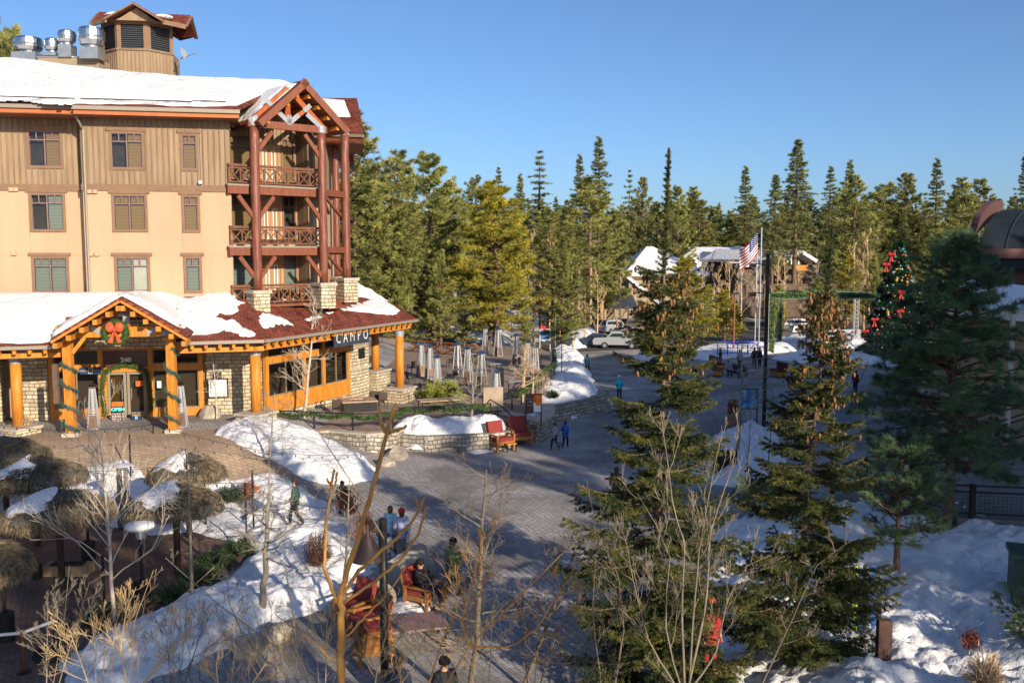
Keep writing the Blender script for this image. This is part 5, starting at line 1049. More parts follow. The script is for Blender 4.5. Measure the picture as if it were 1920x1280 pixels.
# dark long needled pine at the right
def bigpine(px, Y, ytop, z0, label, R0, seed, nl, tn, tl, tw, cb, mat_=n_dark, name='pine_tree', sub=12, shape='pine', **kw):
    x = at(px, 1000, Y)[0]; H = at(px, ytop, Y)[2] - z0; tr, cr = pine_mesh(H, R0, cb, nl, seed, tn, tl, tw, sub, shape, **kw); t = tree(name, tr, cr, bark, mat_, label); t.location = (float(x), Y, z0); return t
bigpine(1776, 31.5, 440, .5, 'large dark long needled pine standing in shade at the right', 3.5, 31, 190, 34, .26, .016, .2, sub=14, shape='cone')
bigpine(1683, 26.0, 840, .5, 'young dark pine with a bare lower stem on the snow slope', 1.35, 32, 60, 30, .17, .011, .30, sub=12)
bigpine(1990, 20.8, 1120, .5, 'young pine reaching in from the right edge', 1.3, 33, 30, 30, .16, .012, .1, sub=10)
bigpine(1420, 33.0, 905, .4, 'small dark pine behind the snow mound', .9, 34, 30, 26, .15, .012, .1, sub=8)

# ------------------------------------------------------------------ off-screen pines and a building added to shade the plaza
def shade(key, x, y, h, k, w=1):
    H0 = {'p1': 18, 'p2': 20, 'p3': 16, 'p4': 22, 'f1': 24, 'f2': 26}[key]; place(PR[key], (x, y, -.1), k * 1.7, (h / H0 * w, h / H0 * w, h / H0), '%s tall unseen pine added to cast shade' % ORD[k], 'unseen pines added for their shade')
for k, (key, x, y, h, w) in enumerate((('p2', 27.2, -8, 18, .42), ('p1', 34.0, -7, 25, .7), ('p2', 38, -5, 25, .8), ('p1', 50, 2, 33, .8), ('p2', 53.5, 5.5, 33, .7), ('p4', 30, 3, 15, 1), ('p1', 17, -14, 18.5, .6), ('p2', -2, -6, 20, .8), ('p4', 2.4, -7, 21, .6), ('p1', 8.6, -6.5, 21.5, .75), ('p2', 13.6, -7, 18.5, .6), ('p1', -6.5, -7, 17.5, 1))): shade(key, x, y, h, k, w)  # added out of view; widths and gaps chosen for streaks of sun and shade
def caster(name, polys, label):
    b = thing(name, label, 'building', (polys[0][0][0][0], polys[0][0][0][1], 0))
    for pl, h in polys:
        w = obj('wall', MB().prism(pl, 0, h), stucco, b); obj('roof', MB().prism([(p[0], p[1]) for p in pl], h, h + .35), shingle, w)
caster('shade_building', [([(39, -9), (60, 14.4), (82, 23), (98, 0), (60, -32)], 26)], 'stucco village building added outside the picture to cast shade')  # invented mass, its roofline set by where the plaza shadow should end
TE_Z = 1.05
stainl = M('bright_heater_steel', (.50, .51, .53), rough=.35, metal=.35)
# ------------------------------------------------------------------ restaurant terrace
TE = [gp(*p, TE_Z)[:2] for p in ((500, 800), (560, 810), (620, 806), (690, 812), (738, 808), (760, 797), (830, 795), (925, 790), (960, 790), (985, 770), (1010, 740), (1036, 695), (1030, 660), (1000, 648), (700, 650))]
TE = [tuple(p) for p in TE] + [(-14, 62)]
terr = Mbrick('terrace_paver', [(.27, .20, .155), (.37, .28, .22), (.32, .24, .19)], (.14, .10, .08), .3, .15, ms=.012, coord='Object', rot=R(-20), bump=.3, dist=.008, var=(.75, 1.2), vscale=.4)
tt = struct('terrace', MB().prism(TE, .0, TE_Z + .002), terr)
# stone planter and retaining walls (front line of the terrace)
def wall(name, pts, h, th, label, zb=0, cap=True):
    w = thing(name, label, 'wall', (pts[0][0], pts[0][1], zb)); m = MB(); mc = MB()
    for k, (a, b) in enumerate(zip(pts, pts[1:])):
        a3 = np.array([a[0], a[1], zb + h / 2 + .001 * k]); b3 = np.array([b[0], b[1], zb + h / 2 + .001 * k]); d = unit(b3 - a3); m.beam(a3 - d * th * .3, b3 + d * th * .3, th, h); 
        up = UP * (h / 2 + .04); mc.beam(a3 + up - d * th * .32, b3 + up + d * th * .32, th + .08, .09)
    obj('wall', m, wallstone, w, uv=True)
    if cap: obj('cap', mc, capstone, w)
    return w
G = lambda *ps, z=0: [gp(*p, z)[:2] for p in ps]
wall('planter_wall', G((730, 842), (760, 846), (800, 848), (860, 846), (925, 842), (950, 838)), .85, .4, 'low cut stone wall in front of the snow behind the red armchairs', cap=False)
wall('curved_wall', G((1022, 792), (1060, 785), (1100, 776), (1128, 768), (1135, 755)), .95, .45, 'curved cut stone wall below the snow bank beside the path', cap=False)
wall('stair_wall', G((945, 812), (985, 822), (1008, 826), (1026, 815), (1028, 795)), 1.1, .7, 'stone wall with a rounded end at the foot of the terrace steps')
wall('terrace_wall', [tuple(np.array(gp(x, y, TE_Z)[:2]) + np.array([0, -.22])) for x, y in ((560, 810), (620, 806), (690, 812), (740, 808), (764, 797))], TE_Z - .02, .4, 'cut stone wall under the garland fence left of the planter', zb=0)
wall('mound_wall', G((430, 872), (500, 880), (560, 884), z=.35), .55, .35, 'low stone edging under the snow mound before the restaurant', zb=.1, cap=False)
snow_patch('snow_bank', G((725, 842), (735, 832), (790, 826), (860, 822), (940, 818), (952, 828), (945, 838), (860, 844), (780, 847)), .95, .5, base=lambda x, y: .6 + 0 * x, amp=.16, nseed=41, foot=.12, res=.1, out=.4, label='smooth snow heaped behind the planter wall')
m = MB(); P_ = G((988, 800), (1000, 810), (1018, 806), (1010, 790), (990, 788))
snow_patch('snow_bank', P_, .4, .4, base=lambda x, y: 1.0 + 0 * x, nseed=43, res=.1, label='snow on the stair wall below the framed menu poster')
# boulders
for k, (px, py, r, lb) in enumerate(((745, 858, (.7, .6, .5), 'dark boulder at the left end of the planter wall'), (725, 872, (.5, .45, .35), 'small boulder left of the planter wall'), (395, 845, (.6, .5, .5), 'pale boulder beside the lane'), (758, 1092, (1.0, .75, .8), 'big grey and tan boulder behind the red armchairs'), (788, 1068, (.6, .5, .65), 'rounded tan boulder behind the big grey one'),
      (60, 815, (1.2, .8, .8), 'pale boulder heap by the far left column'), (712, 1130, (.5, .45, .5), 'pale boulder beside the black lamp pole'), (470, 1222, (.6, .45, .35), 'dark boulder at the bottom of the snow bank'), (525, 1195, (.5, .4, .3), 'small boulder at the foot of the snow bank'), (1310, 858, (.4, .3, .4), 'mossy boulder beside the carved stump'), (640, 1150, (.5, .4, .3), 'boulder on the edge of the snow bank'), (860, 1085, (.4, .35, .3), 'small tan boulder behind the man in green'))):
    p = gp(px, py, 0); p[2] = float(g(p[0], p[1])) + r[2] * .3; solo('boulder', MB().rock(p, r, k), rockm, lb, 'boulder', 'boulders round the plaza planting', smooth=False)
# ---- pyramid patio heaters
def heater_proto():
    t = thing('patio_heater', 'x', 'heater'); m = MB(); 
    for sx in (-1, 1):
        for sy in (-1, 1): m.beam((sx * .24, sy * .24, .05), (sx * .10, sy * .10, 2.0), .045)
    for z, w in ((.05, .24), (.72, .195), (2.0, .10)):
        for s in (-1, 1): m.beam((-w, s * w, z), (w, s * w, z), .03); m.beam((s * w, -w, z), (s * w, w, z), .03)
    obj('frame', m, stainl, t)
    m = MB(); w0, w1 = .235, .19; m.add([(-w0, -w0, .05), (w0, -w0, .05), (w0, w0, .05), (-w0, w0, .05), (-w1, -w1, .72), (w1, -w1, .72), (w1, w1, .72), (-w1, w1, .72)], [[0, 1, 5, 4], [1, 2, 6, 5], [2, 3, 7, 6], [3, 0, 4, 7], [4, 5, 6, 7]]); obj('base_panel', m, M('bronze_panel', (.16, .10, .07), (.22, .14, .10), scale=3, rough=.45, metal=.4), t)
    m = MB(); m.tube([(0, 0, .72), (0, 0, 1.95)], .085, 10); obj('glass_tube', m, M('pale_glass_tube', (.45, .47, .48), rough=.15, spec=.7), t)
    m = MB()
    for s in (-1, 1):
        for k in range(9): z = .8 + k * .13; w = .2 - (z - .72) * .073; m.beam((-w, s * w, z), (w, s * w, z), .016); m.beam((s * w, -w, z), (s * w, w, z), .016)
    obj('guard_mesh', m, stainl, t)
    m = MB(); m.lathe((0, 0, 2.02), [(.30, 0), (.31, .03), (.06, .17), (.01, .18)], 4, ax=((.7071, .7071, 0), (-.7071, .7071, 0), (0, 0, 1))); obj('cap', m, stainless, t); return t
HP = heater_proto(); hg = 'pyramid patio heaters on the terrace'; fst = True
HH = [(790, 705, 'leftmost of the terrace heaters'), (806, 712, 'second terrace heater from the left'), (820, 738, 'heater standing nearest behind the grey table'), (858, 706, 'heater beside the timber railing gap'), (877, 716, 'heater just right of the railing gap heater'), (903, 728, 'nearest heater in the sun with a brown base panel'),
      (910, 665, 'farthest heater in the back row, left one'), (934, 668, 'back row heater with a snowy cap'), (968, 684, 'back row heater behind the bare shrub'), (990, 700, 'heater between the two bare trunks'), (931, 775, 'heater in shade next to the black post'), (1004, 712, 'rightmost terrace heater')]
for (px, py, lb) in HH: place(HP, (*gp(px, py, TE_Z)[:2], TE_Z), px * .1, 1.15, 'silver pyramid heater, ' + lb, hg, first=fst); fst = False
place(HP, (*gp(176, 805, TZ)[:2], TZ), .3, 1, 'silver pyramid heater with a round paper tag left of the doors', hg); place(HP, (*gp(341, 800, TZ)[:2], TZ), .2, 1, 'pyramid heater standing right of the entrance post', hg)
# ---- dark outdoor chairs and tables
def chair_proto():
    t = thing('outdoor_chair', 'x', 'chair'); w = .24; m = MB(); m.box((0, 0, .45), (.5, .5, .04)); obj('seat', m, M('brown_weave', (.05, .035, .028), (.08, .055, .045), scale=30, rough=.7), t)
    m = MB(); m.box((0, .25, .72), (.5, .03, .42)); obj('backrest', m, MATS['brown_weave'], t)
    for sx in (-1, 1):
        for sy in (-1, 1): m = MB(); m.beam((sx * w, sy * w, 0), (sx * w, sy * w * (1.04 if sy > 0 else 1), .93 if sy > 0 else .66), .03); obj('leg', m, blackmetal, t)
        m = MB(); m.beam((sx * w, -w, .66), (sx * w, w, .66), .03); obj('arm', m, blackmetal, t)
    return t
CP = chair_proto(); fst = True
CH = [(598, 775, .6, 'left of the two chairs left of the fire table'), (632, 782, 0.2, 'right of the two chairs left of the fire table'), (703, 762, 3.4, 'left of the two chairs right of the fire table'), (716, 764, 3.6, 'right of the two chairs right of the fire table'), (770, 722, 2, 'chair just right of the round column plinth'), (760, 735, 1.2, 'chair against the column plinth'),
      (772, 700, 4, 'chair between the column and the heaters'), (835, 722, .5, 'chair behind the grey table, left side'), (850, 745, 2.8, 'chair in front of the grey table'), (868, 735, .2, 'chair beside the grey table end'), (795, 745, 1.9, 'chair left of the juniper bush'), (845, 690, 4.4, 'chair near the timber railing'), (890, 692, 3.2, 'chair in the middle of the terrace'), (700, 690, 1, 'chair beside the stone corner')]
for (px, py, rz, lb) in CH: place(CP, (*gp(px, py, TE_Z)[:2], TE_Z), rz, 1, 'dark metal armchair, ' + lb, 'dark metal chairs on the terrace', first=fst); fst = False
def table_proto(w, d, h, mt, nm='outdoor_table'):
    t = thing(nm, 'x', 'table'); m = MB(); m.box((0, 0, h), (w, d, .05)); obj('tabletop', m, mt, t)
    for sx in (-1, 1):
        for sy in (-1, 1): m = MB(); m.beam((sx * w * .43, sy * d * .42, 0), (sx * w * .45, sy * d * .44, h - .03), .05); obj('leg', m, blackmetal, t)
    return t
greytop = M('grey_tabletop', (.22, .22, .23), (.30, .30, .31), scale=3, rough=.4)
TP = table_proto(1.0, .9, .74, greytop); fst = True
for (px, py, lb, rz) in ((842, 735, 'grey square table in front of the heater pair', .3), (818, 728, 'grey table behind the juniper bush', .1), (865, 712, 'small grey table between two heaters', .8), (880, 680, 'table near the timber railing', .2), (925, 700, 'table in the middle of the heaters', .4), (700, 700, 'bistro table beside the stone corner', .1), (960, 735, 'table behind the bare shrub', .5)):
    place(TP, (*gp(px, py, TE_Z)[:2], TE_Z), rz, 1, lb, 'grey tables on the terrace', first=fst); fst = False
woodtop = M('weathered_tabletop', (.34, .24, .15), (.46, .34, .22), scale=3, rough=.7, stretch=(1, 6, 1))
t = table_proto(2.3, 1.0, .78, woodtop, 'wooden_table'); place(t, (*gp(822, 775, TE_Z)[:2], TE_Z), .35, 1, 'long weathered wooden table below the juniper bush', first=True)
# dark sail like awning table: fire table
p = gp(672, 768, TE_Z); FT = thing('fire_table', 'square black fire table with a tan stone rim on the terrace', 'fire table', p); m = MB(); m.box(p + UP * .27, (1.9, 1.5, .52), (unit([.9, .3, 0]), unit([-.3, .9, 0]), UP)); obj('base', m, blackmetal, FT)
u1, u2 = unit([.9, .3, 0]), unit([-.3, .9, 0]); m = MB()
for (a, b, c, d) in ((-.7, 0, .6, 1.65), (.7, 0, .6, 1.65)): m.box(p + UP * .57 + u1 * a, (.6, 1.65, .07), (u1, u2, UP))
for s in (-1, 1): m.box(p + UP * .572 + u2 * s * .58, (.82, .5, .07), (u1, u2, UP))
obj('rim', m, M('tan_stone_rim', (.35, .24, .16), (.45, .32, .22), scale=5), FT)
# ---- terrace railings
def railing(name, pts, zs, label, h=1.05, step=1.6, post=.07, rails=(1.0, .15), mat=brownmetal, bars=None, cat='railing', topmat=None, lumber=False):
    t = thing(name, label, cat, (pts[0][0], pts[0][1], zs[0])); P = np.array([[*p, z] for p, z in zip(pts, zs)], float); seg = np.linalg.norm(np.diff(P[:, :2], axis=0), axis=1); cum = np.r_[0, np.cumsum(seg)]; n = max(1, int(round(cum[-1] / step)))
    at_ = lambda s: np.array([np.interp(s, cum, P[:, k]) for k in range(3)])
    for k in range(n + 1): q = at_(cum[-1] * k / n); m = MB(); m.beam(q, q + UP * h, post); obj('post', m, mat, t)
    m = MB()
    for r in rails:
        for a, b in zip(P, P[1:]): m.beam(a + UP * r, b + UP * r, .06, .05)
    obj('rail', m, topmat or mat, t)
    if bars:
        m = MB(); s = 0
        while s < cum[-1]: q = at_(s); m.beam(q + UP * .15, q + UP * (h - .08), .018); s += bars
        obj('balusters', m, mat, t)
    return t
gr1 = G((520, 802), (600, 806), (680, 809), (736, 806), (764, 795), (830, 793), (920, 788), z=TE_Z)
railing('garland_fence', gr1, [TE_Z] * 7, 'dark fence with green garland along the front of the terrace', .95, 1.9, .08, (.9,), blackmetal)
def dgar(pts, z, label, r=.13, n=1500, seed=0, sag=.18, step=1.9):
    P = np.array(pts, float); seg = np.linalg.norm(np.diff(P, axis=0), axis=1); cum = np.r_[0, np.cumsum(seg)]; s = np.linspace(0, cum[-1], 60); x = np.interp(s, cum, P[:, 0]); y = np.interp(s, cum, P[:, 1]); zz = z + .85 - sag * np.abs(np.sin(s / step * math.pi)); return garland('fence_garland', np.stack([x, y, zz], 1), r, label, n, seed=seed, group='green garlands draped on fences', ln=.13)
dgar(gr1, TE_Z, 'green garland draped on the fence before the fire table', .14, 3600, 5)
gr2 = G((960, 768), (1000, 745), (1015, 722), (1040, 700), (1038, 672), z=TE_Z); railing('garland_fence', gr2, [TE_Z] * 5, 'dark fence with garland between the terrace and the curved snow bank', .95, 2.0, .08, (.9,), blackmetal); dgar(gr2, TE_Z, 'green garland draped on the fence above the curved snow bank', .18, 3800, 6)
rl3 = G((712, 665), (790, 672), (880, 684), (935, 690), z=TE_Z + .0)
rl3 = [at(716, 640, 86)[:2], at(790, 640, 83)[:2], at(895, 640, 79)[:2]]
railing('timber_railing', rl3, [TE_Z] * 3, 'long railing with an orange top rail behind the terrace', 1.1, 2.4, .12, (1.05, .12), railwood, .22, topmat=fascia)
mb_ = MB(); a, b = np.array([*rl3[1], TE_Z]), np.array([*rl3[2], TE_Z]); a = a + (b - a) * -.25
for k in range(4):
    q0 = a + (b - a) * (k / 4 + .02); q1 = a + (b - a) * ((k + 1) / 4 - .02); off = np.array([.1, -.25, 0]); mb_.beam(q0 + off + UP * .1, q1 + off + UP * .85, .1, .12); mb_.beam(q1 + off + UP * .1 + [0, .12, 0], q0 + off + UP * .85 + [0, .12, 0], .1, .12)
solo('cross_bracing', mb_, railwood, 'row of dark crossed timber braces in front of the orange railing', 'railing')
railing('stair_handrail', [gp(905, 770, TE_Z)[:2], gp(938, 795, .9)[:2], gp(965, 815, .2)[:2]], [TE_Z, 1.0, .2], 'black handrail of the steps beside the menu poster', .9, 1.3, .04, (.9,), blackmetal)
m = MB()
for k in range(8): q = gp(925 + k * 5, 788 + k * 4, TE_Z - k * .2); m.bb(q[0] - .9, q[0] + .5, q[1] - .6, q[1] + .2, 0, TE_Z - .17 * k)
solo('stone_steps', m, capstone, 'grey stone steps down from the terrace to the plaza', 'steps')
m = MB(); q = at(925, 770, 50.5); m.box(gp(925, 778, TE_Z) + UP * .9, (1.1, .06, 1.3), (unit([.97, .2, 0]), unit([-.2, .97, 0]), UP)); solo('wood_screen', m, M('tan_screen', (.34, .26, .18), (.42, .33, .24), scale=2), 'plain tan board leaning at the top of the steps', 'board')
m = MB(); q = gp(937, 752, TE_Z); m.box(q + UP * 1.0, (.5, .3, 2.0)); solo('black_cabinet', m, blackmetal, 'tall black cabinet behind the garland by the steps', 'cabinet')
# framed poster stands
FP = Fr(np.array([*gp(1000, 800, .9)[:2], 0]), unit([.97, .12, 0]))
pm = M('dark_menu_print', (.07, .045, .035), (.13, .08, .06), scale=9)
B, (a0, a1, z0, z1) = board('menu_poster', 'framed restaurant poster with an orange photo on the stair wall', 'poster', FP, 987, 740, 1014, 772, 0, pm, [('-- -- --\nI - I I - \n --- --', .16, .25, .6, white_l)], stand=True, zg=1.0, fw=.05)
mid_ = (a0 + a1) / 2; m = MB(); FP.box(m, mid_, a1, z0, z0 + (z1 - z0) * .55, -.012, .004); obj('paper', m, whitepaint, B); m = MB(); FP.box(m, mid_, a1, z0 + (z1 - z0) * .55, z1, -.012, .004); obj('photo_panel', m, M('orange_food_photo', (.75, .12, .02), (.45, .05, .02), scale=5), B)
m = MB(); m.ell(FP.p((mid_ + a1) / 2, z0 + (z1 - z0) * .82, .004), (.26, .012, .18), 12, 8); m.ell(FP.p((mid_ + a1) / 2, z0 + (z1 - z0) * .5, .006), (.22, .012, .12), 12, 8); obj('round_marks', m, M('bright_orange_print', (.80, .22, .03)), B)
FMp = Fr(np.array([*gp(1405, 806, 0)[:2], 0]), unit([.995, .05, 0]))
mapm = M('map_print', (.02, .10, .30), (.30, .42, .50), scale=3.2, rough=.35, c3=(.04, .25, .45), lo=.4, hi=.62)
board('trail_map', 'blue map board in a thin dark frame beyond the carved stump', 'sign', FMp, 1391, 730, 1419, 765, 0, mapm, stand=True, zg=0, fw=.05)
# ---- juniper bush and shrubs
def bush(name, px, py, z, r, h, mat, label, n=2600, seed=0, ln=.14, upk=1.0, group=None, cat='shrub', w=.03):
    rs = np.random.RandomState(seed); c = gp(px, py, z); m = MB(); st = MB()
    nb = 46; C, D = [], []
    for k in range(nb):
        a = rs.uniform(0, 6.283); e = rs.uniform(.15, 1.0); d = unit([math.cos(a) * (1.1 - e * .6), math.sin(a) * (1.1 - e * .6), e * upk]); L = (r * (1 - e) + h * e) * rs.uniform(.8, 1.1); st.tube([c, c + d * L * .6, c + d * L + UP * .05], [.02, .012, .005], 4, cap=False)
        k2 = n // nb; t = rs.uniform(.25, 1, k2); C.append(c + d * (t * L)[:, None] + rs.randn(k2, 3) * .06); D.append(nrm(np.repeat(d[None], k2, 0) + rs.randn(k2, 3) * .5))
    V, F = tris(np.concatenate(C), np.concatenate(D), ln, w, rs); m.add(V, F); t = thing(name, label, cat, c, group); obj('stems', st, bark, t); obj('foliage', m, mat, t); return t
junm = M('juniper_green', (.14, .16, .03), (.38, .37, .08), scale=2, rough=.6, c3=(.24, .26, .05))
bush('juniper_bush', 822, 752, TE_Z, 1.5, 1.35, junm, 'bright yellow green juniper bush on the sunny terrace', 7000, 1, .24, w=.045)
dk = M('dark_evergreen_leaves', (.015, .04, .018), (.05, .09, .035), scale=2, rough=.6)
for k, (px, py, z, r, h, lb) in enumerate(((405, 1065, 0, .8, .5, 'low dark evergreen cover along the patio edge, upper'), (375, 1095, 0, .9, .5, 'low dark evergreen cover along the patio edge, middle'), (330, 1128, 0, .9, .45, 'low dark evergreen cover along the patio edge, lower'), (190, 1165, 0, .6, .5, 'dark garlanded shrub by the patio corner post'), (172, 890, .3, .8, .5, 'dark evergreen behind the thatched parasols'), (240, 900, .3, .8, .5, 'dark evergreen beside the white topped pillar'),
       (430, 940, .2, .9, .5, 'evergreen garland heap beside the thin tree'), (1035, 745, 1.2, .5, .4, 'small evergreen at the garland fence end'), (445, 1035, .2, .6, .4, 'evergreen tuft at the top of the patio edge'))):
    bush('evergreen_shrub', px, py, z, r, h, dk, lb, 2200, 20 + k, .12, group='low evergreens edging the snow')
for k, (px, py, z, r, h, mt, lb) in enumerate(((1845, 1285, .9, .25, .75, barktan, 'tied bundle of brown twigs standing in the snow'), (1820, 1208, .8, .07, .3, M('red_twigs', (.25, .06, .045), (.32, .10, .07), scale=5), 'little red twig shrub in the snow'), (465, 935, .2, .22, .75, M('rust_leaves', (.45, .16, .08), (.35, .12, .06), scale=6), 'rust coloured wrapped shrub left of the thin trunk'),
        (655, 965, .5, .27, 1.0, MATS['rust_leaves'], 'rust coloured wrapped shrub above the snow bank'), (683, 1010, .5, .27, .9, MATS['rust_leaves'], 'wrapped shrub beside the bell shaped lamp'), (597, 1060, .4, .3, 1.1, M('brown_wrapped_twigs', (.12, .06, .035), (.18, .09, .05), scale=6), 'dark brown wrapped shrub in the middle of the snow bank'), (45, 812, TZ, .35, .9, barktan, 'dry tied shrub by the far left column'), (475, 920, .3, .3, .25, junm, 'yellow leaves in the wooden planter'))):
    bush('wrapped_shrub', px, py, z, r, h, mt, lb, 1500, 40 + k, min(.16, h * .22), upk=2.2, w=.02)
m = MB(); p = gp(487, 925, .3); m.box(p + UP * .12, (.7, .4, .3)); solo('wooden_planter', m, orangewood, 'small orange wooden planter by the lane', 'planter')
# ---- thatched parasols
thatchm = M('thatch_straw', (.055, .05, .045), (.19, .165, .13), scale=3.5, rough=.95, bump=1, bscale=22, stretch=(5, 5, .7), c3=(.14, .12, .095), dist=.04)
thatchf = M('thatch_fringe', (.09, .07, .045), (.29, .225, .14), scale=9, rough=.9, c3=(.18, .14, .09))
def palapa(px, yap, r, label, H=3.0, z0=0, seed=0, snow_side=2.3, sn=1.0, pole=True, rim=.62):
    r *= .9
    a = gp(px, yap, z0 + H); P = np.array([a[0], a[1], z0]); rs = np.random.RandomState(seed); t = thing('thatched_parasol', label, 'parasol', P, 'thatched parasols on the brown patio')
    if pole: m = MB(); m.tube([P - UP * .1, P + UP * (H - .3)], .10, 10); obj('pole', m, M('dark_pole', (.035, .022, .015), (.06, .04, .025), scale=4, rough=.8), t)
    m = MB(); n = 40; prof = [(.02, H), (.12, H - .02), (.35, H - .14), (.62, H - .32), (.85, H - .48), (.98, H - .60), (1.0, H - .72), (.94, H - .85), (.8, H - .75), (.4, H - .35)]
    V = []; 
    for j, (q, z) in enumerate(prof):
        for k in range(n):
            th = 6.283 * k / n; w = 1 + .06 * math.sin(3 * th + seed) + .04 * math.sin(7 * th + seed * 2) + rs.uniform(-.02, .02); V.append(P + [q * r * w * math.cos(th), q * r * w * math.sin(th), z + rs.uniform(-.03, .03) - .06 * math.sin(2 * th + seed) * q])
    m.add(V, [[j * n + k, j * n + (k + 1) % n, (j + 1) * n + (k + 1) % n, (j + 1) * n + k] for j in range(len(prof) - 1) for k in range(n)] + [list(range(n))[::-1]]); obj('thatch', m, thatchm, t, smooth=True)
    m = MB(); k = 4200; th = rs.uniform(0, 6.283, k); q = np.sqrt(rs.uniform(.15, 1.06, k)); zt = H - .62 * q ** 1.9 - .04; C = P + np.stack([q * r * np.cos(th), q * r * np.sin(th), zt], 1); D = np.stack([np.cos(th), np.sin(th), -(.15 + 1.6 * q ** 6)], 1) + rs.randn(k, 3) * .18; V, F = tris(C, nrm(D), rs.uniform(.16, .34, k), .03, rs); m.add(V, F)
    k = 3600; th = rs.uniform(0, 6.283, k); q = rs.uniform(.93, 1.05, k); C = P + np.stack([q * r * np.cos(th), q * r * np.sin(th), H - .62 + rs.uniform(-.06, .08, k)], 1); D = np.stack([np.cos(th) * .25, np.sin(th) * .25, -np.ones(k)], 1) + rs.randn(k, 3) * .14; V, F = tris(C, nrm(D), rs.uniform(.25, .42, k), .03, rs); m.add(V, F); obj('straw_fringe', m, thatchf, t)
    if sn:
        def hs(x, y):
            rr = np.hypot(x - P[0], y - P[1]) / r; base = z0 + H - .62 * np.clip(rr, 0, 1.2) ** 1.5 + .015; ang = np.arctan2(y - P[1], x - P[0]); da = np.abs((ang - snow_side + math.pi) % (2 * math.pi) - math.pi)
            msk = (.95 * sn - da * .75) * (rr < .93) + (fbm(x * 2.2 + seed, y * 2.2, 4) - .5) * 1.6 - np.maximum(rr - .72, 0) * 4 - np.maximum(.12 - rr, 0) * 4; hs.m = msk; return base + np.clip(msk * .35, -.05, .09)
        V, F = hf(P[0] - r, P[0] + r, P[1] - r, P[1] + r, .06, hs); keep = (hs.m.reshape(-1)[F] > -.12).any(1)
        if keep.any():
            u_ = np.unique(F[keep]); mp = np.zeros(len(V), int); mp[u_] = np.arange(len(u_)); obj('snow_cap', MB().add(V[u_], mp[F[keep]]), snow, t, smooth=True)
palapa(108, 918, 1.62, 'thatched parasol with a snow patch on its left slope, second from the front', H=3.0, seed=1, snow_side=3.5, sn=1.15)
palapa(350, 850, 1.35, 'thatched parasol nearest the lane, snow on its left side', H=2.9, z0=.1, seed=2, snow_side=3.3, sn=1.1)
palapa(328, 905, 1.45, 'thatched parasol with snow on the peak, in front of the lane side one', H=2.9, seed=3, snow_side=3.4, sn=1.25)
palapa(62, 856, 1.75, 'wide thatched parasol behind, snow on its left edge', H=3.0, z0=.1, seed=4, snow_side=3.4, sn=1.1)
palapa(-42, 1010, 1.25, 'thatched parasol cut by the left edge, nearest the camera', H=3.0, seed=5, sn=0, rim=.6)
palapa(5, 818, 1.55, 'farthest thatched parasol by the left edge', H=2.9, z0=.8, seed=6, sn=.5)
# mushroom heaters with snow on their reflectors, ceramic column
def mush(px, py, H, label, r=.42, z0=0, thick=.05, low=.22):
    a = gp(px, py, z0 + H); P = np.array([a[0], a[1], z0]); t = thing('mushroom_heater', label, 'heater', P, 'tall black heaters with snowy discs'); m = MB(); m.tube([P, P + UP * (H - .05)], thick, 10); obj('pole', m, blackmetal, t)
    m = MB(); m.lathe(P, [(low, 0), (low, .75), (thick, .8)], 14); obj('gas_housing', m, blackmetal, t); m = MB(); m.lathe(P + UP * H, [(.12, -.35), (.12, -.05), (r, -.06), (r, -.02), (.05, .06)], 20); obj('reflector', m, zinc, t); m = MB(); m.lathe(P + UP * H, [(r * .97, -.02), (r * .9, .07), (r * .4, .1), (.01, .1)], 20); obj('snow_disc', m, snow, t, smooth=True)
mush(262, 986, 2.3, 'black heater with a white snowy disc in the middle of the patio'); mush(161, 925, 2.3, 'heater with a snowy disc between two thatched parasols'); mush(3, 1037, 2.3, 'heater with a snowy disc at the left edge')
P = np.array([*gp(233, 990, 0)[:2], 0]); t = thing('ceramic_column', 'dark glazed column heater with a snowy top plate behind the middle heater', 'heater', P); m = MB(); m.lathe(P, [(.2, 0), (.24, .5), (.26, 1.2), (.2, 1.3), (.19, 2.2), (.16, 2.25)], 18); obj('column', m, M('dark_glaze', (.10, .085, .08), (.22, .19, .17), scale=3, rough=.25), t, smooth=True)
m = MB(); m.lathe(P + UP * 2.3, [(.33, 0), (.35, .04), (.02, .08)], 18); obj('top_plate', m, M('snowy_plate', (.6, .62, .66)), t)
# sunlit fire pit bench under the front parasol
P = gp(128, 1075, 0); t = thing('fire_pit', 'low tan fire pit bench in a patch of sun under the parasol', 'fire pit', P); m = MB(); m.box(P + UP * .16, (1.4, .6, .30)); obj('base', m, M('tan_pit', (.36, .24, .12), (.46, .32, .17), scale=3), t); m = MB(); m.box(P + UP * .32, (1.0, .35, .05)); obj('opening', m, M('charred', (.03, .02, .015)), t)
m = MB(); m.tube([P + [-.75, -.42, 0], P + [-.75, -.42, .45]], .15, 12); solo('side_stool', m, blackmetal, 'round black stool at the left end of the fire pit', 'stool')
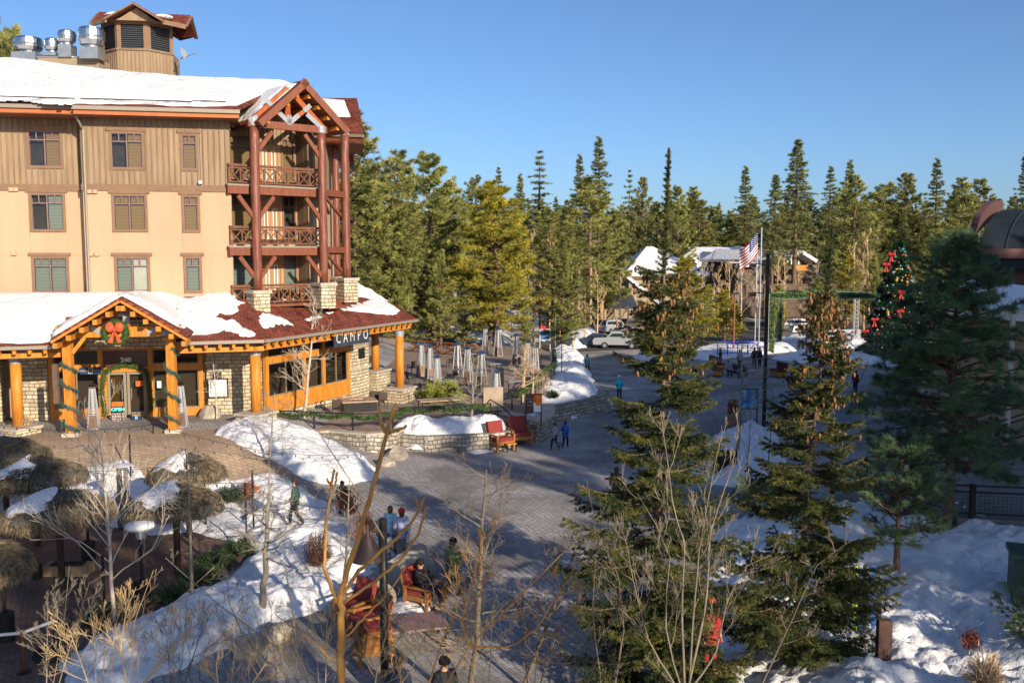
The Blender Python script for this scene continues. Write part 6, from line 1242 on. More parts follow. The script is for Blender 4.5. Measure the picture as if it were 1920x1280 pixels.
# patio fence posts with string lights
SLp = [(122, 1250, .9), (103, 1262, 0)]
def pole(px, yb, yt, r, mat, label, name='post', z=0, cat='pole', group=None):
    b = gp(px, yb, z); d = b[1]; t = at(px, yt, d)[2]; return solo(name, MB().tube([b - UP * .1, [b[0], b[1], t]], r, 10), mat, label, cat, group), np.array([b[0], b[1], t])
for (px, yb, yt, lb) in ((386, 990, 850, 'thin black light pole beside the trunk'), (463, 1040, 905, 'black light pole standing in the snow'), (290, 880, 790, 'thin black pole before the lane'), (247, 930, 815, 'thin pole behind the column heater'), (476, 1000, 880, 'second thin pole beside the trunk'), (1053, 715, 635, 'black fence pole above the curved wall'), (932, 790, 700, 'pale grey pole beside the steps'), (130, 1250, 1165, 'short black pole by the patio corner'), (200, 1230, 1040, 'dark pole behind the stanchions')):
    pole(px, yb, yt, .035, blackmetal if 'grey' not in lb else zinc, lb, 'light_pole', group='thin poles carrying the string lights')
def wire(a, b, sag, label, nb=14):
    a, b = np.array(a), np.array(b); s = np.linspace(0, 1, 30); P_ = a + (b - a) * s[:, None] - UP * (4 * sag * s * (1 - s))[:, None]; t = thing('string_lights', label, 'string lights', a, 'strings of bulbs over the patio'); obj('cable', MB().tube(P_, .009, 4), blackmetal, t)
    m = MB()
    for k in range(1, nb): p = a + (b - a) * k / nb - UP * (4 * sag * (k / nb) * (1 - k / nb)); m.ell(p - UP * .08, (.03, .03, .06), 6, 5)
    obj('bulbs', m, M('unlit_bulb', (.05, .05, .05), rough=.3), t)
A_ = [at(-60, 890, 34), at(-60, 975, 30), at(-60, 930, 32), at(60, 800, 38)]; B_ = [at(460, 905, 31.5), at(386, 850, 32), at(290, 800, 37)]
wire(at(-60, 822, 34), at(463, 905, 31.0), .5, 'upper string of dark bulbs across the parasols', 20); wire(at(-60, 860, 31), at(386, 862, 31.5), .4, 'middle string of bulbs over the snowy parasols', 16); wire(at(-60, 905, 28), at(463, 915, 31.0), .4, 'lower string of bulbs across the front parasol', 18); wire(at(-40, 790, 37), at(290, 795, 37), .3, 'string of bulbs in front of the entrance', 14); wire(at(290, 795, 37), at(700, 850, 40), .5, 'string of bulbs running right towards the snow mound', 16); wire(at(463, 905, 31), at(690, 940, 33), .5, 'string of bulbs above the snow bank', 10)
# stanchions with a white belt
def stanchion(px, yb, yt, mat, label):
    b = gp(px, yb, 0); z = at(px, yt, b[1])[2]; t = thing('stanchion', label, 'barrier post', b); obj('post', MB().tube([b, [b[0], b[1], z]], .038, 12), mat, t); obj('base', MB().lathe(b, [(.18, 0), (.18, .03), (.05, .06)], 20), blackmetal, t); obj('head', MB().tube([[b[0], b[1], z - .12], [b[0], b[1], z + .01]], .05, 12), mat, t); return np.array([b[0], b[1], z])
s1 = stanchion(45, 1260, 1182, M('bronze_post', (.25, .12, .06), rough=.35, metal=.8), 'bronze barrier post in a patch of sun at the lower left'); s2 = stanchion(104, 1235, 1160, blackmetal, 'black barrier post beside the dark bag')
solo('belt', MB().beam(s1 - UP * .05, s2 - UP * .05, .012, .07).beam(s1 - UP * .05, s1 + np.array([-1.5, -.25, -.1]), .012, .07), whitepaint, 'white belt stretched between the two barrier posts', 'belt')
p = gp(88, 1238, 0); solo('dark_bag', MB().rock(p + UP * .15, (.35, .3, .2), 4), M('black_cloth', (.015, .015, .016), rough=.9), 'crumpled black bag lying by the black barrier post', 'bag')
chairwood = M('brown_chair_timber', (.36, .16, .045), (.26, .11, .03), scale=4, rough=.5, stretch=(5, 5, .6))
# ---- red armchairs
def armchair(name='red_armchair'):
    t = thing(name, 'x', 'armchair'); w = .36
    m = MB(); m.add(*(lambda k: (k.v[0], k.f))(MB().box((0, -.02, .42), (.62, .66, .14)))); obj('seat_cushion', m, redcush, t)
    c, s_ = math.cos(R(15)), math.sin(R(15)); m = MB(); m.box((0, .36, .72), (.62, .14, .58), ((1, 0, 0), (0, c, s_ * -1), (0, s_, c))); obj('back_cushion', m, redcush, t)
    for sx in (-1, 1):
        m = MB(); m.box((sx * w, 0, .58), (.09, .78, .04)); obj('arm', m, chairwood, t)
        for y in (-.34, .34): m = MB(); m.beam((sx * w, y, 0), (sx * w, y, .56), .07); obj('leg', m, chairwood, t)
    m = MB(); m.box((0, -.34, .3), (.66, .05, .12)); m.box((0, .36, .3), (.66, .05, .12)); m.box((-w, 0, .3), (.05, .62, .12)); m.box((w, 0, .3), (.05, .62, .12)); m.box((0, .44, .6), (.66, .04, .5), ((1, 0, 0), (0, c, -s_), (0, s_, c))); obj('frame', m, chairwood, t); return t
AC = armchair(); ag = 'red cushioned wooden armchairs'
place(AC, (*gp(938, 843)[:2], 0), R(35), 1.4, 'red cushioned armchair against the planter wall, left of the little table', ag, first=True); place(AC, (*gp(975, 833)[:2], 0), R(15), 1.4, 'red cushioned armchair right of the little table', ag)
place(AC, (*gp(690, 1195)[:2], 0), R(-60), 1.15, 'empty red armchair behind the near lamp pole', ag); place(AC, (*gp(665, 1165)[:2], 0), R(-40), 1.1, 'red armchair partly hidden by the orange branches', ag)
place(AC, (*gp(795, 1135)[:2], 0), R(60), 1.1, 'red armchair with the seated person in a dark jacket', ag); place(AC, (*gp(700, 1235)[:2], 0), R(-160), 1.1, 'red armchair seen from behind near the bottom', ag)
SMT = table_proto(.55, .55, .42, orangewood, 'side_table'); place(SMT, (*gp(955, 846)[:2], 0), .5, 1, 'little orange wooden table between the two red armchairs', first=True)
FTB = table_proto(1.7, 1.1, .55, M('pinkish_tabletop', (.22, .13, .11), (.30, .19, .16), scale=4, rough=.6, stretch=(6, 1, 1)), 'plank_table'); place(FTB, (*gp(775, 1205)[:2], 0), R(15), 1, 'low brown plank table in front of the seated person', first=True)
# benches at the far fire pit
def bench(): 
    t = thing('wooden_bench', 'x', 'bench'); m = MB(); m.box((0, 0, .42), (1.5, .55, .12)); obj('seat', m, M('dark_red_cushion', (.10, .02, .02)), t); m = MB(); m.box((0, .0, .25), (1.55, .58, .26)); obj('box_frame', m, orangewood, t); m = MB(); m.box((0, .3, .72), (1.5, .08, .5)); obj('backrest', m, MATS['dark_red_cushion'], t); return t
BP = bench(); place(BP, (*gp(1458, 706)[:2], 0), R(-80), 1.2, 'orange wooden bench right of the far fire pit', 'wooden benches round the far fire pit', first=True); place(BP, (*gp(1347, 704)[:2], 0), R(70), 1.2, 'orange wooden bench left of the far fire pit', 'wooden benches round the far fire pit'); place(BP, (*gp(1345, 692)[:2], 0), R(100), 1.2, 'bench behind the left orange bench', 'wooden benches round the far fire pit')
P = gp(1418, 706); solo('stone_fire_pit', MB().box(P + UP * .22, (1.6, 1.0, .5)).box(P + UP * .5, (1.75, 1.1, .08)), capstone, 'low stone fire pit between the orange benches', 'fire pit')
# ---- poles, lamps, flag
_, pt = pole(1432, 800, 476, .11, blackmetal, 'tall black pole with camera fixtures right of the map board', 'black_pole', cat='pole')
Yp = pt[1]
for (py, lb) in ((496, 'upper black fixture on the tall pole'), (550, 'lower black fixture on the tall pole')):
    q = at(1432, py, Yp); m = MB(); m.beam(q, q + [-.5, 0, .05], .06); m.box(q + [-.62, 0, -.05], (.35, .25, .22)); m.box(q + [.18, 0, 0], (.12, .2, .2)); solo('pole_fixture', m, blackmetal, lb, 'light')
b = gp(722, 1290, 0); tz = at(722, 972, b[1])[2]; LP = thing('street_lamp', 'black street lamp with a hanging bell shaped shade in the foreground', 'street lamp', b); obj('post', MB().tube([b, [b[0], b[1], tz]], .095, 14), blackmetal, LP, smooth=True)
obj('collar', MB().lathe([b[0], b[1], tz - 1.95], [(.11, 0), (.2, .06), (.2, .12), (.11, .2)], 14), blackmetal, LP)
q = at(692, 1000, b[1]); m = MB(); m.tube([[b[0], b[1], tz - .38], [b[0] - .25, b[1], tz - .26], q + [0, 0, .1], q + [0, 0, -.1]], .03, 8); m.tube([[b[0], b[1], tz - .75], [b[0] - .1, b[1], tz - .5], [b[0] - .25, b[1], tz - .3]], .015, 6); obj('arm', m, blackmetal, LP)
q = at(690, 1048, b[1]); m = MB(); m.lathe(q, [(.40, 0), (.39, .03), (.31, .12), (.22, .3), (.17, .42), (.13, .5), (.05, .58), (.03, .75), (.02, .8)], 24); obj('shade', m, M('dark_bronze_shade', (.035, .022, .022), (.055, .035, .032), scale=3, rough=.5), LP, smooth=True)
_, ft = pole(1422, 665, 426, .07, M('silver_pole', (.45, .46, .48), rough=.4, metal=.5), 'silver flagpole with the stars and stripes', 'flagpole', cat='flagpole')
Yf = ft[1]; FL = thing('flag', 'limp flag with red and white stripes and a blue starry corner', 'flag', at(1420, 440, Yf))
def fpt(u, v): # u along the fly 0..1, v down the hoist 0..1
    h0 = at(1421, 434, Yf); a = at(1421, 474, Yf); base = h0 + (a - h0) * v; tip = at(1388, 480, Yf) - at(1421, 446, Yf); return base + tip * u * 1.0 + np.array([0, .35 * math.sin(u * 7 + v * 2) * u, -.25 * math.sin(u * 3.1) * (1 - v * .3)])
redw = M('flag_red', (.50, .03, .04), rough=.8); whw = M('flag_white', (.75, .75, .75), rough=.8); blw = M('flag_blue', (.03, .04, .16), rough=.8)
ms = {0: MB(), 1: MB(), 2: MB()}; st = MB()
for j in range(13):
    for i in range(12):
        c = 2 if (j < 7 and i < 6) else (j % 2); u0, u1, v0, v1 = i / 12, (i + 1) / 12, j / 13, (j + 1) / 13; ms[c].add([fpt(u0, v0), fpt(u0, v1), fpt(u1, v1), fpt(u1, v0)], [[0, 1, 2, 3]])
for i in range(5):
    for j in range(5): q = fpt(.05 + i * .075, .06 + j * .1); st.box(q + [0, -.02, 0], (.07, .01, .07))
obj('red_stripes', ms[0], redw, FL); obj('white_stripes', ms[1], whw, FL); obj('canton', ms[2], blw, FL); obj('stars', st, whw, FL)
pole(1415, 655, 455, .05, M('pale_pole', (.5, .5, .5)), 'second pale pole just left of the flagpole', 'pale_pole')
for (px, yb, yt, lb, y) in ((1375, 664, 552, 'rust coloured lamp pole left of the flagpole', 0), (1012, 650, 545, 'rust red lamp pole beside the blue sign', 0)):
    o, t_ = pole(px, yb, yt, .09, M('rust_pole', (.28, .08, .06), rough=.6), lb, 'lamp_pole', cat='lamp'); obj('lamp_head', MB().box(t_ + UP * .1, (.7, .4, .18)), blackmetal, o)
for (px, yb, yt, r, lb) in ((1107, 622, 500, .16, 'bare orange brown log pole with an arm beside the houses'), (1128, 620, 545, .22, 'broken grey brown trunk beside the log pole'), (1085, 625, 500, .09, 'thin brown trunk left of the log pole')):
    pole(px, yb, yt, r, M('log_pole', (.36, .20, .12), (.46, .27, .17), scale=4, bump=.5), lb, 'log_pole')
# blue sign with red top
b = gp(1022, 660, 0); Y_ = b[1]; FS = Fr(np.array([b[0], Y_, 0]), unit([.99, .1, 0])); t, _ = board('plaza_sign', 'blue sign with a red and white top strip beyond the terrace', 'sign', FS, 1013, 618, 1031, 637, 0, M('sign_blue', (.06, .14, .28), (.08, .18, .34), scale=4), stand=True, zg=0, frame=whitepaint, fw=.06)
a0, z1 = FS.sz(1013, 613); a1, z0 = FS.sz(1024, 617); m = MB(); FS.box(m, a0, a1, z0, z1 + .1, -.06, 0.02); obj('top_strip', m, redw, t)
# carved stump, black sign
P = gp(1370, 818, 0); P[2] = .5; t = thing('carved_stump', 'carved dark red and brown tree stump in the snow mound', 'sculpture', P); m = MB(); m.tube([P - UP * .3, P + UP * .5, P + [0.05, 0, 1.0], P + [.1, 0, 1.5]], [.36, .27, .26, .3], 12); obj('stump', m, M('stump_wood', (.16, .09, .07), (.26, .16, .12), scale=4, bump=.8, stretch=(4, 4, .7)), t, smooth=True); m = MB(); m.ell(P + [.05, -.12, 1.15], (.28, .22, .36), 10, 8); m.ell(P + [.14, -.2, 1.45], (.17, .15, .16), 8, 6); m.ell(P + [-.12, -.25, 1.0], (.1, .1, .24), 8, 6); obj('carving', m, M('carved_red', (.16, .03, .025), (.10, .02, .02), scale=5), t)
b = gp(1360, 900, .0); FK = Fr(np.array([b[0], b[1], 0]), unit([.99, -.03, 0]))
board('black_sign', 'square black sign with small pale lettering in the snow mound', 'sign', FK, 1339, 845, 1380, 900, 0, blackmetal, [('VILLAGE EVENTS', .11, .5, .86, M('pale_gold_letters', (.45, .38, .22)))], stand=True, zg=.2, fw=.03, th=.12)
# blue barrier
b = [gp(1345, 672)[:2], gp(1420, 671)[:2]]; railing('blue_barrier', b, [.3, .3], 'bright blue metal barrier standing before the snow berm', 1.35, .9, .08, (1.3, .7, .2), M('bright_blue_metal', (.02, .06, .55), rough=.4), .18)
# ---- green garland arch (truss)
def truss(a, b, w, t, parent, mat=M('silver_truss', (.55, .56, .58), rough=.35, metal=.6)):
    a, b = np.array(a, float), np.array(b, float); d = unit(b - a); s = unit(np.cross(d, UP)) if abs(d[2]) < .9 else np.array([1., 0, 0]); u = np.cross(s, d); m = MB(); L = np.linalg.norm(b - a); n = int(L / w); C = [s * i * w / 2 + u * j * w / 2 for i in (-1, 1) for j in (-1, 1)]
    for c in C: m.tube([a + c, b + c], t, 5)
    for k in range(n):
        p, q = a + d * L * k / n, a + d * L * (k + 1) / n
        for i, j in ((0, 1), (1, 3), (3, 2), (2, 0)): m.tube([p + C[i], q + C[j]], t * .6, 3, cap=False)
    obj('truss', m, mat, parent)
YA = 92.0; x0, x1 = at(1444, 600, YA)[0], at(1648, 600, YA)[0]; zt = at(1444, 552, YA)[2]; AR = thing('garland_arch', 'silver truss frame wrapped in green garland before the decorated tree', 'arch', (x0, YA, 0))
xb = at(1462, 600, YA + 6)[0]; x2 = at(1605, 600, YA + 6)[0]
for p in ((x0, YA), (x1, YA), (xb, YA + 6), (x2, YA + 6)): truss([*p, 0], [*p, zt], .4, .03, AR)
for a, b in (((x0, YA), (x1, YA)), ((xb, YA + 6), (x2, YA + 6)), ((x0, YA), (xb, YA + 6)), ((x1, YA), (x2, YA + 6))): truss([*a, zt - .2], [*b, zt - .2], .4, .03, AR)
ga_ = M('bright_garland', (.08, .17, .05), (.24, .34, .10), scale=3, rough=.6)
for (pp, lb, n) in (([[x0, YA - .1, zt - .1], [x1, YA - .1, zt - .1]], 'garland along the front beam of the arch', 6000), ([[xb, YA + 6, zt - .1], [x2, YA + 6, zt - .1]], 'garland along the rear beam of the arch', 4000), ([[x0 + .2, YA - .1, 0], [x0 + .2, YA - .1, zt]], 'garland up the front left leg of the arch', 2600), ([[xb, YA + 5.9, 0], [xb, YA + 5.9, zt]], 'garland up the rear left leg of the arch', 1800), ([[x1, YA - .1, 0], [x1, YA - .1, zt]], 'garland up the front right leg of the arch', 2200)):
    garland('arch_garland', pp, .2, lb, n, mat=ga_, seed=n, group='garlands on the truss arch', ln=.26)
# ---- decorated tree
YT = 88.0; xt = at(1680, 600, YT)[0]; zt = at(1680, 452, YT)[2]; rs = np.random.RandomState(9); CT = thing('decorated_tree', 'tall decorated Christmas tree with red bows and coloured baubles', 'Christmas tree', (xt, YT, 0)); obj('trunk', MB().tube([[xt, YT, 0], [xt, YT, zt - .5]], [.22, .05], 8), bark, CT)
n = 30000; h = rs.uniform(0, 1, n) ** 1.35; th = rs.uniform(0, 6.283, n); rad = (3.0 * (1 - h) ** .92 + .12) * np.sqrt(rs.uniform(.55, 1.0, n)) * (1 + .13 * np.sin(h * 46)); C = np.stack([xt + rad * np.cos(th), YT + rad * np.sin(th), .4 + h * (zt - .4)], 1); D = nrm(np.stack([np.cos(th), np.sin(th), -.2 + 0 * th], 1) + rs.randn(n, 3) * .5); V, F = tris(C, D, rs.uniform(.22, .42, n), .10, rs); obj('crown', MB().add(V, F), M('christmas_green', (.008, .04, .014), (.025, .095, .03), scale=1.2, rough=.6), CT)
bal = {c: MB() for c in range(4)}
for k in range(300):
    h = rs.uniform(0, 1) ** 1.3; th = rs.uniform(math.pi, 2 * math.pi); r_ = (3.05 * (1 - h) ** .92 + .18); bal[rs.randint(4)].ell([xt + r_ * math.cos(th), YT + r_ * math.sin(th), .5 + h * (zt - .7)], [rs.choice([.09, .12, .17])] * 3, 8, 6)
for c, (nm, col) in enumerate((('red_bauble', (.38, .02, .015)), ('gold_bauble', (.45, .25, .04)), ('teal_bauble', (.04, .22, .26)), ('silver_bauble', (.42, .42, .45)))):
    o = obj(nm + 's', bal[c], M(nm, col, rough=.2, spec=.7), CT, smooth=True); o['kind'] = 'stuff'
rb = M('velvet_red_bow', (.42, .02, .018), rough=.6)
for (px, py) in ((1662, 497), (1690, 548), (1688, 585), (1622, 622), (1640, 600), (1672, 478), (1705, 600)):
    q = at(px, py, YT - 2.2); m = MB()
    for s in (-1, 1): m.ell(q + [s * .19, 0, .08], (.20, .11, .15), 10, 7); m.add([q, q + [s * .24, -.05, -.6], q + [s * .06, -.05, -.62], q + [0, .04, -.1]], [[0, 1, 2, 3]])
    m.ell(q, (.09, .12, .09), 8, 6); solo('tree_bow', m, rb, 'big red bow %s' % {1662: 'at the left of the tree tip', 1690: 'in the middle of the decorated tree', 1688: 'below the middle bow of the decorated tree', 1622: 'at the lower left of the decorated tree', 1640: 'left, halfway down the decorated tree', 1672: 'close under the tree tip', 1705: 'at the right of the decorated tree'}[px], 'bow', 'red bows on the decorated tree')
# ---- ramp with railings at the right
blk = M('black_timber', (.02, .016, .015), (.035, .028, .025), scale=4, rough=.7)
def mesh_rail(pts, zs, label, step=2.1):
    t = railing('ramp_railing', pts, zs, label, 1.15, step, .16, (1.1, .88, .14), blk); m = MB()
    for (a, b, za, zb) in zip(pts, pts[1:], zs, zs[1:]):
        a3, b3 = np.array([*a, za]), np.array([*b, zb]); L = np.linalg.norm(b3 - a3); n = int(L / .13)
        for k in range(1, n): q = a3 + (b3 - a3) * k / n; m.beam(q + UP * .16, q + UP * .87, .008)
        for k in range(1, 6): m.beam(a3 + UP * (.16 + k * .12), b3 + UP * (.16 + k * .12), .008)
    obj('wire_mesh', m, blackmetal, t); return t
def RP(px, py, z): return gp(px, py, z)[:2]
r1 = [RP(1740, 950, .9), RP(1795, 968, .95), RP(1930, 972, 1.1), RP(2060, 976, 1.2)]; mesh_rail(r1, [.9, .95, 1.05, 1.2], 'near black mesh railing behind the dark pine trunk')
r2 = [RP(1560, 925, .2), RP(1625, 905, .4), RP(1745, 880, 1.0), RP(1850, 845, 1.7), RP(1990, 800, 2.4)]; mesh_rail(r2, [.2, .4, 1.0, 1.7, 2.4], 'long black mesh railing climbing to the right')
r3 = [RP(1640, 930, .3), RP(1740, 905, .9), RP(1850, 905, 1.5), RP(2000, 870, 2.2)]
m = MB(); pts3 = [np.array([*r1[0], .85]), np.array([*r1[1], .9]), np.array([*r1[2], 1.0]), np.array([*r1[3], 1.15])]; back = [np.array([*r2[4], 2.3]), np.array([*r2[3], 1.6]), np.array([*r2[2], .9]), np.array([*r2[0], .12])]
V = [pts3[0], pts3[1], pts3[2], pts3[3], back[0], back[1], back[2], back[3]]; m.add(V + [v - UP * 2.6 for v in V], [[0, 1, 6, 7], [1, 2, 5, 6], [2, 3, 4, 5], [0, 8, 9, 1], [1, 9, 10, 2], [2, 10, 11, 3], [7, 15, 8, 0], [4, 5, 13, 12], [5, 6, 14, 13], [6, 7, 15, 14]]); struct('path', m, M('concrete_ramp', (.16, .15, .14), (.24, .22, .20), scale=2, rough=.9, bump=.3))
# green transformer box
b = gp(1918, 1130, .7); t = thing('utility_box', 'dark green utility box with a small yellow label in the snow', 'utility box', b); c_ = b + np.array([.75, .4, .55]); gm = M('green_box_paint', (.03, .055, .04), (.045, .075, .055), scale=3, rough=.5)
ux, uy = unit([.93, -.36, 0]), unit([.36, .93, 0]); obj('body', MB().box(c_, (1.6, 1.1, 1.2), (ux, uy, UP)), gm, t); obj('lid', MB().box(c_ + UP * .66, (1.75, 1.25, .12), (ux, uy, UP)), gm, t); obj('warning_label', MB().box(c_ - uy * .56 + ux * .1 + UP * .3, (.16, .02, .2), (ux, uy, UP)), M('label_yellow', (.7, .45, .03)), t); obj('door_gap', MB().box(c_ - uy * .555 - ux * .45, (.18, .02, .75), (ux, uy, UP)), blackmetal, t)
b = gp(1652, 1235, .6); solo('timber_bollard', MB().beam(b, b + UP * .95, .22, .2).beam(b + np.array([.16, .03, 0]), b + np.array([.16, .03, .93]), .1, .2), M('brown_post', (.07, .035, .03), (.11, .06, .045), scale=4, rough=.7), 'square dark brown bollard in the snow beside the coned spruce', 'bollard')
b = gp(1573, 1120, .7); solo('timber_bollard', MB().beam(b, b + UP * .9, .16, .16), orangewood, 'orange timber post behind the coned spruce', 'bollard')
b = gp(1555, 1180, .7)
t = thing('ski_rack', 'dark ski rack with upright skis half hidden by the coned spruce', 'ski rack', b); obj('rail', MB().beam(b + [0, 0, 1.0], b + [1.3, .2, 1.0], .08).beam(b, b + [0, 0, 1.0], .08).beam(b + [1.3, .2, 0], b + [1.3, .2, 1.0], .08), blk, t)
for k in range(5): obj('ski', MB().beam(b + [.2 + k * .22, 0, 0], b + [.22 + k * .22, .15, 1.6], .09, .02), M(['ski_blue', 'ski_white', 'ski_lime', 'ski_black', 'ski_blue2'][k], [(.03, .12, .35), (.6, .6, .6), (.4, .7, .05), (.02, .02, .02), (.03, .1, .3)][k], rough=.3), t)
# ------------------------------------------------------------------ houses beyond the plaza
beige = M('beige_clapboard', (.34, .26, .17), (.40, .31, .21), scale=1, rough=.9, stretch=(1, 1, 8)); brownw = M('dark_brown_boards', (.10, .07, .05), (.16, .11, .08), scale=2, rough=.9); navyroof = Mstripe('blue_metal_roof', (.04, .055, .09), (.02, .03, .05), 2.0, .85, axis=0, rough=.5)
H1 = thing('hipped_house', 'beige house with a big snowy hipped roof behind the parked cars', 'house', (at(1255, 600, 134)[0], 136, 0))
def X_(px, Y): return at(px, 472, Y)[0]
def Z_(py, Y): return at(960, py, Y)[2]
Y1 = 134; xa, xb = X_(1172, Y1), X_(1332, Y1); ze, zr_ = Z_(512, Y1), Z_(462, Y1 + 8); m = MB(); m.bb(xa + .8, xb - .8, Y1 + .8, Y1 + 15, 0, ze); obj('wall', m, beige, H1)
m = MB(); c0, c1 = (xa, Y1, ze), (xb, Y1, ze); c2_, c3 = (xb, Y1 + 16, ze), (xa, Y1 + 16, ze); r0, r1 = (xa + 4.2, Y1 + 8, zr_), (xb - 7, Y1 + 8, zr_)
m.slab([c0, c1, r1, r0], .5); m.slab([c0, r0, c3], .5); m.slab([c1, c2_, r1], .5); m.slab([c3, r0, r1, c2_], .5); rf = obj('snowy_roof', m, snow, H1)
m = MB(); m.bb(xa + .05, xb - .05, Y1 + .06, Y1 + .2, ze - .75, ze - .45); obj('eave_board', m, brownw, rf)
Yp2 = 127; x0, x1 = X_(1180, Yp2), X_(1240, Yp2); m = MB(); m.bb(x0, x1, Yp2, Yp2 + 8, 0, Z_(548, Yp2)); w = obj('wing_wall', m, beige, H1); m = MB(); a = (X_(1178, Yp2), Yp2 - .4, Z_(516, Yp2)); b = (X_(1245, Yp2), Yp2 - .4, Z_(570, Yp2)); m.slab([a, b, (b[0], Yp2 + 9, b[2]), (a[0], Yp2 + 9, a[2])], .4); obj('wing_snow_roof', m, snow, w)
m = MB(); m.add([(x0, Yp2 - .01, Z_(548, Yp2)), (x1, Yp2 - .01, Z_(560, Yp2)), (x0, Yp2 - .01, Z_(522, Yp2))], [[0, 1, 2]]); obj('gable', m, beige, w)
x2, x3 = X_(1132, 122), X_(1196, 122); m = MB(); m.slab([(x2, 121, Z_(576, 121)), (x3, 121, Z_(576, 121)), (x3, 128, Z_(548, 128)), (x2 + 1.5, 128, Z_(548, 128))], .2); obj('porch_roof', m, navyroof, H1); m = MB(); m.bb(x2 + .3, x3 + 2, 127.2, 129, 0, Z_(556, 127)); obj('porch_wall', m, beige, H1)
for px in (1136, 1155): obj('porch_post', MB().beam((X_(px, 121.3), 121.3, 0), (X_(px, 121.3), 121.3, Z_(577, 121)), .25), beige, H1)
# long low house between
Y2 = 150; H2 = thing('long_house', 'long dark walled house with two snowy gables left of the flag', 'house', (X_(1350, Y2), Y2, 0)); m = MB(); m.bb(X_(1285, Y2), X_(1400, Y2), Y2 + 1, Y2 + 14, 0, Z_(500, Y2)); obj('wall', m, brownw, H2)
m = MB(); m.slab([(X_(1275, Y2), Y2 - 1, Z_(492, Y2)), (X_(1410, Y2), Y2 - 1, Z_(492, Y2)), (X_(1405, Y2 + 9), Y2 + 9, Z_(463, Y2 + 9)), (X_(1290, Y2 + 9), Y2 + 9, Z_(463, Y2 + 9))], .6); obj('snowy_roof', m, snow, H2)
for pc, hw in ((1340, 34), (1302, 20)):
    m = MB(); yy = Y2 - 4; zb, zt_ = Z_(497, yy), Z_(497 - hw * .72, yy); A = (X_(pc, yy), yy, zt_)
    for s in (-1, 1): m.slab([(X_(pc + s * hw, yy), yy, zb), A, (A[0], yy + 9, A[2] + .1), (X_(pc + s * hw, yy), yy + 9, zb)], .5)
    g_ = obj('gable_roof', m, snow, H2); m = MB(); m.add([(X_(pc - hw + 4, yy), yy + .6, zb), (X_(pc + hw - 4, yy), yy + .6, zb), (A[0], yy + .6, zt_ - .6)], [[0, 1, 2]]); m.bb(X_(pc - hw + 5, yy), X_(pc + hw - 5, yy), yy + .6, yy + 3, 0, zb); obj('gable', m, brownw, g_)
# chalet with orange balcony
Y3 = 132; H3_ = thing('chalet', 'snow roofed chalet with an orange balcony and green shutters', 'house', (X_(1500, Y3), Y3, 0)); pc = 1504; z_e, z_a = Z_(487, Y3), Z_(468, Y3)
m = MB(); A = np.array([X_(pc, Y3), Y3, z_a]); Lp = np.array([X_(1474, Y3), Y3, z_e]); Rp = np.array([X_(1534, Y3), Y3, z_e]); bk = np.array([-9, 14, 0])
m.slab([Lp, A, A + bk, Lp + bk], .5); m.slab([Rp, Rp + bk, A + bk, A], .5); obj('snowy_roof', m, snow, H3_); m = MB(); m.bb(X_(1478, Y3), X_(1530, Y3), Y3 + 1.5, Y3 + 12, 0, z_e - .3); m.add([(X_(1478, Y3), Y3 + 1.5, z_e - .3), (X_(1530, Y3), Y3 + 1.5, z_e - .3), (A[0], Y3 + 1.5, z_a - .6)], [[0, 1, 2]]); obj('wall', m, brownw, H3_)
m = MB(); m.slab([(X_(1395, Y3 + 4), Y3 + 4, Z_(495, Y3)), (X_(1476, Y3 + 4), Y3 + 4, Z_(495, Y3)), (X_(1476, Y3 + 12), Y3 + 12, Z_(468, Y3 + 12)), (X_(1395, Y3 + 12), Y3 + 12, Z_(468, Y3 + 12))], .5); obj('long_snow_roof', m, snow, H3_); m = MB(); m.bb(X_(1400, Y3), X_(1478, Y3), Y3 + 5, Y3 + 12, 0, Z_(496, Y3)); obj('long_wall', m, brownw, H3_)
m = MB(); m.bb(X_(1486, Y3), X_(1515, Y3), Y3 - .2, Y3 + .1, Z_(507, Y3), Z_(497, Y3)); obj('balcony', m, orangewood, H3_)
for px in (1490, 1503): m = MB(); m.bb(X_(px - 3, Y3), X_(px + 3, Y3), Y3 + 1.3, Y3 + 1.45, Z_(497, Y3), Z_(486, Y3)); w = obj('window', m, M('green_shutter', (.03, .16, .09)), H3_); m = MB(); m.bb(X_(px - 1.5, Y3), X_(px + 1.5, Y3), Y3 + 1.2, Y3 + 1.299, Z_(496, Y3), Z_(487, Y3)); obj('pane', m, whitepaint, w)
m = MB(); m.bb(X_(1400, 122), X_(1570, 122), 122, 122.3, 1.5, Z_(524, 140)); solo('dark_fence', m, brownw, 'dark board fence below the chalet', 'fence')
# curved roof building at the right edge
Y4 = 48; CB = thing('curved_roof_building', 'building with a curved blue green metal roof and red brown rim at the right edge', 'building', (X_(1900, Y4), Y4 + 4, 0)); zb4, zt4 = Z_(470, Y4), Z_(378, Y4)
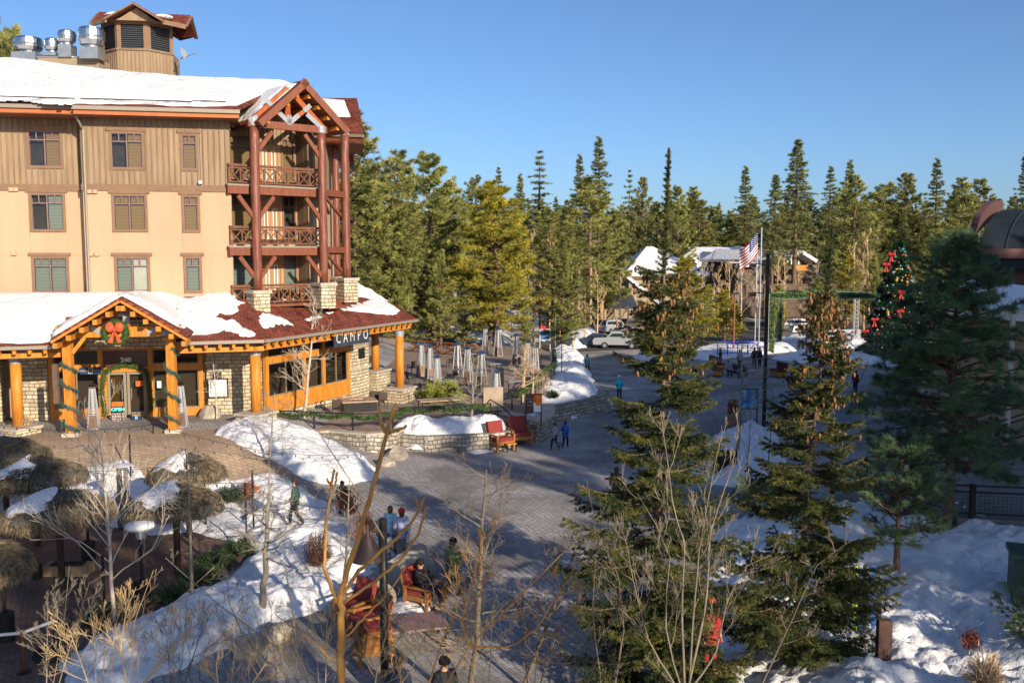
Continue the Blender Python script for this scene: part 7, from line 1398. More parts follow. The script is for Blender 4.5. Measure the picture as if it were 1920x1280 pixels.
# barrel vault whose axis runs to the right; its curved side faces the viewer
zc4 = zb4 - 1.0; R4y, R4z = 9.5, zt4 - zc4; xl = X_(1808, Y4); mm = MB(); ml = MB(); ms_ = MB(); N = 18
def arc(x, t, k=1.0): return np.array([x + .5 * (9.5 - R4y * math.cos(t)), Y4 + 9.5 - R4y * k * math.cos(t), zc4 + R4z * k * math.sin(t)])
for j in range(N):
    t0, t1 = math.pi * j / N * .62 + .02, math.pi * (j + 1) / N * .62 + .02; sh = lambda t: 1.9 * (1 - math.cos(min(t, 1.571)))
    for i in range(10):
        xa_, xb_ = xl + .6 + i * 2.8, xl + .6 + (i + 1) * 2.8; mm.add([arc(xa_ + sh(t0), t0), arc(xb_ + sh(t0), t0), arc(xb_ + sh(t1), t1), arc(xa_ + sh(t1), t1)], [[0, 1, 2, 3]])
        ms_.beam(arc(xb_ + sh(t0), t0, 1.004), arc(xb_ + sh(t1), t1, 1.004), .07, .07); ms_.beam(arc(xb_ - 1.4 + sh(t0), t0, 1.004), arc(xb_ - 1.4 + sh(t1), t1, 1.004), .07, .07)
    ml.beam(arc(xl + sh(t0), t0, 1.0), arc(xl + sh(t1), t1, 1.0), 1.1, .32, up=(1, 0, 0)); 
    ms_ and None
obj('vault_roof', mm, M('teal_metal_roof', (.012, .017, .024), (.02, .027, .036), scale=.6, rough=.75, spec=.15), CB); obj('roof_rim', ml, M('red_brown_rim', (.11, .05, .042), rough=.6), CB); obj('roof_seams', ms_, M('dark_seam', (.02, .035, .045)), CB)
m = MB(); m.prism([(xl + .3, Y4 + .4), (xl + 30, Y4 + .4), (xl + 36, Y4 + 14), (xl + 7.2, Y4 + 14)], 0, zc4 + .8); obj('wall', m, M('red_brown_wall', (.08, .045, .04), (.11, .06, .052), scale=1), CB); m = MB(); m.bb(xl - .2, xl + 30, Y4 - .1, Y4 + .5, zc4 + .6, zc4 + 1.1); obj('eave_trim', m, MATS['red_brown_rim'], CB)
m = MB(); p = MB(); q = at(1840, 620, 50); m.slab([at(1770, 572, 42), at(1990, 592, 40), at(1990, 545, 46), at(1810, 520, 47)], .4); m2 = thing('low_snowy_roof', 'low building with a snow covered roof behind the dark pine', 'building', at(1850, 640, 43) * [1, 1, 0]); obj('snowy_roof', m, snow, m2); m = MB(); m.bb(X_(1800, 43.5), X_(1990, 43.5), 43.5, 46, 0, Z_(580, 43.5)); obj('wall', m, beige, m2)
m = MB()
for k in range(9): m.beam(at(1730 + k * 24, 585, 39), at(1730 + k * 24, 575, 42), .12)
m.beam(at(1728, 585, 39), at(1930, 585, 39), .15); m.beam(at(1735, 585, 39) * [1, 1, 0], at(1735, 585, 39), .15); m.beam(at(1900, 585, 39) * [1, 1, 0], at(1900, 585, 39), .15); solo('pale_pergola', m, M('bleached_wood', (.5, .45, .38), (.58, .53, .46), scale=4), 'pale slatted pergola behind the dark pine', 'pergola')
# ------------------------------------------------------------------ parked cars
def car_proto(kind='suv'):
    t = thing('parked_car', 'x', 'car'); W = .92
    if kind == 'suv': low = [(-2.3, .35), (-2.35, .75), (-2.25, 1.0), (-1.15, 1.1), (-.75, 1.12), (2.2, 1.1), (2.32, .8), (2.3, .35)]; cab = [(-1.1, 1.1), (-.45, 1.68), (1.8, 1.72), (2.2, 1.1)]
    elif kind == 'pickup': low = [(-2.6, .4), (-2.65, .85), (-2.5, 1.08), (-1.3, 1.15), (.7, 1.15), (2.6, 1.15), (2.65, .8), (2.6, .4)]; cab = [(-1.25, 1.15), (-.6, 1.78), (.5, 1.78), (.75, 1.15)]
    else: low = [(-2.2, .3), (-2.25, .6), (-2.1, .82), (-1.0, .92), (1.5, .98), (2.15, .95), (2.2, .6), (2.15, .3)]; cab = [(-1.05, .92), (-.3, 1.42), (1.0, 1.45), (1.75, .97)]
    def loft(prof, w0, w1):
        m = MB(); n = len(prof); zs = [p[1] for p in prof]; z0, z1 = min(zs), max(zs); wf = lambda z: w0 + (w1 - w0) * (z - z0) / (z1 - z0); V = [(x, -wf(z), z) for x, z in prof] + [(x, wf(z), z) for x, z in prof]
        return m.add(V, [list(range(n)), list(range(n, 2 * n))[::-1]] + [[i, n + i, n + (i + 1) % n, (i + 1) % n] for i in range(n)])
    o = obj('body', loft(low, W, W * .96), None, t); c = obj('cabin', loft(cab, W * .93, W * .74), None, t)
    m = MB(); (x0, z0), (x1, z1), (x2, z2), (x3, z3) = cab; 
    for s in (-1, 1): 
        wa, wb = W * .935 * s, W * .76 * s; k = .12; m.add([(x0 + .25, wa - .0 * s, z0 + .08), (x3 - .25, wa, z3 + .08), (x2 - .1, wb, z2 - .1), (x1 + .12, wb, z1 - .1)], [[0, 1, 2, 3]])
    m.add([(x0 - .012 + .05, -W * .84, z0 + .06), (x0 + .038, W * .84, z0 + .06), (x1 - .05, W * .72, z1 - .06), (x1 - .05, -W * .72, z1 - .06)], [[0, 1, 2, 3]]); m.add([(x3 + .012 - .02, -W * .84, z3 + .06), (x3 - .008, W * .84, z3 + .06), (x2 + .06, W * .72, z2 - .06), (x2 + .06, -W * .72, z2 - .06)], [[0, 1, 2, 3]]); obj('windows', m, M('car_glass', (.02, .025, .03), rough=.08, spec=.8), c)
    for sx in (-1.4, 1.4):
        for s in (-1, 1): m = MB(); m.lathe((sx, s * W * .93, .34), [(.34, -.1), (.34, .1)], 16, ax=((1, 0, 0), (0, 0, 1), (0, 1, 0))); w = obj('wheel', m, M('tyre', (.02, .02, .02), rough=.9), t); m = MB(); m.lathe((sx, s * W * .93, .34), [(.2, -.11), (.2, .11)], 12, ax=((1, 0, 0), (0, 0, 1), (0, 1, 0))); obj('rim', m, zinc, w)
    for s in (-1, 1): m = MB(); m.box((low[1][0] - .005, s * .62, .78 if kind != 'sedan' else .62), (.05, .35, .16)); obj('headlight', m, M('headlight', (.7, .7, .68), rough=.1), t)
    for s in (-1, 1): m = MB(); m.box((low[-2][0] + .0, s * .72, .85), (.06, .2, .25)); obj('tail_light', m, M('tail_light', (.45, .02, .02), rough=.2), t)
    return t
def car(kind, px, py, rz, col, name, label, z=.012, snowy=False):
    t = car_proto(kind); mt = M(name, col, rough=.25, spec=.6, metal=.2)
    for ch in t.children:
        if ch.name.startswith(('body', 'cabin')): ch.data.materials.clear(); ch.data.materials.append(mt)
    if snowy: m = MB(); m.ell((.6, 0, 1.42), (1.2, .7, .12), 14, 7); obj('snow', m, snow, t, smooth=True)
    t.location = (*gp(px, py, z)[:2], z); t.rotation_euler = (0, 0, rz); tag(t, label, 'car', 'cars parked beyond the plaza'); return t
car('suv', 1150, 624, R(-140), (.42, .43, .44), 'pale_grey_car_paint', 'pale grey off-road car parked nearest the porch'); car('suv', 1192, 622, R(-150), (.10, .085, .07), 'dark_brown_car_paint', 'dark brown car right of the pale off-road car'); car('sedan', 1160, 606, R(-150), (.05, .08, .10), 'dark_teal_car_paint', 'dark teal car behind the pale off-road car')
car('pickup', 1160, 652, R(-10), (.36, .38, .37), 'pale_pickup_paint', 'pale pickup seen from the side in front of the pale off-road car'); car('suv', 1186, 642, R(-160), (.58, .60, .62), 'silver_car_paint', 'silver car beside the pale pickup'); car('sedan', 1115, 650, R(-10), (.03, .05, .10), 'navy_car_paint', 'dark blue car left of the pickup'); car('suv', 1250, 634, R(-150), (.30, .05, .04), 'red_car_paint', 'red car half hidden by young pines')
car('sedan', 878, 634, R(-8), (.45, .46, .47), 'grey_car_paint', 'grey car with snow on its roof behind the terrace railing', snowy=True); car('pickup', 1492, 640, R(185), (.05, .05, .05), 'black_car_paint', 'dark pickup behind the garland arch'); car('suv', 1500, 622, R(180), (.55, .5, .48), 'cream_car_paint', 'pale van behind the dark pickup'); car('suv', 1230, 650, R(-20), (.12, .13, .14), 'charcoal_car_paint', 'charcoal car behind the spruce'); car('suv', 1395, 590, R(170), (.03, .03, .035), 'far_black_paint', 'black car far behind the flagpole')
# ------------------------------------------------------------------ bare trees
def bare(trunk_pts, r0, seed, mat, label, name='bare_tree', nb=14, L=1.6, r_b=.35, lv=3, up=.5, start=.3, spread=.8, kids=(7, 6, 5), crook=.16, twigr=.004, multi=None, cat='tree', group=None, droop=0, twig_mat=None):
    """bare tree: explicit trunk polyline, then recursive branches; lv levels"""
    rs = np.random.RandomState(seed); T_ = MB(); B_ = MB(); trunks = multi or [(trunk_pts, r0)]
    def branch(p, d, L_, r, l):
        n = 5 if l else 4; pts = [p]; q = p.copy(); dd = d.copy()
        for k in range(n): dd = unit(dd + rs.randn(3) * crook + UP * (up - droop) * .12); q = q + dd * L_ / n; pts.append(q)
        pts = np.array(pts); B_.tube(pts, np.linspace(r, max(twigr, r * .3), n + 1), 5 if r > .02 else 3, cap=False)
        if l < lv:
            for k in range(kids[min(l, len(kids) - 1)]):
                t = rs.uniform(.25, .98); i = min(n - 1, int(t * n)); b = pts[i] + (pts[i + 1] - pts[i]) * (t * n - i); ax_ = unit(pts[i + 1] - pts[i]); s = unit(np.cross(ax_, rs.randn(3))); nd2 = unit(ax_ * .9 + s * spread * rs.uniform(.6, 1.2)); branch(b, nd2, L_ * rs.uniform(.38, .62) * (1.15 - t * .45), max(twigr, r * .5 * (1 - t * .4)), l + 1)
    for (tp_, rt) in trunks:
        P_ = np.array(tp_, float); seg = np.linalg.norm(np.diff(P_, axis=0), axis=1); cum = np.r_[0, np.cumsum(seg)] / seg.sum(); ss = np.linspace(0, 1, 14); Q = np.stack([np.interp(ss, cum, P_[:, k]) for k in range(3)], 1); Q[1:-1] += rs.randn(12, 3) * rt * .18; T_.tube(Q, rt * (1 - ss * .8), 8, cap=True); tot = seg.sum()
        for k in range(nb):
            t = start + (1 - start) * (k + rs.rand()) / nb; b = np.array([np.interp(t, ss, Q[:, c]) for c in range(3)]); i = min(12, int(t * 13)); ax_ = unit(Q[i + 1] - Q[i]); a = rs.uniform(0, 6.283); s = unit(np.cross(ax_, np.array([math.cos(a), math.sin(a), .1]))); branch(b, unit(ax_ * up + s), L * (1.15 - t * .75) * rs.uniform(.6, 1.1), max(twigr * 1.5, rt * r_b * (1.1 - t * .7)), 1)
    t = thing(name, label, cat, np.array(trunks[0][0][0]), group); obj('trunk', T_, mat, t, smooth=True); obj('branches', B_, twig_mat or mat, t); return t
def btree(px, py, ytop, px_top, r0, seed, mat, label, z=0, **k):
    py = 618 if py < 600 else py; b = gp(px, py, z); b[2] = k.pop('zz', z); t = at(px_top, ytop, b[1]); mid_ = (b + t) / 2; return bare([b - UP * .2, mid_ + np.array([.04, 0, 0]), t], r0, seed, mat, label, **k)
bk_ = 'bare trees round the plaza'
btree(568, 800, 560, 590, .10, 1, barkw, 'pale bare tree in front of the dining room windows', z=.9, nb=20, L=1.9, start=.25, lv=3, kids=(7, 6, 5), group=bk_, up=.6)
btree(407, 785, 660, 398, .055, 2, barkw, 'slim grey bare tree against the stone wall', z=1.7, nb=10, L=1.2, lv=3, kids=(5, 4), group=bk_)
btree(884, 790, 680, 886, .09, 3, barkg, 'dark bare tree behind the planter snow', z=1.0, nb=12, L=1.8, lv=3, kids=(5, 5), group=bk_)
btree(978, 755, 655, 985, .11, 4, barktan, 'bare crab apple tree left of the framed poster', z=1.0, nb=22, L=1.9, start=.3, lv=3, kids=(7, 6, 5), group=bk_, up=.25)
btree(998, 752, 660, 1000, .08, 5, barktan, 'second crab apple trunk beside the framed poster', z=1.0, nb=16, L=1.5, start=.4, lv=3, kids=(6, 6, 4), group=bk_, up=.25)
btree(1382, 855, 620, 1392, .10, 6, barkg, 'dark bare tree in the snow mound by the black sign', z=.4, nb=20, L=2.6, start=.3, lv=3, kids=(6, 5, 4), group=bk_, up=.3)
btree(500, 900, 735, 515, .07, 7, barkg, 'bare tree with golden upper stem above the snow bank', z=.3, nb=20, L=1.6, start=.25, lv=3, kids=(7, 6, 4), group=bk_, up=.2)
btree(492, 1125, 880, 505, .10, 8, barkg, 'grey trunk of a bare tree standing in the snow bank', z=.5, nb=22, L=2.1, start=.35, lv=3, kids=(7, 6, 4), group=bk_, up=.15)
btree(215, 1165, 800, 185, .065, 9, barkw, 'pale many branched bare tree in the patio', z=0, nb=24, L=2.6, start=.22, lv=3, kids=(7, 5, 4), group=bk_, up=.9, spread=.6)
btree(360, 1125, 840, 348, .055, 10, barkg, 'slender bare trunk between the parasols and the snow', z=.3, nb=14, L=1.3, start=.4, lv=3, kids=(5, 4), group=bk_)
btree(642, 1130, 900, 655, .06, 11, barkg, 'leaning slender bare tree on the snow bank', z=.5, nb=14, L=1.6, start=.3, lv=3, kids=(5, 5), group=bk_)
btree(880, 1330, 880, 912, .09, 12, barkd, 'dark bare tree standing in the plaza foreground', nb=26, L=2.0, start=.2, lv=3, kids=(7, 5, 4), group=bk_, up=.4)
btree(975, 1290, 1000, 1090, .06, 13, barkd, 'leaning dark bare sapling right of the foreground trunk', nb=18, L=1.6, start=.2, lv=3, kids=(6, 5, 4), group=bk_)
fb = 'bare trees beyond the plaza'
for k, (px, py, yt, r0, mt, z) in enumerate(((1075, 655, 470, .12, barktan, 0), (1030, 640, 455, .10, barky, 0), (1000, 650, 440, .10, barktan, 0), (1050, 632, 520, .09, barky, 0), (1015, 655, 500, .10, barky, 0), (1255, 640, 520, .12, barky, 0), (1205, 652, 560, .09, barky, 0), (1390, 585, 480, .14, barkw, 0), (1340, 600, 475, .16, barkw, 0), (1365, 590, 490, .14, barktan, 0),
        (1420, 580, 470, .15, barkw, 0), (1630, 560, 440, .14, barky, 0), (1600, 570, 460, .14, barky, 0), (1620, 560, 475, .12, barktan, 0), (1455, 565, 485, .14, barktan, 0), (775, 640, 545, .08, barkw, 0), (830, 655, 560, .08, barkw, 0), (1880, 640, 470, .10, barkw, 0), (1835, 560, 420, .12, barkw, 3), (1320, 560, 490, .14, barkw, 0), (1095, 650, 560, .07, barktan, 0), (1700, 640, 530, .09, barkw, 0), (1725, 665, 560, .09, barkw, 0))):
    btree(px, py, yt, px + (k * 7 % 11) - 5, r0, 50 + k, mt, '%s bare tree %s' % (['pale', 'straw coloured', 'tan', 'yellowish', 'light brown'][k % 5], ['beside the blue sign', 'behind the terrace, tallest', 'left of the blue sign', 'between the blue sign and the log poles', 'just behind the blue sign', 'in front of the hipped roof house', 'beside the parked cars', 'left of the flagpole', 'in front of the long house', 'between the long house and the flagpole', 'right behind the flagpole', 'left of the decorated tree, tallest', 'above the garland arch', 'touching the decorated tree tip', 'below the chalet', 'behind the terrace railing', 'right of the terrace column', 'in front of the curved roof', 'by the corner of the curved roof', 'right of the hipped roof', 'at the snow bank end', 'at the foot of the decorated tree', 'right of the decorated tree foot'][k]), z=z, nb=16, L=2.8 if py < 600 else 2.0, start=.2, lv=3, kids=(6, 5, 3), up=1.1, spread=.55, twigr=.012, group=fb)
for k, (px, py, yt, lb) in enumerate(((1436, 612, 500, 'bare tree just right of the tall black pole'), (1470, 618, 490, 'bare tree in front of the chalet, left'), (1500, 615, 505, 'bare tree in front of the chalet balcony'), (1532, 612, 488, 'bare tree in front of the chalet, right'), (1560, 618, 500, 'bare tree right of the chalet'), (1345, 620, 505, 'bare tree by the hipped roof corner'), (1310, 626, 520, 'bare tree beside the yellow green young pine'), (1160, 640, 520, 'bare tree behind the pale off-road car'), (1120, 645, 515, 'slim bare tree at the log pole'), (960, 650, 560, 'bare tree behind the terrace heaters'), (905, 640, 560, 'bare tree at the end of the orange railing'), (990, 645, 500, 'tall thin bare tree by the blue sign'), (1040, 650, 490, 'tall thin bare tree right of the blue sign'), (760, 640, 560, 'bare tree beyond the awning corner'))):
    btree(px, py, yt, px + (k * 5 % 9) - 4, .10, 120 + k, (barkw, barktan, barky)[k % 3], lb, z=0, nb=16, L=2.2, start=.2, lv=3, kids=(6, 5, 3), up=1.1, spread=.55, twigr=.012, group=fb)
# small multi-stem saplings at plaza mounds
for k, (px, py, yt, lb) in enumerate(((1400, 880, 760, 'thin sapling left in the black sign mound'), (1440, 870, 740, 'thin sapling right in the black sign mound'), (1330, 880, 780, 'thin sapling at the left of the black sign'), (1265, 905, 740, 'upright thin sapling beside the coneless spruce side'), (935, 975, 880, 'small bare sapling standing on the open plaza'))):
    btree(px, py, yt, px + 8, .03, 90 + k, barkd, lb, z=.3 if px > 1000 else 0, nb=12, L=.9, start=.15, lv=2, kids=(5, 4), up=1.0, spread=.5, group='thin saplings on the plaza')
# ------------------------------------------------------------------ people
skin = M('skin', (.50, .27, .18), rough=.6); hairm = {c: M('hair_' + c, v, rough=.7) for c, v in (('brown', (.09, .045, .025)), ('dark', (.025, .018, .014)), ('fair', (.30, .19, .09)))}
def skinmesh(V, E, Rr, root=0, sub=1):
    me = bpy.data.meshes.new('tmp'); me.from_pydata([tuple(map(float, v)) for v in V], E, []); o = bpy.data.objects.new('tmp', me); COL.objects.link(o)
    o.modifiers.new('s', 'SKIN'); sv = me.skin_vertices[0].data
    for k, r in enumerate(Rr): sv[k].radius = (r, r) if not hasattr(r, '__len__') else r; sv[k].use_root = (k == root)
    md = o.modifiers.new('d', 'SUBSURF'); md.levels = sub; md.render_levels = sub
    bpy.context.view_layer.update(); dg = bpy.context.evaluated_depsgraph_get(); r = bpy.data.meshes.new_from_object(o.evaluated_get(dg)); bpy.data.objects.remove(o); bpy.data.meshes.remove(me); r.polygons.foreach_set('use_smooth', [True] * len(r.polygons)); return r
def person(loc, h, yaw, label, jacket, trousers, hat=None, hair='brown', pose='stand', boots=(.03, .025, .02), helmet=None, long_coat=False, arms=None, hands=True, stripe=None, hood=None, jr=1.0):
    """faces -Y at yaw 0; joints in metres for a 1.75 m figure"""
    J = dict(pel=(0, 0, .95), spi=(0, .01, 1.12), che=(0, .01, 1.33), nek=(0, .015, 1.47), hed=(0, -.005, 1.60), top=(0, .0, 1.69))
    for s, n in ((-1, 'l'), (1, 'r')):
        J['sh' + n] = (s * .17, .01, 1.40); J['el' + n] = (s * .235, .04, 1.12); J['wr' + n] = (s * .23, -.06, .90); J['ha' + n] = (s * .225, -.085, .83); J['hi' + n] = (s * .09, 0, .90); J['kn' + n] = (s * .10, -.015, .49); J['an' + n] = (s * .105, .02, .09); J['to' + n] = (s * .115, -.14, .04)
    if pose == 'walk':
        J.update(knl=(-.09, -.16, .52), anl=(-.09, -.20, .12), tol=(-.09, -.36, .07), knr=(.09, .04, .50), anr=(.10, .26, .16), tor=(.10, .14, .05), ell=(-.23, .12, 1.14), wrl=(-.22, .14, .92), hal=(-.22, .12, .85), elr=(.23, -.04, 1.13), wrr=(.21, -.20, 1.0), har=(.20, -.26, .96))
    if pose == 'sit':
        for s, n in ((-1, 'l'), (1, 'r')): J['kn' + n] = (s * .14, -.46, .55); J['an' + n] = (s * .15, -.46, .10); J['to' + n] = (s * .16, -.62, .05)
        for k in ('pel', 'spi', 'che', 'nek', 'hed', 'top', 'shl', 'shr', 'hil', 'hir'): x, y, z = J[k]; J[k] = (x, y + (z - .95) * .18, z - .42)
        J.update(ell=(-.26, -.10, .78), elr=(.26, -.10, .78), wrl=(-.12, -.30, .72), wrr=(.12, -.30, .72), hal=(-.07, -.36, .74), har=(.07, -.36, .72))
    if arms:
        J.update(arms)
    order = list(J); ix = {k: i for i, k in enumerate(order)}; V = [J[k] for k in order]
    R_ = dict(pel=.115, spi=.105, che=.125, nek=.052, hed=.088, top=.06, **{a + n: r for a, r in (('sh', .055), ('el', .042), ('wr', .028), ('ha', .032), ('hi', .075), ('kn', .052), ('an', .038), ('to', .032)) for n in 'lr'}); Rr = [R_[k] for k in order]
    E = [('pel', 'spi'), ('spi', 'che'), ('che', 'nek'), ('nek', 'hed'), ('hed', 'top')] + [(a + n, b + n) for n in 'lr' for a, b in (('sh', 'el'), ('el', 'wr'), ('wr', 'ha'), ('hi', 'kn'), ('kn', 'an'), ('an', 'to'))] + [('che', 'shl'), ('che', 'shr'), ('pel', 'hil'), ('pel', 'hir')]
    E = [(ix[a], ix[b]) for a, b in E]
    if hands:
        for n, s in (('l', -1), ('r', 1)):
            w, hnd = np.array(J['wr' + n]), np.array(J['ha' + n]); d = unit(hnd - w); sd = unit(np.cross(d, (0, 0, 1.)) if abs(d[2]) < .9 else (0, 1, 0)); nn = np.cross(d, sd)
            for f, L in zip((-1.5, -.5, .5, 1.5), (.055, .07, .066, .05)):
                b = hnd + sd * f * .018 + d * .02; m1 = b + d * L * .6 + nn * .012; e = m1 + d * L * .35 + nn * .03; k = len(V); V += [b, m1, e]; Rr += [.011, .0095, .008]; E += [(ix['ha' + n], k), (k, k + 1), (k + 1, k + 2)]
            b = hnd - d * .02 + sd * .03; k = len(V); V += [b, b + sd * .02 + d * .04]; Rr += [.013, .009]; E += [(ix['ha' + n], k), (k, k + 1)]
    V = np.array(V, float); t = thing('person', label, 'person'); body = obj('body', skinmesh(V, E, Rr), skin, t)
    def cloth(nm, keys, edges, rad, mt, ext=()):
        kk = list(keys); i2 = {k: i for i, k in enumerate(kk)}; return obj(nm, skinmesh([J[k] for k in kk], [(i2[a], i2[b]) for a, b in edges], [rad[k] for k in kk]), mt, t)
    J['hem'] = tuple(np.array(J['pel']) + (np.array(J['pel']) - np.array(J['spi'])) * (.55 if not long_coat else 1.7)); J['col'] = tuple(np.array(J['nek']) * .75 + np.array(J['hed']) * .25 - np.array([0, 0, .015]))
    jm = M('cloth_' + jacket[0], jacket[1], tuple(min(1, c * 1.25) for c in jacket[1]), scale=9, rough=.8, bump=.35, bscale=22, lo=.4, hi=.6)
    cloth('jacket', ['pel', 'hem', 'spi', 'che', 'col', 'shl', 'shr', 'ell', 'elr', 'wrl', 'wrr'], [('hem', 'pel'), ('pel', 'spi'), ('spi', 'che'), ('che', 'col'), ('che', 'shl'), ('che', 'shr'), ('shl', 'ell'), ('shr', 'elr'), ('ell', 'wrl'), ('elr', 'wrr')],
          dict(hem=.165 * jr, pel=.16 * jr, spi=.15 * jr, che=(.185 * jr, .15 * jr), col=.075, shl=.095 * jr, shr=.095 * jr, ell=.072 * jr, elr=.072 * jr, wrl=.05, wrr=.05), jm)
    tm = M('cloth_' + trousers[0], trousers[1], tuple(c * 1.4 for c in trousers[1]), scale=12, rough=.85, bump=.3)
    cloth('trousers', ['pel', 'hil', 'hir', 'knl', 'knr', 'anl', 'anr'], [('pel', 'hil'), ('pel', 'hir'), ('hil', 'knl'), ('hir', 'knr'), ('knl', 'anl'), ('knr', 'anr')], dict(pel=.13, hil=.1, hir=.1, knl=.078, knr=.078, anl=.062, anr=.062), tm)
    bm_ = M('boots_%02d' % int(boots[0] * 100), boots, rough=.6)
    for n in 'lr': a, b = np.array(J['an' + n]), np.array(J['to' + n]); obj('boot', skinmesh([a + (0, 0, .08), a, a + (0, .03, -.05) , b], [(0, 1), (1, 2), (2, 3)], [.055, .055, .05, .045]), bm_, t)
    H = np.array(J['hed']) + (0, .0, .01); m = MB()
    if helmet: m.ell(H + [0, .01, .05], (.135, .15, .13), 14, 10); obj('helmet', m, M('helmet_' + helmet[0], helmet[1], rough=.25, spec=.6), t, smooth=True)
    else:
        m.ell(H + [0, .025, .03], (.098, .11, .115), 12, 9); m.ell(H + [0, .05, -.05], (.085, .07, .10), 10, 8); obj('hair', m, hairm[hair], t, smooth=True)
        if hat: m = MB(); m.lathe(H + [0, .01, .045], [(.118, -.02), (.12, .03), (.105, .08), (.06, .12), (.01, .13)], 14); obj('hat', m, M('hat_' + hat[0], hat[1], rough=.9), t, smooth=True)
    m = MB(); m.ell(H + [0, -.088, -.012], (.016, .022, .022), 8, 6); obj('nose', m, skin, body, smooth=True)
    for s in (-1, 1): m = MB(); m.ell(H + [s * .032, -.078, .012], (.012, .01, .008), 8, 6); obj('eye', m, M('eye_dark', (.02, .02, .02), rough=.2), body); m = MB(); m.ell(H + [s * .088, .005, -.005], (.012, .02, .03), 8, 6); obj('ear', m, skin, body, smooth=True)
    m = MB(); m.ell(H + [0, -.08, -.045], (.026, .01, .007), 8, 6); obj('mouth', m, M('lips', (.35, .10, .08), rough=.5), body)
    t.location = [float(q) for q in loc]; t.rotation_euler = (0, 0, yaw); s = h / 1.75; t.scale = (s, s, s); return t
def gz0(px, py, z=0.0): p = gp(px, py, z); p[2] = z; return p
B_ = (.02, .02, .022)
person(gz0(850, 1122), 1.8, R(150), 'person in an olive green puffy jacket and black cap standing seen from behind', ('olive', (.11, .14, .055)), ('camo_brown', (.10, .08, .06)), hat=('black', (.012, .012, .012)), pose='walk', jr=1.15)
p = gp(795, 1135); person((p[0], p[1], 0), 1.75, R(60), 'person in a dark grey puffer jacket and cap seated in a red armchair', ('charcoal', (.045, .04, .04)), ('navy_trousers', (.03, .035, .055)), hat=('black', (.012, .012, .012)), pose='sit', jr=1.15)
person(gz0(733, 1040), 1.68, R(170), 'person in a light teal and white ski jacket walking away beside the lamp pole', ('light_teal', (.28, .50, .60)), ('grey_trousers', (.16, .15, .15)), pose='walk', hair='brown')
person(gz0(754, 1050), 1.72, R(195), 'person in a pale blue grey jacket with a red headband walking away', ('pale_blue', (.30, .34, .48)), ('grey_trousers', (.16, .15, .15)), hat=('red', (.45, .04, .04)), pose='walk')
person(gz0(727, 1062), 1.15, R(180), 'small child with a purple hat beside the two walkers', ('white_floral', (.55, .50, .48)), ('grey_trousers', (.16, .15, .15)), hat=('purple', (.12, .06, .30)))
person(gz0(554, 985, .35), 1.7, R(-80), 'person in a dark green coat and dark hat standing on the snow bank', ('dark_green', (.02, .06, .045)), ('black_trousers', (.015, .015, .018)), hair='dark', pose='walk', hat=('dark_brown', (.05, .03, .02)))
person(gz0(643, 975, .2), 1.5, R(180), 'small dark clothed person left of the wrapped shrub', ('black', B_), ('black_trousers', (.015, .015, .018)), hair='dark')
person(gz0(1040, 843), 1.38, R(-60), 'child in a grey plaid jacket carrying a helmet, left of the two children', ('grey_plaid', (.24, .25, .33)), ('black_trousers', (.015, .015, .018)), pose='walk', hair='dark')
person(gz0(1060, 840), 1.42, R(160), 'child in a bright blue jacket, right of the two children', ('bright_blue', (.02, .09, .42)), ('black_trousers', (.015, .015, .018)), pose='walk', hair='dark')
person(gz0(1161, 747), 1.6, R(180), 'person in a turquoise striped puffer jacket and white bobble hat', ('turquoise', (.02, .38, .48)), ('black_trousers', (.015, .015, .018)), hat=('white', (.7, .68, .68)), hair='fair', jr=1.15)
person(gz0(1101, 702), 1.7, R(160), 'person in black with a pale teal top walking by the snow bank', ('dusty_teal', (.08, .20, .22)), ('black_trousers', (.015, .015, .018)), pose='walk', hair='dark')
person(gz0(992, 652), 1.75, R(90), 'person in lilac walking far away beyond the terrace', ('lilac', (.35, .30, .42)), ('black_trousers', (.015, .015, .018)), pose='walk')
person(gz0(748, 1385), 1.78, R(170), 'person in a navy jacket at the bottom edge beside the lamp pole', ('navy', (.02, .03, .055)), ('black_trousers', (.015, .015, .018)), hat=('dark_brown', (.05, .03, .02)), jr=1.15)
person(gz0(835, 1390), 1.8, R(30), 'person in a black coat at the bottom edge right of the lamp pole', ('black', B_), ('black_trousers', (.015, .015, .018)), hat=('black', (.012, .012, .012)), jr=1.15)
person(gz0(1330, 1262, .75), 1.72, R(20), 'skier in a red suit with white bib and reddish helmet between the spruces', ('ski_red', (.34, .02, .02)), ('red_trousers', (.26, .02, .02)), helmet=('rust', (.35, .06, .04)), jr=1.1)
person(gz0(1603, 738), 1.7, R(120), 'skier in dark red carrying skis near the big dark pine', ('dark_red', (.16, .02, .03)), ('black_trousers', (.015, .015, .018)), helmet=('black', B_))
q = gp(1606, 738); m = MB(); m.beam(q + [.1, -.1, .9], q + [.5, -.2, 2.3], .1, .02); m.beam(q + [.2, 0, .9], q + [.75, 0, 2.25], .1, .02); solo('skis', m, M('dark_ski', (.05, .03, .03), rough=.3), 'pair of dark skis carried by the far skier', 'skis')
person(gz0(1155, 955), 1.7, R(180), 'dark clothed person half hidden by the tall spruce', ('black', B_), ('black_trousers', (.015, .015, .018)), hair='dark', pose='walk')
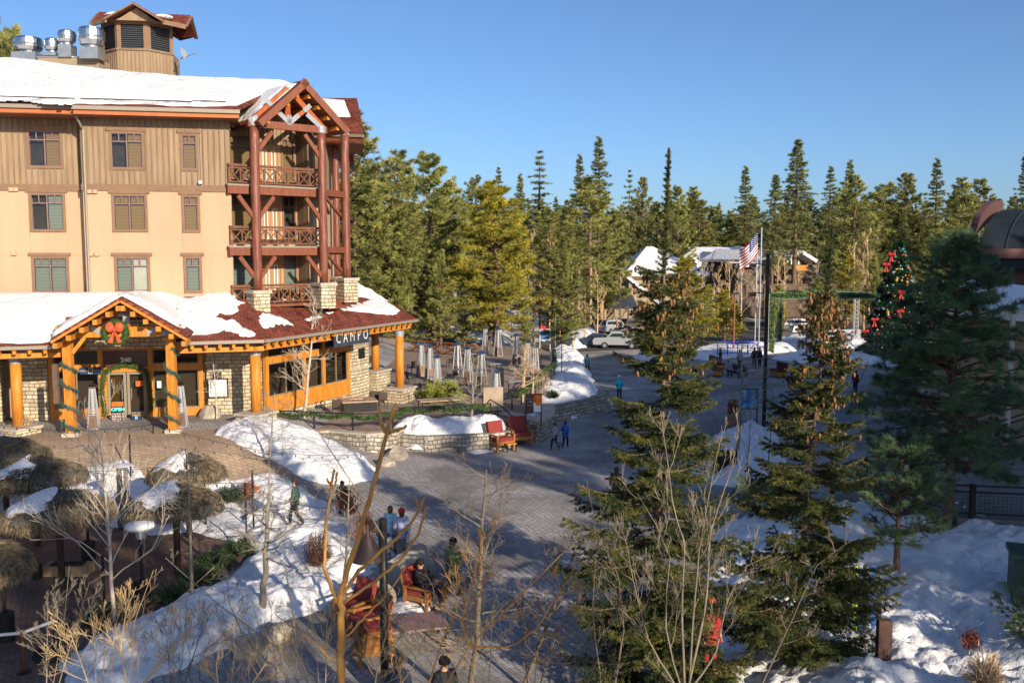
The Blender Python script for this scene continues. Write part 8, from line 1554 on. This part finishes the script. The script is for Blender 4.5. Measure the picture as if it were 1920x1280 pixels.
for k, (px, py, z_, ps, jc, hc, lb, h) in enumerate(((1366, 706, 0, 'sit', ('grey_plaid', (.24, .25, .33)), None, 'person in grey plaid seated at the left of the far fire pit', 1.7), (1378, 708, 0, 'sit', ('black', B_), ('white', (.7, .68, .68)), 'person in black with a white hat seated at the far fire pit', 1.7), (1392, 705, 0, 'sit', ('dark_red', (.16, .02, .03)), None, 'seated person in dark red at the far fire pit', 1.7),
    (1424, 688, 0, 'stand', ('navy', (.02, .03, .055)), ('red', (.45, .04, .04)), 'standing person with a red hat right of the blue barrier', 1.75), (1414, 690, 0, 'stand', ('black', B_), None, 'standing dark person in front of the blue barrier', 1.75), (1386, 690, 0, 'stand', ('lilac', (.35, .30, .42)), None, 'standing person in lilac before the blue barrier', 1.65), (1350, 690, 0, 'stand', ('black', B_), None, 'standing dark person at the left end of the blue barrier', 1.7))):
    person(gz0(px, py), h, R(40 * k), lb, jc, ('black_trousers', (.015, .015, .018)), hat=hc, pose=ps, hair='dark', hands=False)
# helmet carried by the child
p = gz0(1048, 832, .5); solo('helmet', MB().ell(p, (.14, .16, .12), 12, 8), M('teal_helmet', (.04, .14, .17), rough=.3), 'dark teal helmet hanging between the two children', 'helmet', smooth=True)
# ------------------------------------------------------------------ bare trees close to the viewpoint
def fg(pts, Y, ground=True):
    r = [at(x, y, Y + (d[0] if d else 0)) for x, y, *d in pts]
    if ground: r = [np.array([r[0][0], r[0][1] + .15, -.1])] + r
    return r
Y = 7.0
bare(None, 0, 201, barko, 'orange barked pruned tree closest to the camera with cut upright limbs', multi=[(fg([(642, 1290), (640, 1200), (638, 1128)], Y), .024)], nb=2, L=.3, lv=2, start=.93, kids=(3, 2), cat='tree', name='pruned_tree', twigr=.003)
PT = bpy.data.objects['pruned_tree']
m = MB(); _b = at(640, 1290, 7.0); m.tube([[_b[0], _b[1] + .15, -.1], [_b[0], _b[1] + .1, 4], _b], .033, 9)
def limb(pts, r0, r1, Yd=Y, n=7):
    P = fg(pts, Yd, False); P = np.array(P); seg = np.linalg.norm(np.diff(P, axis=0), axis=1); cum = np.r_[0, np.cumsum(seg)] / seg.sum(); ss = np.linspace(0, 1, 22); Q = np.stack([np.interp(ss, cum, P[:, k]) for k in range(3)], 1); Q[1:-1] += np.random.RandomState(len(P) + int(pts[0][0])).randn(20, 3) * .004; rr = r0 + (r1 - r0) * ss; rr[5::5] *= 1.12; m.tube(Q, rr, n)
limb([(641, 1300), (638, 1220), (640, 1150), (637, 1112)], .032, .027, n=9); limb([(636, 1122), (655, 1058), (690, 945), (714, 852), (738, 768), (744, 756)], .022, .014); limb([(722, 812), (714, 790), (711, 768)], .014, .01); limb([(728, 812), (745, 806), (762, 799)], .014, .009)
limb([(640, 1118), (668, 1075), (720, 1028), (768, 985), (790, 948), (797, 928)], .016, .010); limb([(645, 1130), (700, 1092), (752, 1048), (785, 1000), (800, 948)], .014, .009); limb([(786, 955), (780, 940), (776, 928)], .009, .007)
limb([(632, 1130), (608, 1065), (612, 980), (622, 905), (627, 880)], .015, .009); limb([(622, 910), (612, 898)], .009, .007); limb([(618, 920), (630, 905), (632, 885)], .01, .007)
limb([(642, 1200), (700, 1140), (740, 1095), (762, 1060)], .010, .004, n=5); limb([(628, 1240), (590, 1205), (555, 1180), (515, 1150)], .008, .003, n=5)
obj('limbs', m, barko, PT, smooth=True)
m = MB(); 
bare(None, 0, 203, barkg, 'dark upright bare shrub trunk left of the orange barked tree', multi=[(fg([(556, 1290), (554, 1180), (545, 1110), (535, 1062)], 7.6), .022), (fg([(552, 1240), (480, 1182), (400, 1128), (352, 1082), (310, 1045)], 7.6), .017), (fg([(552, 1262), (500, 1240), (455, 1190), (430, 1130), (424, 1080)], 7.6, False), .010)], nb=14, L=.42, lv=3, start=.2, kids=(6, 4, 3), up=.6, twigr=.0016, crook=.1, name='bare_shrub', cat='shrub')
bare(None, 0, 204, barky, 'golden twigged bare shrub with many buds at the lower left', multi=[(fg([(250, 1290), (252, 1240), (290, 1170), (340, 1115), (402, 1062)], 8.5), .018), (fg([(244, 1290), (246, 1190), (262, 1110), (288, 1068)], 8.5), .014), (fg([(262, 1290), (300, 1240), (345, 1190), (390, 1150)], 8.5, False), .012), (fg([(240, 1290), (225, 1220), (235, 1150), (255, 1100)], 8.5, False), .010)], nb=20, L=.42, lv=3, start=.15, kids=(7, 5, 3), up=.9, spread=.6, twigr=.0016, crook=.1, name='bare_shrub', cat='shrub')
bare(None, 0, 205, barko, 'yellow orange bare limb spreading up to the right at the bottom centre', multi=[(fg([(808, 1295), (850, 1240), (880, 1210), (925, 1165), (970, 1120), (1015, 1075), (1060, 1040), (1092, 1000)], 7.2), .020), (fg([(882, 1212), (960, 1212), (1010, 1175), (1045, 1110), (1098, 1055)], 7.2, False), .010), (fg([(880, 1210), (866, 1165), (880, 1100), (905, 1020), (912, 985)], 7.2, False), .008), (fg([(800, 1295), (830, 1200), (860, 1130), (890, 1085)], 7.6, False), .008)], nb=15, L=.40, lv=3, start=.2, kids=(6, 4, 3), up=.7, spread=.6, twigr=.0016, crook=.1, name='bare_shrub', cat='shrub')
bare(None, 0, 206, barky, 'tangle of golden twigs at the bottom edge left of the centre', multi=[(fg([(430, 1300), (440, 1230), (445, 1170), (438, 1130)], 9), .012), (fg([(460, 1300), (500, 1240), (540, 1195)], 9, False), .010), (fg([(410, 1300), (405, 1240), (420, 1190)], 9, False), .010), (fg([(700, 1300), (712, 1230), (730, 1170), (735, 1120)], 9, False), .010), (fg([(740, 1300), (780, 1240), (800, 1180)], 9, False), .009)], nb=18, L=.42, lv=3, start=.05, kids=(6, 4, 3), up=.8, spread=.65, twigr=.0016, crook=.1, name='bare_shrub', cat='shrub')
for k, (x0, y0, x1, y1, Yd, mt, lb) in enumerate(((95, 1300, 130, 1060, 10, barkg, 'grey twigged shrub at the far lower left'), (180, 1300, 165, 1120, 9.5, barky, 'fine tan shrub left of the golden twigs'), (330, 1300, 350, 1120, 9, barkd, 'dark fine shrub behind the golden twigs'), (600, 1300, 575, 1130, 9.5, barky, 'fine twigs left of the orange trunk'), (1000, 1300, 1010, 1080, 10, barkd, 'dark fine shrub right of the yellow orange limb'), (1085, 1300, 1120, 1100, 11, barkd, 'dark shrub left of the tall spruce'), (905, 1300, 890, 1060, 9.5, barky, 'straw fine shrub in the middle of the bottom edge'), (510, 1300, 470, 1120, 10, barkg, 'grey fine shrub above the bottom edge'))):
    bare(None, 0, 300 + k, mt, lb, multi=[(fg([(x0, y0), ((x0 + x1) / 2 + 6, (y0 + y1) / 2), (x1, y1)], Yd), .010), (fg([(x0 + 10, y0), (x1 + 38, y1 + 30)], Yd, False), .008), (fg([(x0 - 8, y0), (x1 - 40, y1 + 45)], Yd, False), .008)], nb=14, L=.5, lv=3, start=.15, kids=(6, 4, 3), up=.8, spread=.6, twigr=.0017, crook=.12, name='bare_shrub', cat='shrub', group='bare shrubs along the bottom of the view')
bare(None, 0, 207, M('dull_twig_bark', (.17, .14, .105), (.27, .225, .17), scale=5, rough=.9), 'grey multi stemmed bare tree in front of the tall spruce', multi=[(fg([(1282, 1300), (1252, 1210), (1245, 1130), (1262, 1060), (1235, 990), (1195, 925)], 13), .024), (fg([(1284, 1300), (1278, 1150), (1284, 1020), (1264, 960), (1250, 850), (1238, 770)], 13, False), .021), (fg([(1290, 1300), (1342, 1225), (1365, 1120), (1400, 1060), (1445, 1040)], 13, False), .018),
      (fg([(1292, 1300), (1300, 1150), (1312, 1020), (1335, 900), (1352, 815)], 13, False), .017), (fg([(1276, 1300), (1215, 1200), (1190, 1100), (1172, 1005)], 13, False), .016), (fg([(1288, 1300), (1325, 1130), (1330, 1000), (1372, 880), (1385, 800)], 13, False), .022)], nb=10, L=1.1, lv=3, start=.3, kids=(5, 4, 3), up=1.0, spread=.5, twigr=.003, crook=.1)
bare(None, 0, 208, barkd, 'thin dark stems crossing in front of the coned spruce', multi=[(fg([(1130, 1300), (1110, 1150), (1120, 1000), (1100, 900)], 14), .02), (fg([(1150, 1300), (1170, 1180), (1160, 1080), (1120, 1000)], 14, False), .02), (fg([(1420, 1300), (1490, 1150), (1530, 1060), (1600, 1010)], 14, False), .015)], nb=10, L=.7, lv=3, start=.25, kids=(5, 4, 3), up=.8, twigr=.004)
bare(None, 0, 209, barktan, 'thin straight bare stem leaning across the snow mound', multi=[(fg([(720, 1010), (660, 905), (610, 830), (575, 765), (548, 735)], 9.5, False), .009)], nb=3, L=.15, lv=2, start=.5, kids=(2, 2), twigr=.003, name='bare_branch', cat='branch')

# ------------------------------------------------------------------ repeated pieces of one part become parts of their own
def split_part(o, nm):
    me = o.data; n = len(me.vertices); par = list(range(n))
    def f(a):
        while par[a] != a: par[a] = par[par[a]]; a = par[a]
        return a
    for e in me.edges:
        a, b = f(e.vertices[0]), f(e.vertices[1])
        if a != b: par[a] = b
    V = np.array([v.co[:] for v in me.vertices]); groups = {}
    for p in me.polygons: groups.setdefault(f(p.vertices[0]), []).append(list(p.vertices))
    for r, fs_ in groups.items():
        u = sorted({i for q in fs_ for i in q}); mp = {i: k for k, i in enumerate(u)}; m2 = MB(); m2.add(V[u], [[mp[i] for i in q] for q in fs_]); me2 = m2.mesh(nm, False, bool(me.uv_layers)); me2.materials.append(me.materials[0])
        c = bpy.data.objects.new(nm, me2); COL.objects.link(c); c.parent = o.parent; c.matrix_parent_inverse = o.matrix_parent_inverse.copy()
    bpy.data.objects.remove(o)
for o in list(bpy.data.objects):
    b = o.name.split('.')[0]
    if b in ('braces', 'steel_plates', 'cupola_snow', 'purlins', 'roof_flashing'): split_part(o, {'braces': 'brace', 'steel_plates': 'steel_plate', 'cupola_snow': 'cupola_snow', 'purlins': 'purlin', 'roof_flashing': 'flashing'}[b])
    elif b == 'downspout': split_part(o, 'downspout_pipe')
    elif b == 'roof_seams': o['kind'] = 'stuff'
    elif b in ('cones', 'rafter_tails', 'bulbs'): o['kind'] = 'stuff'
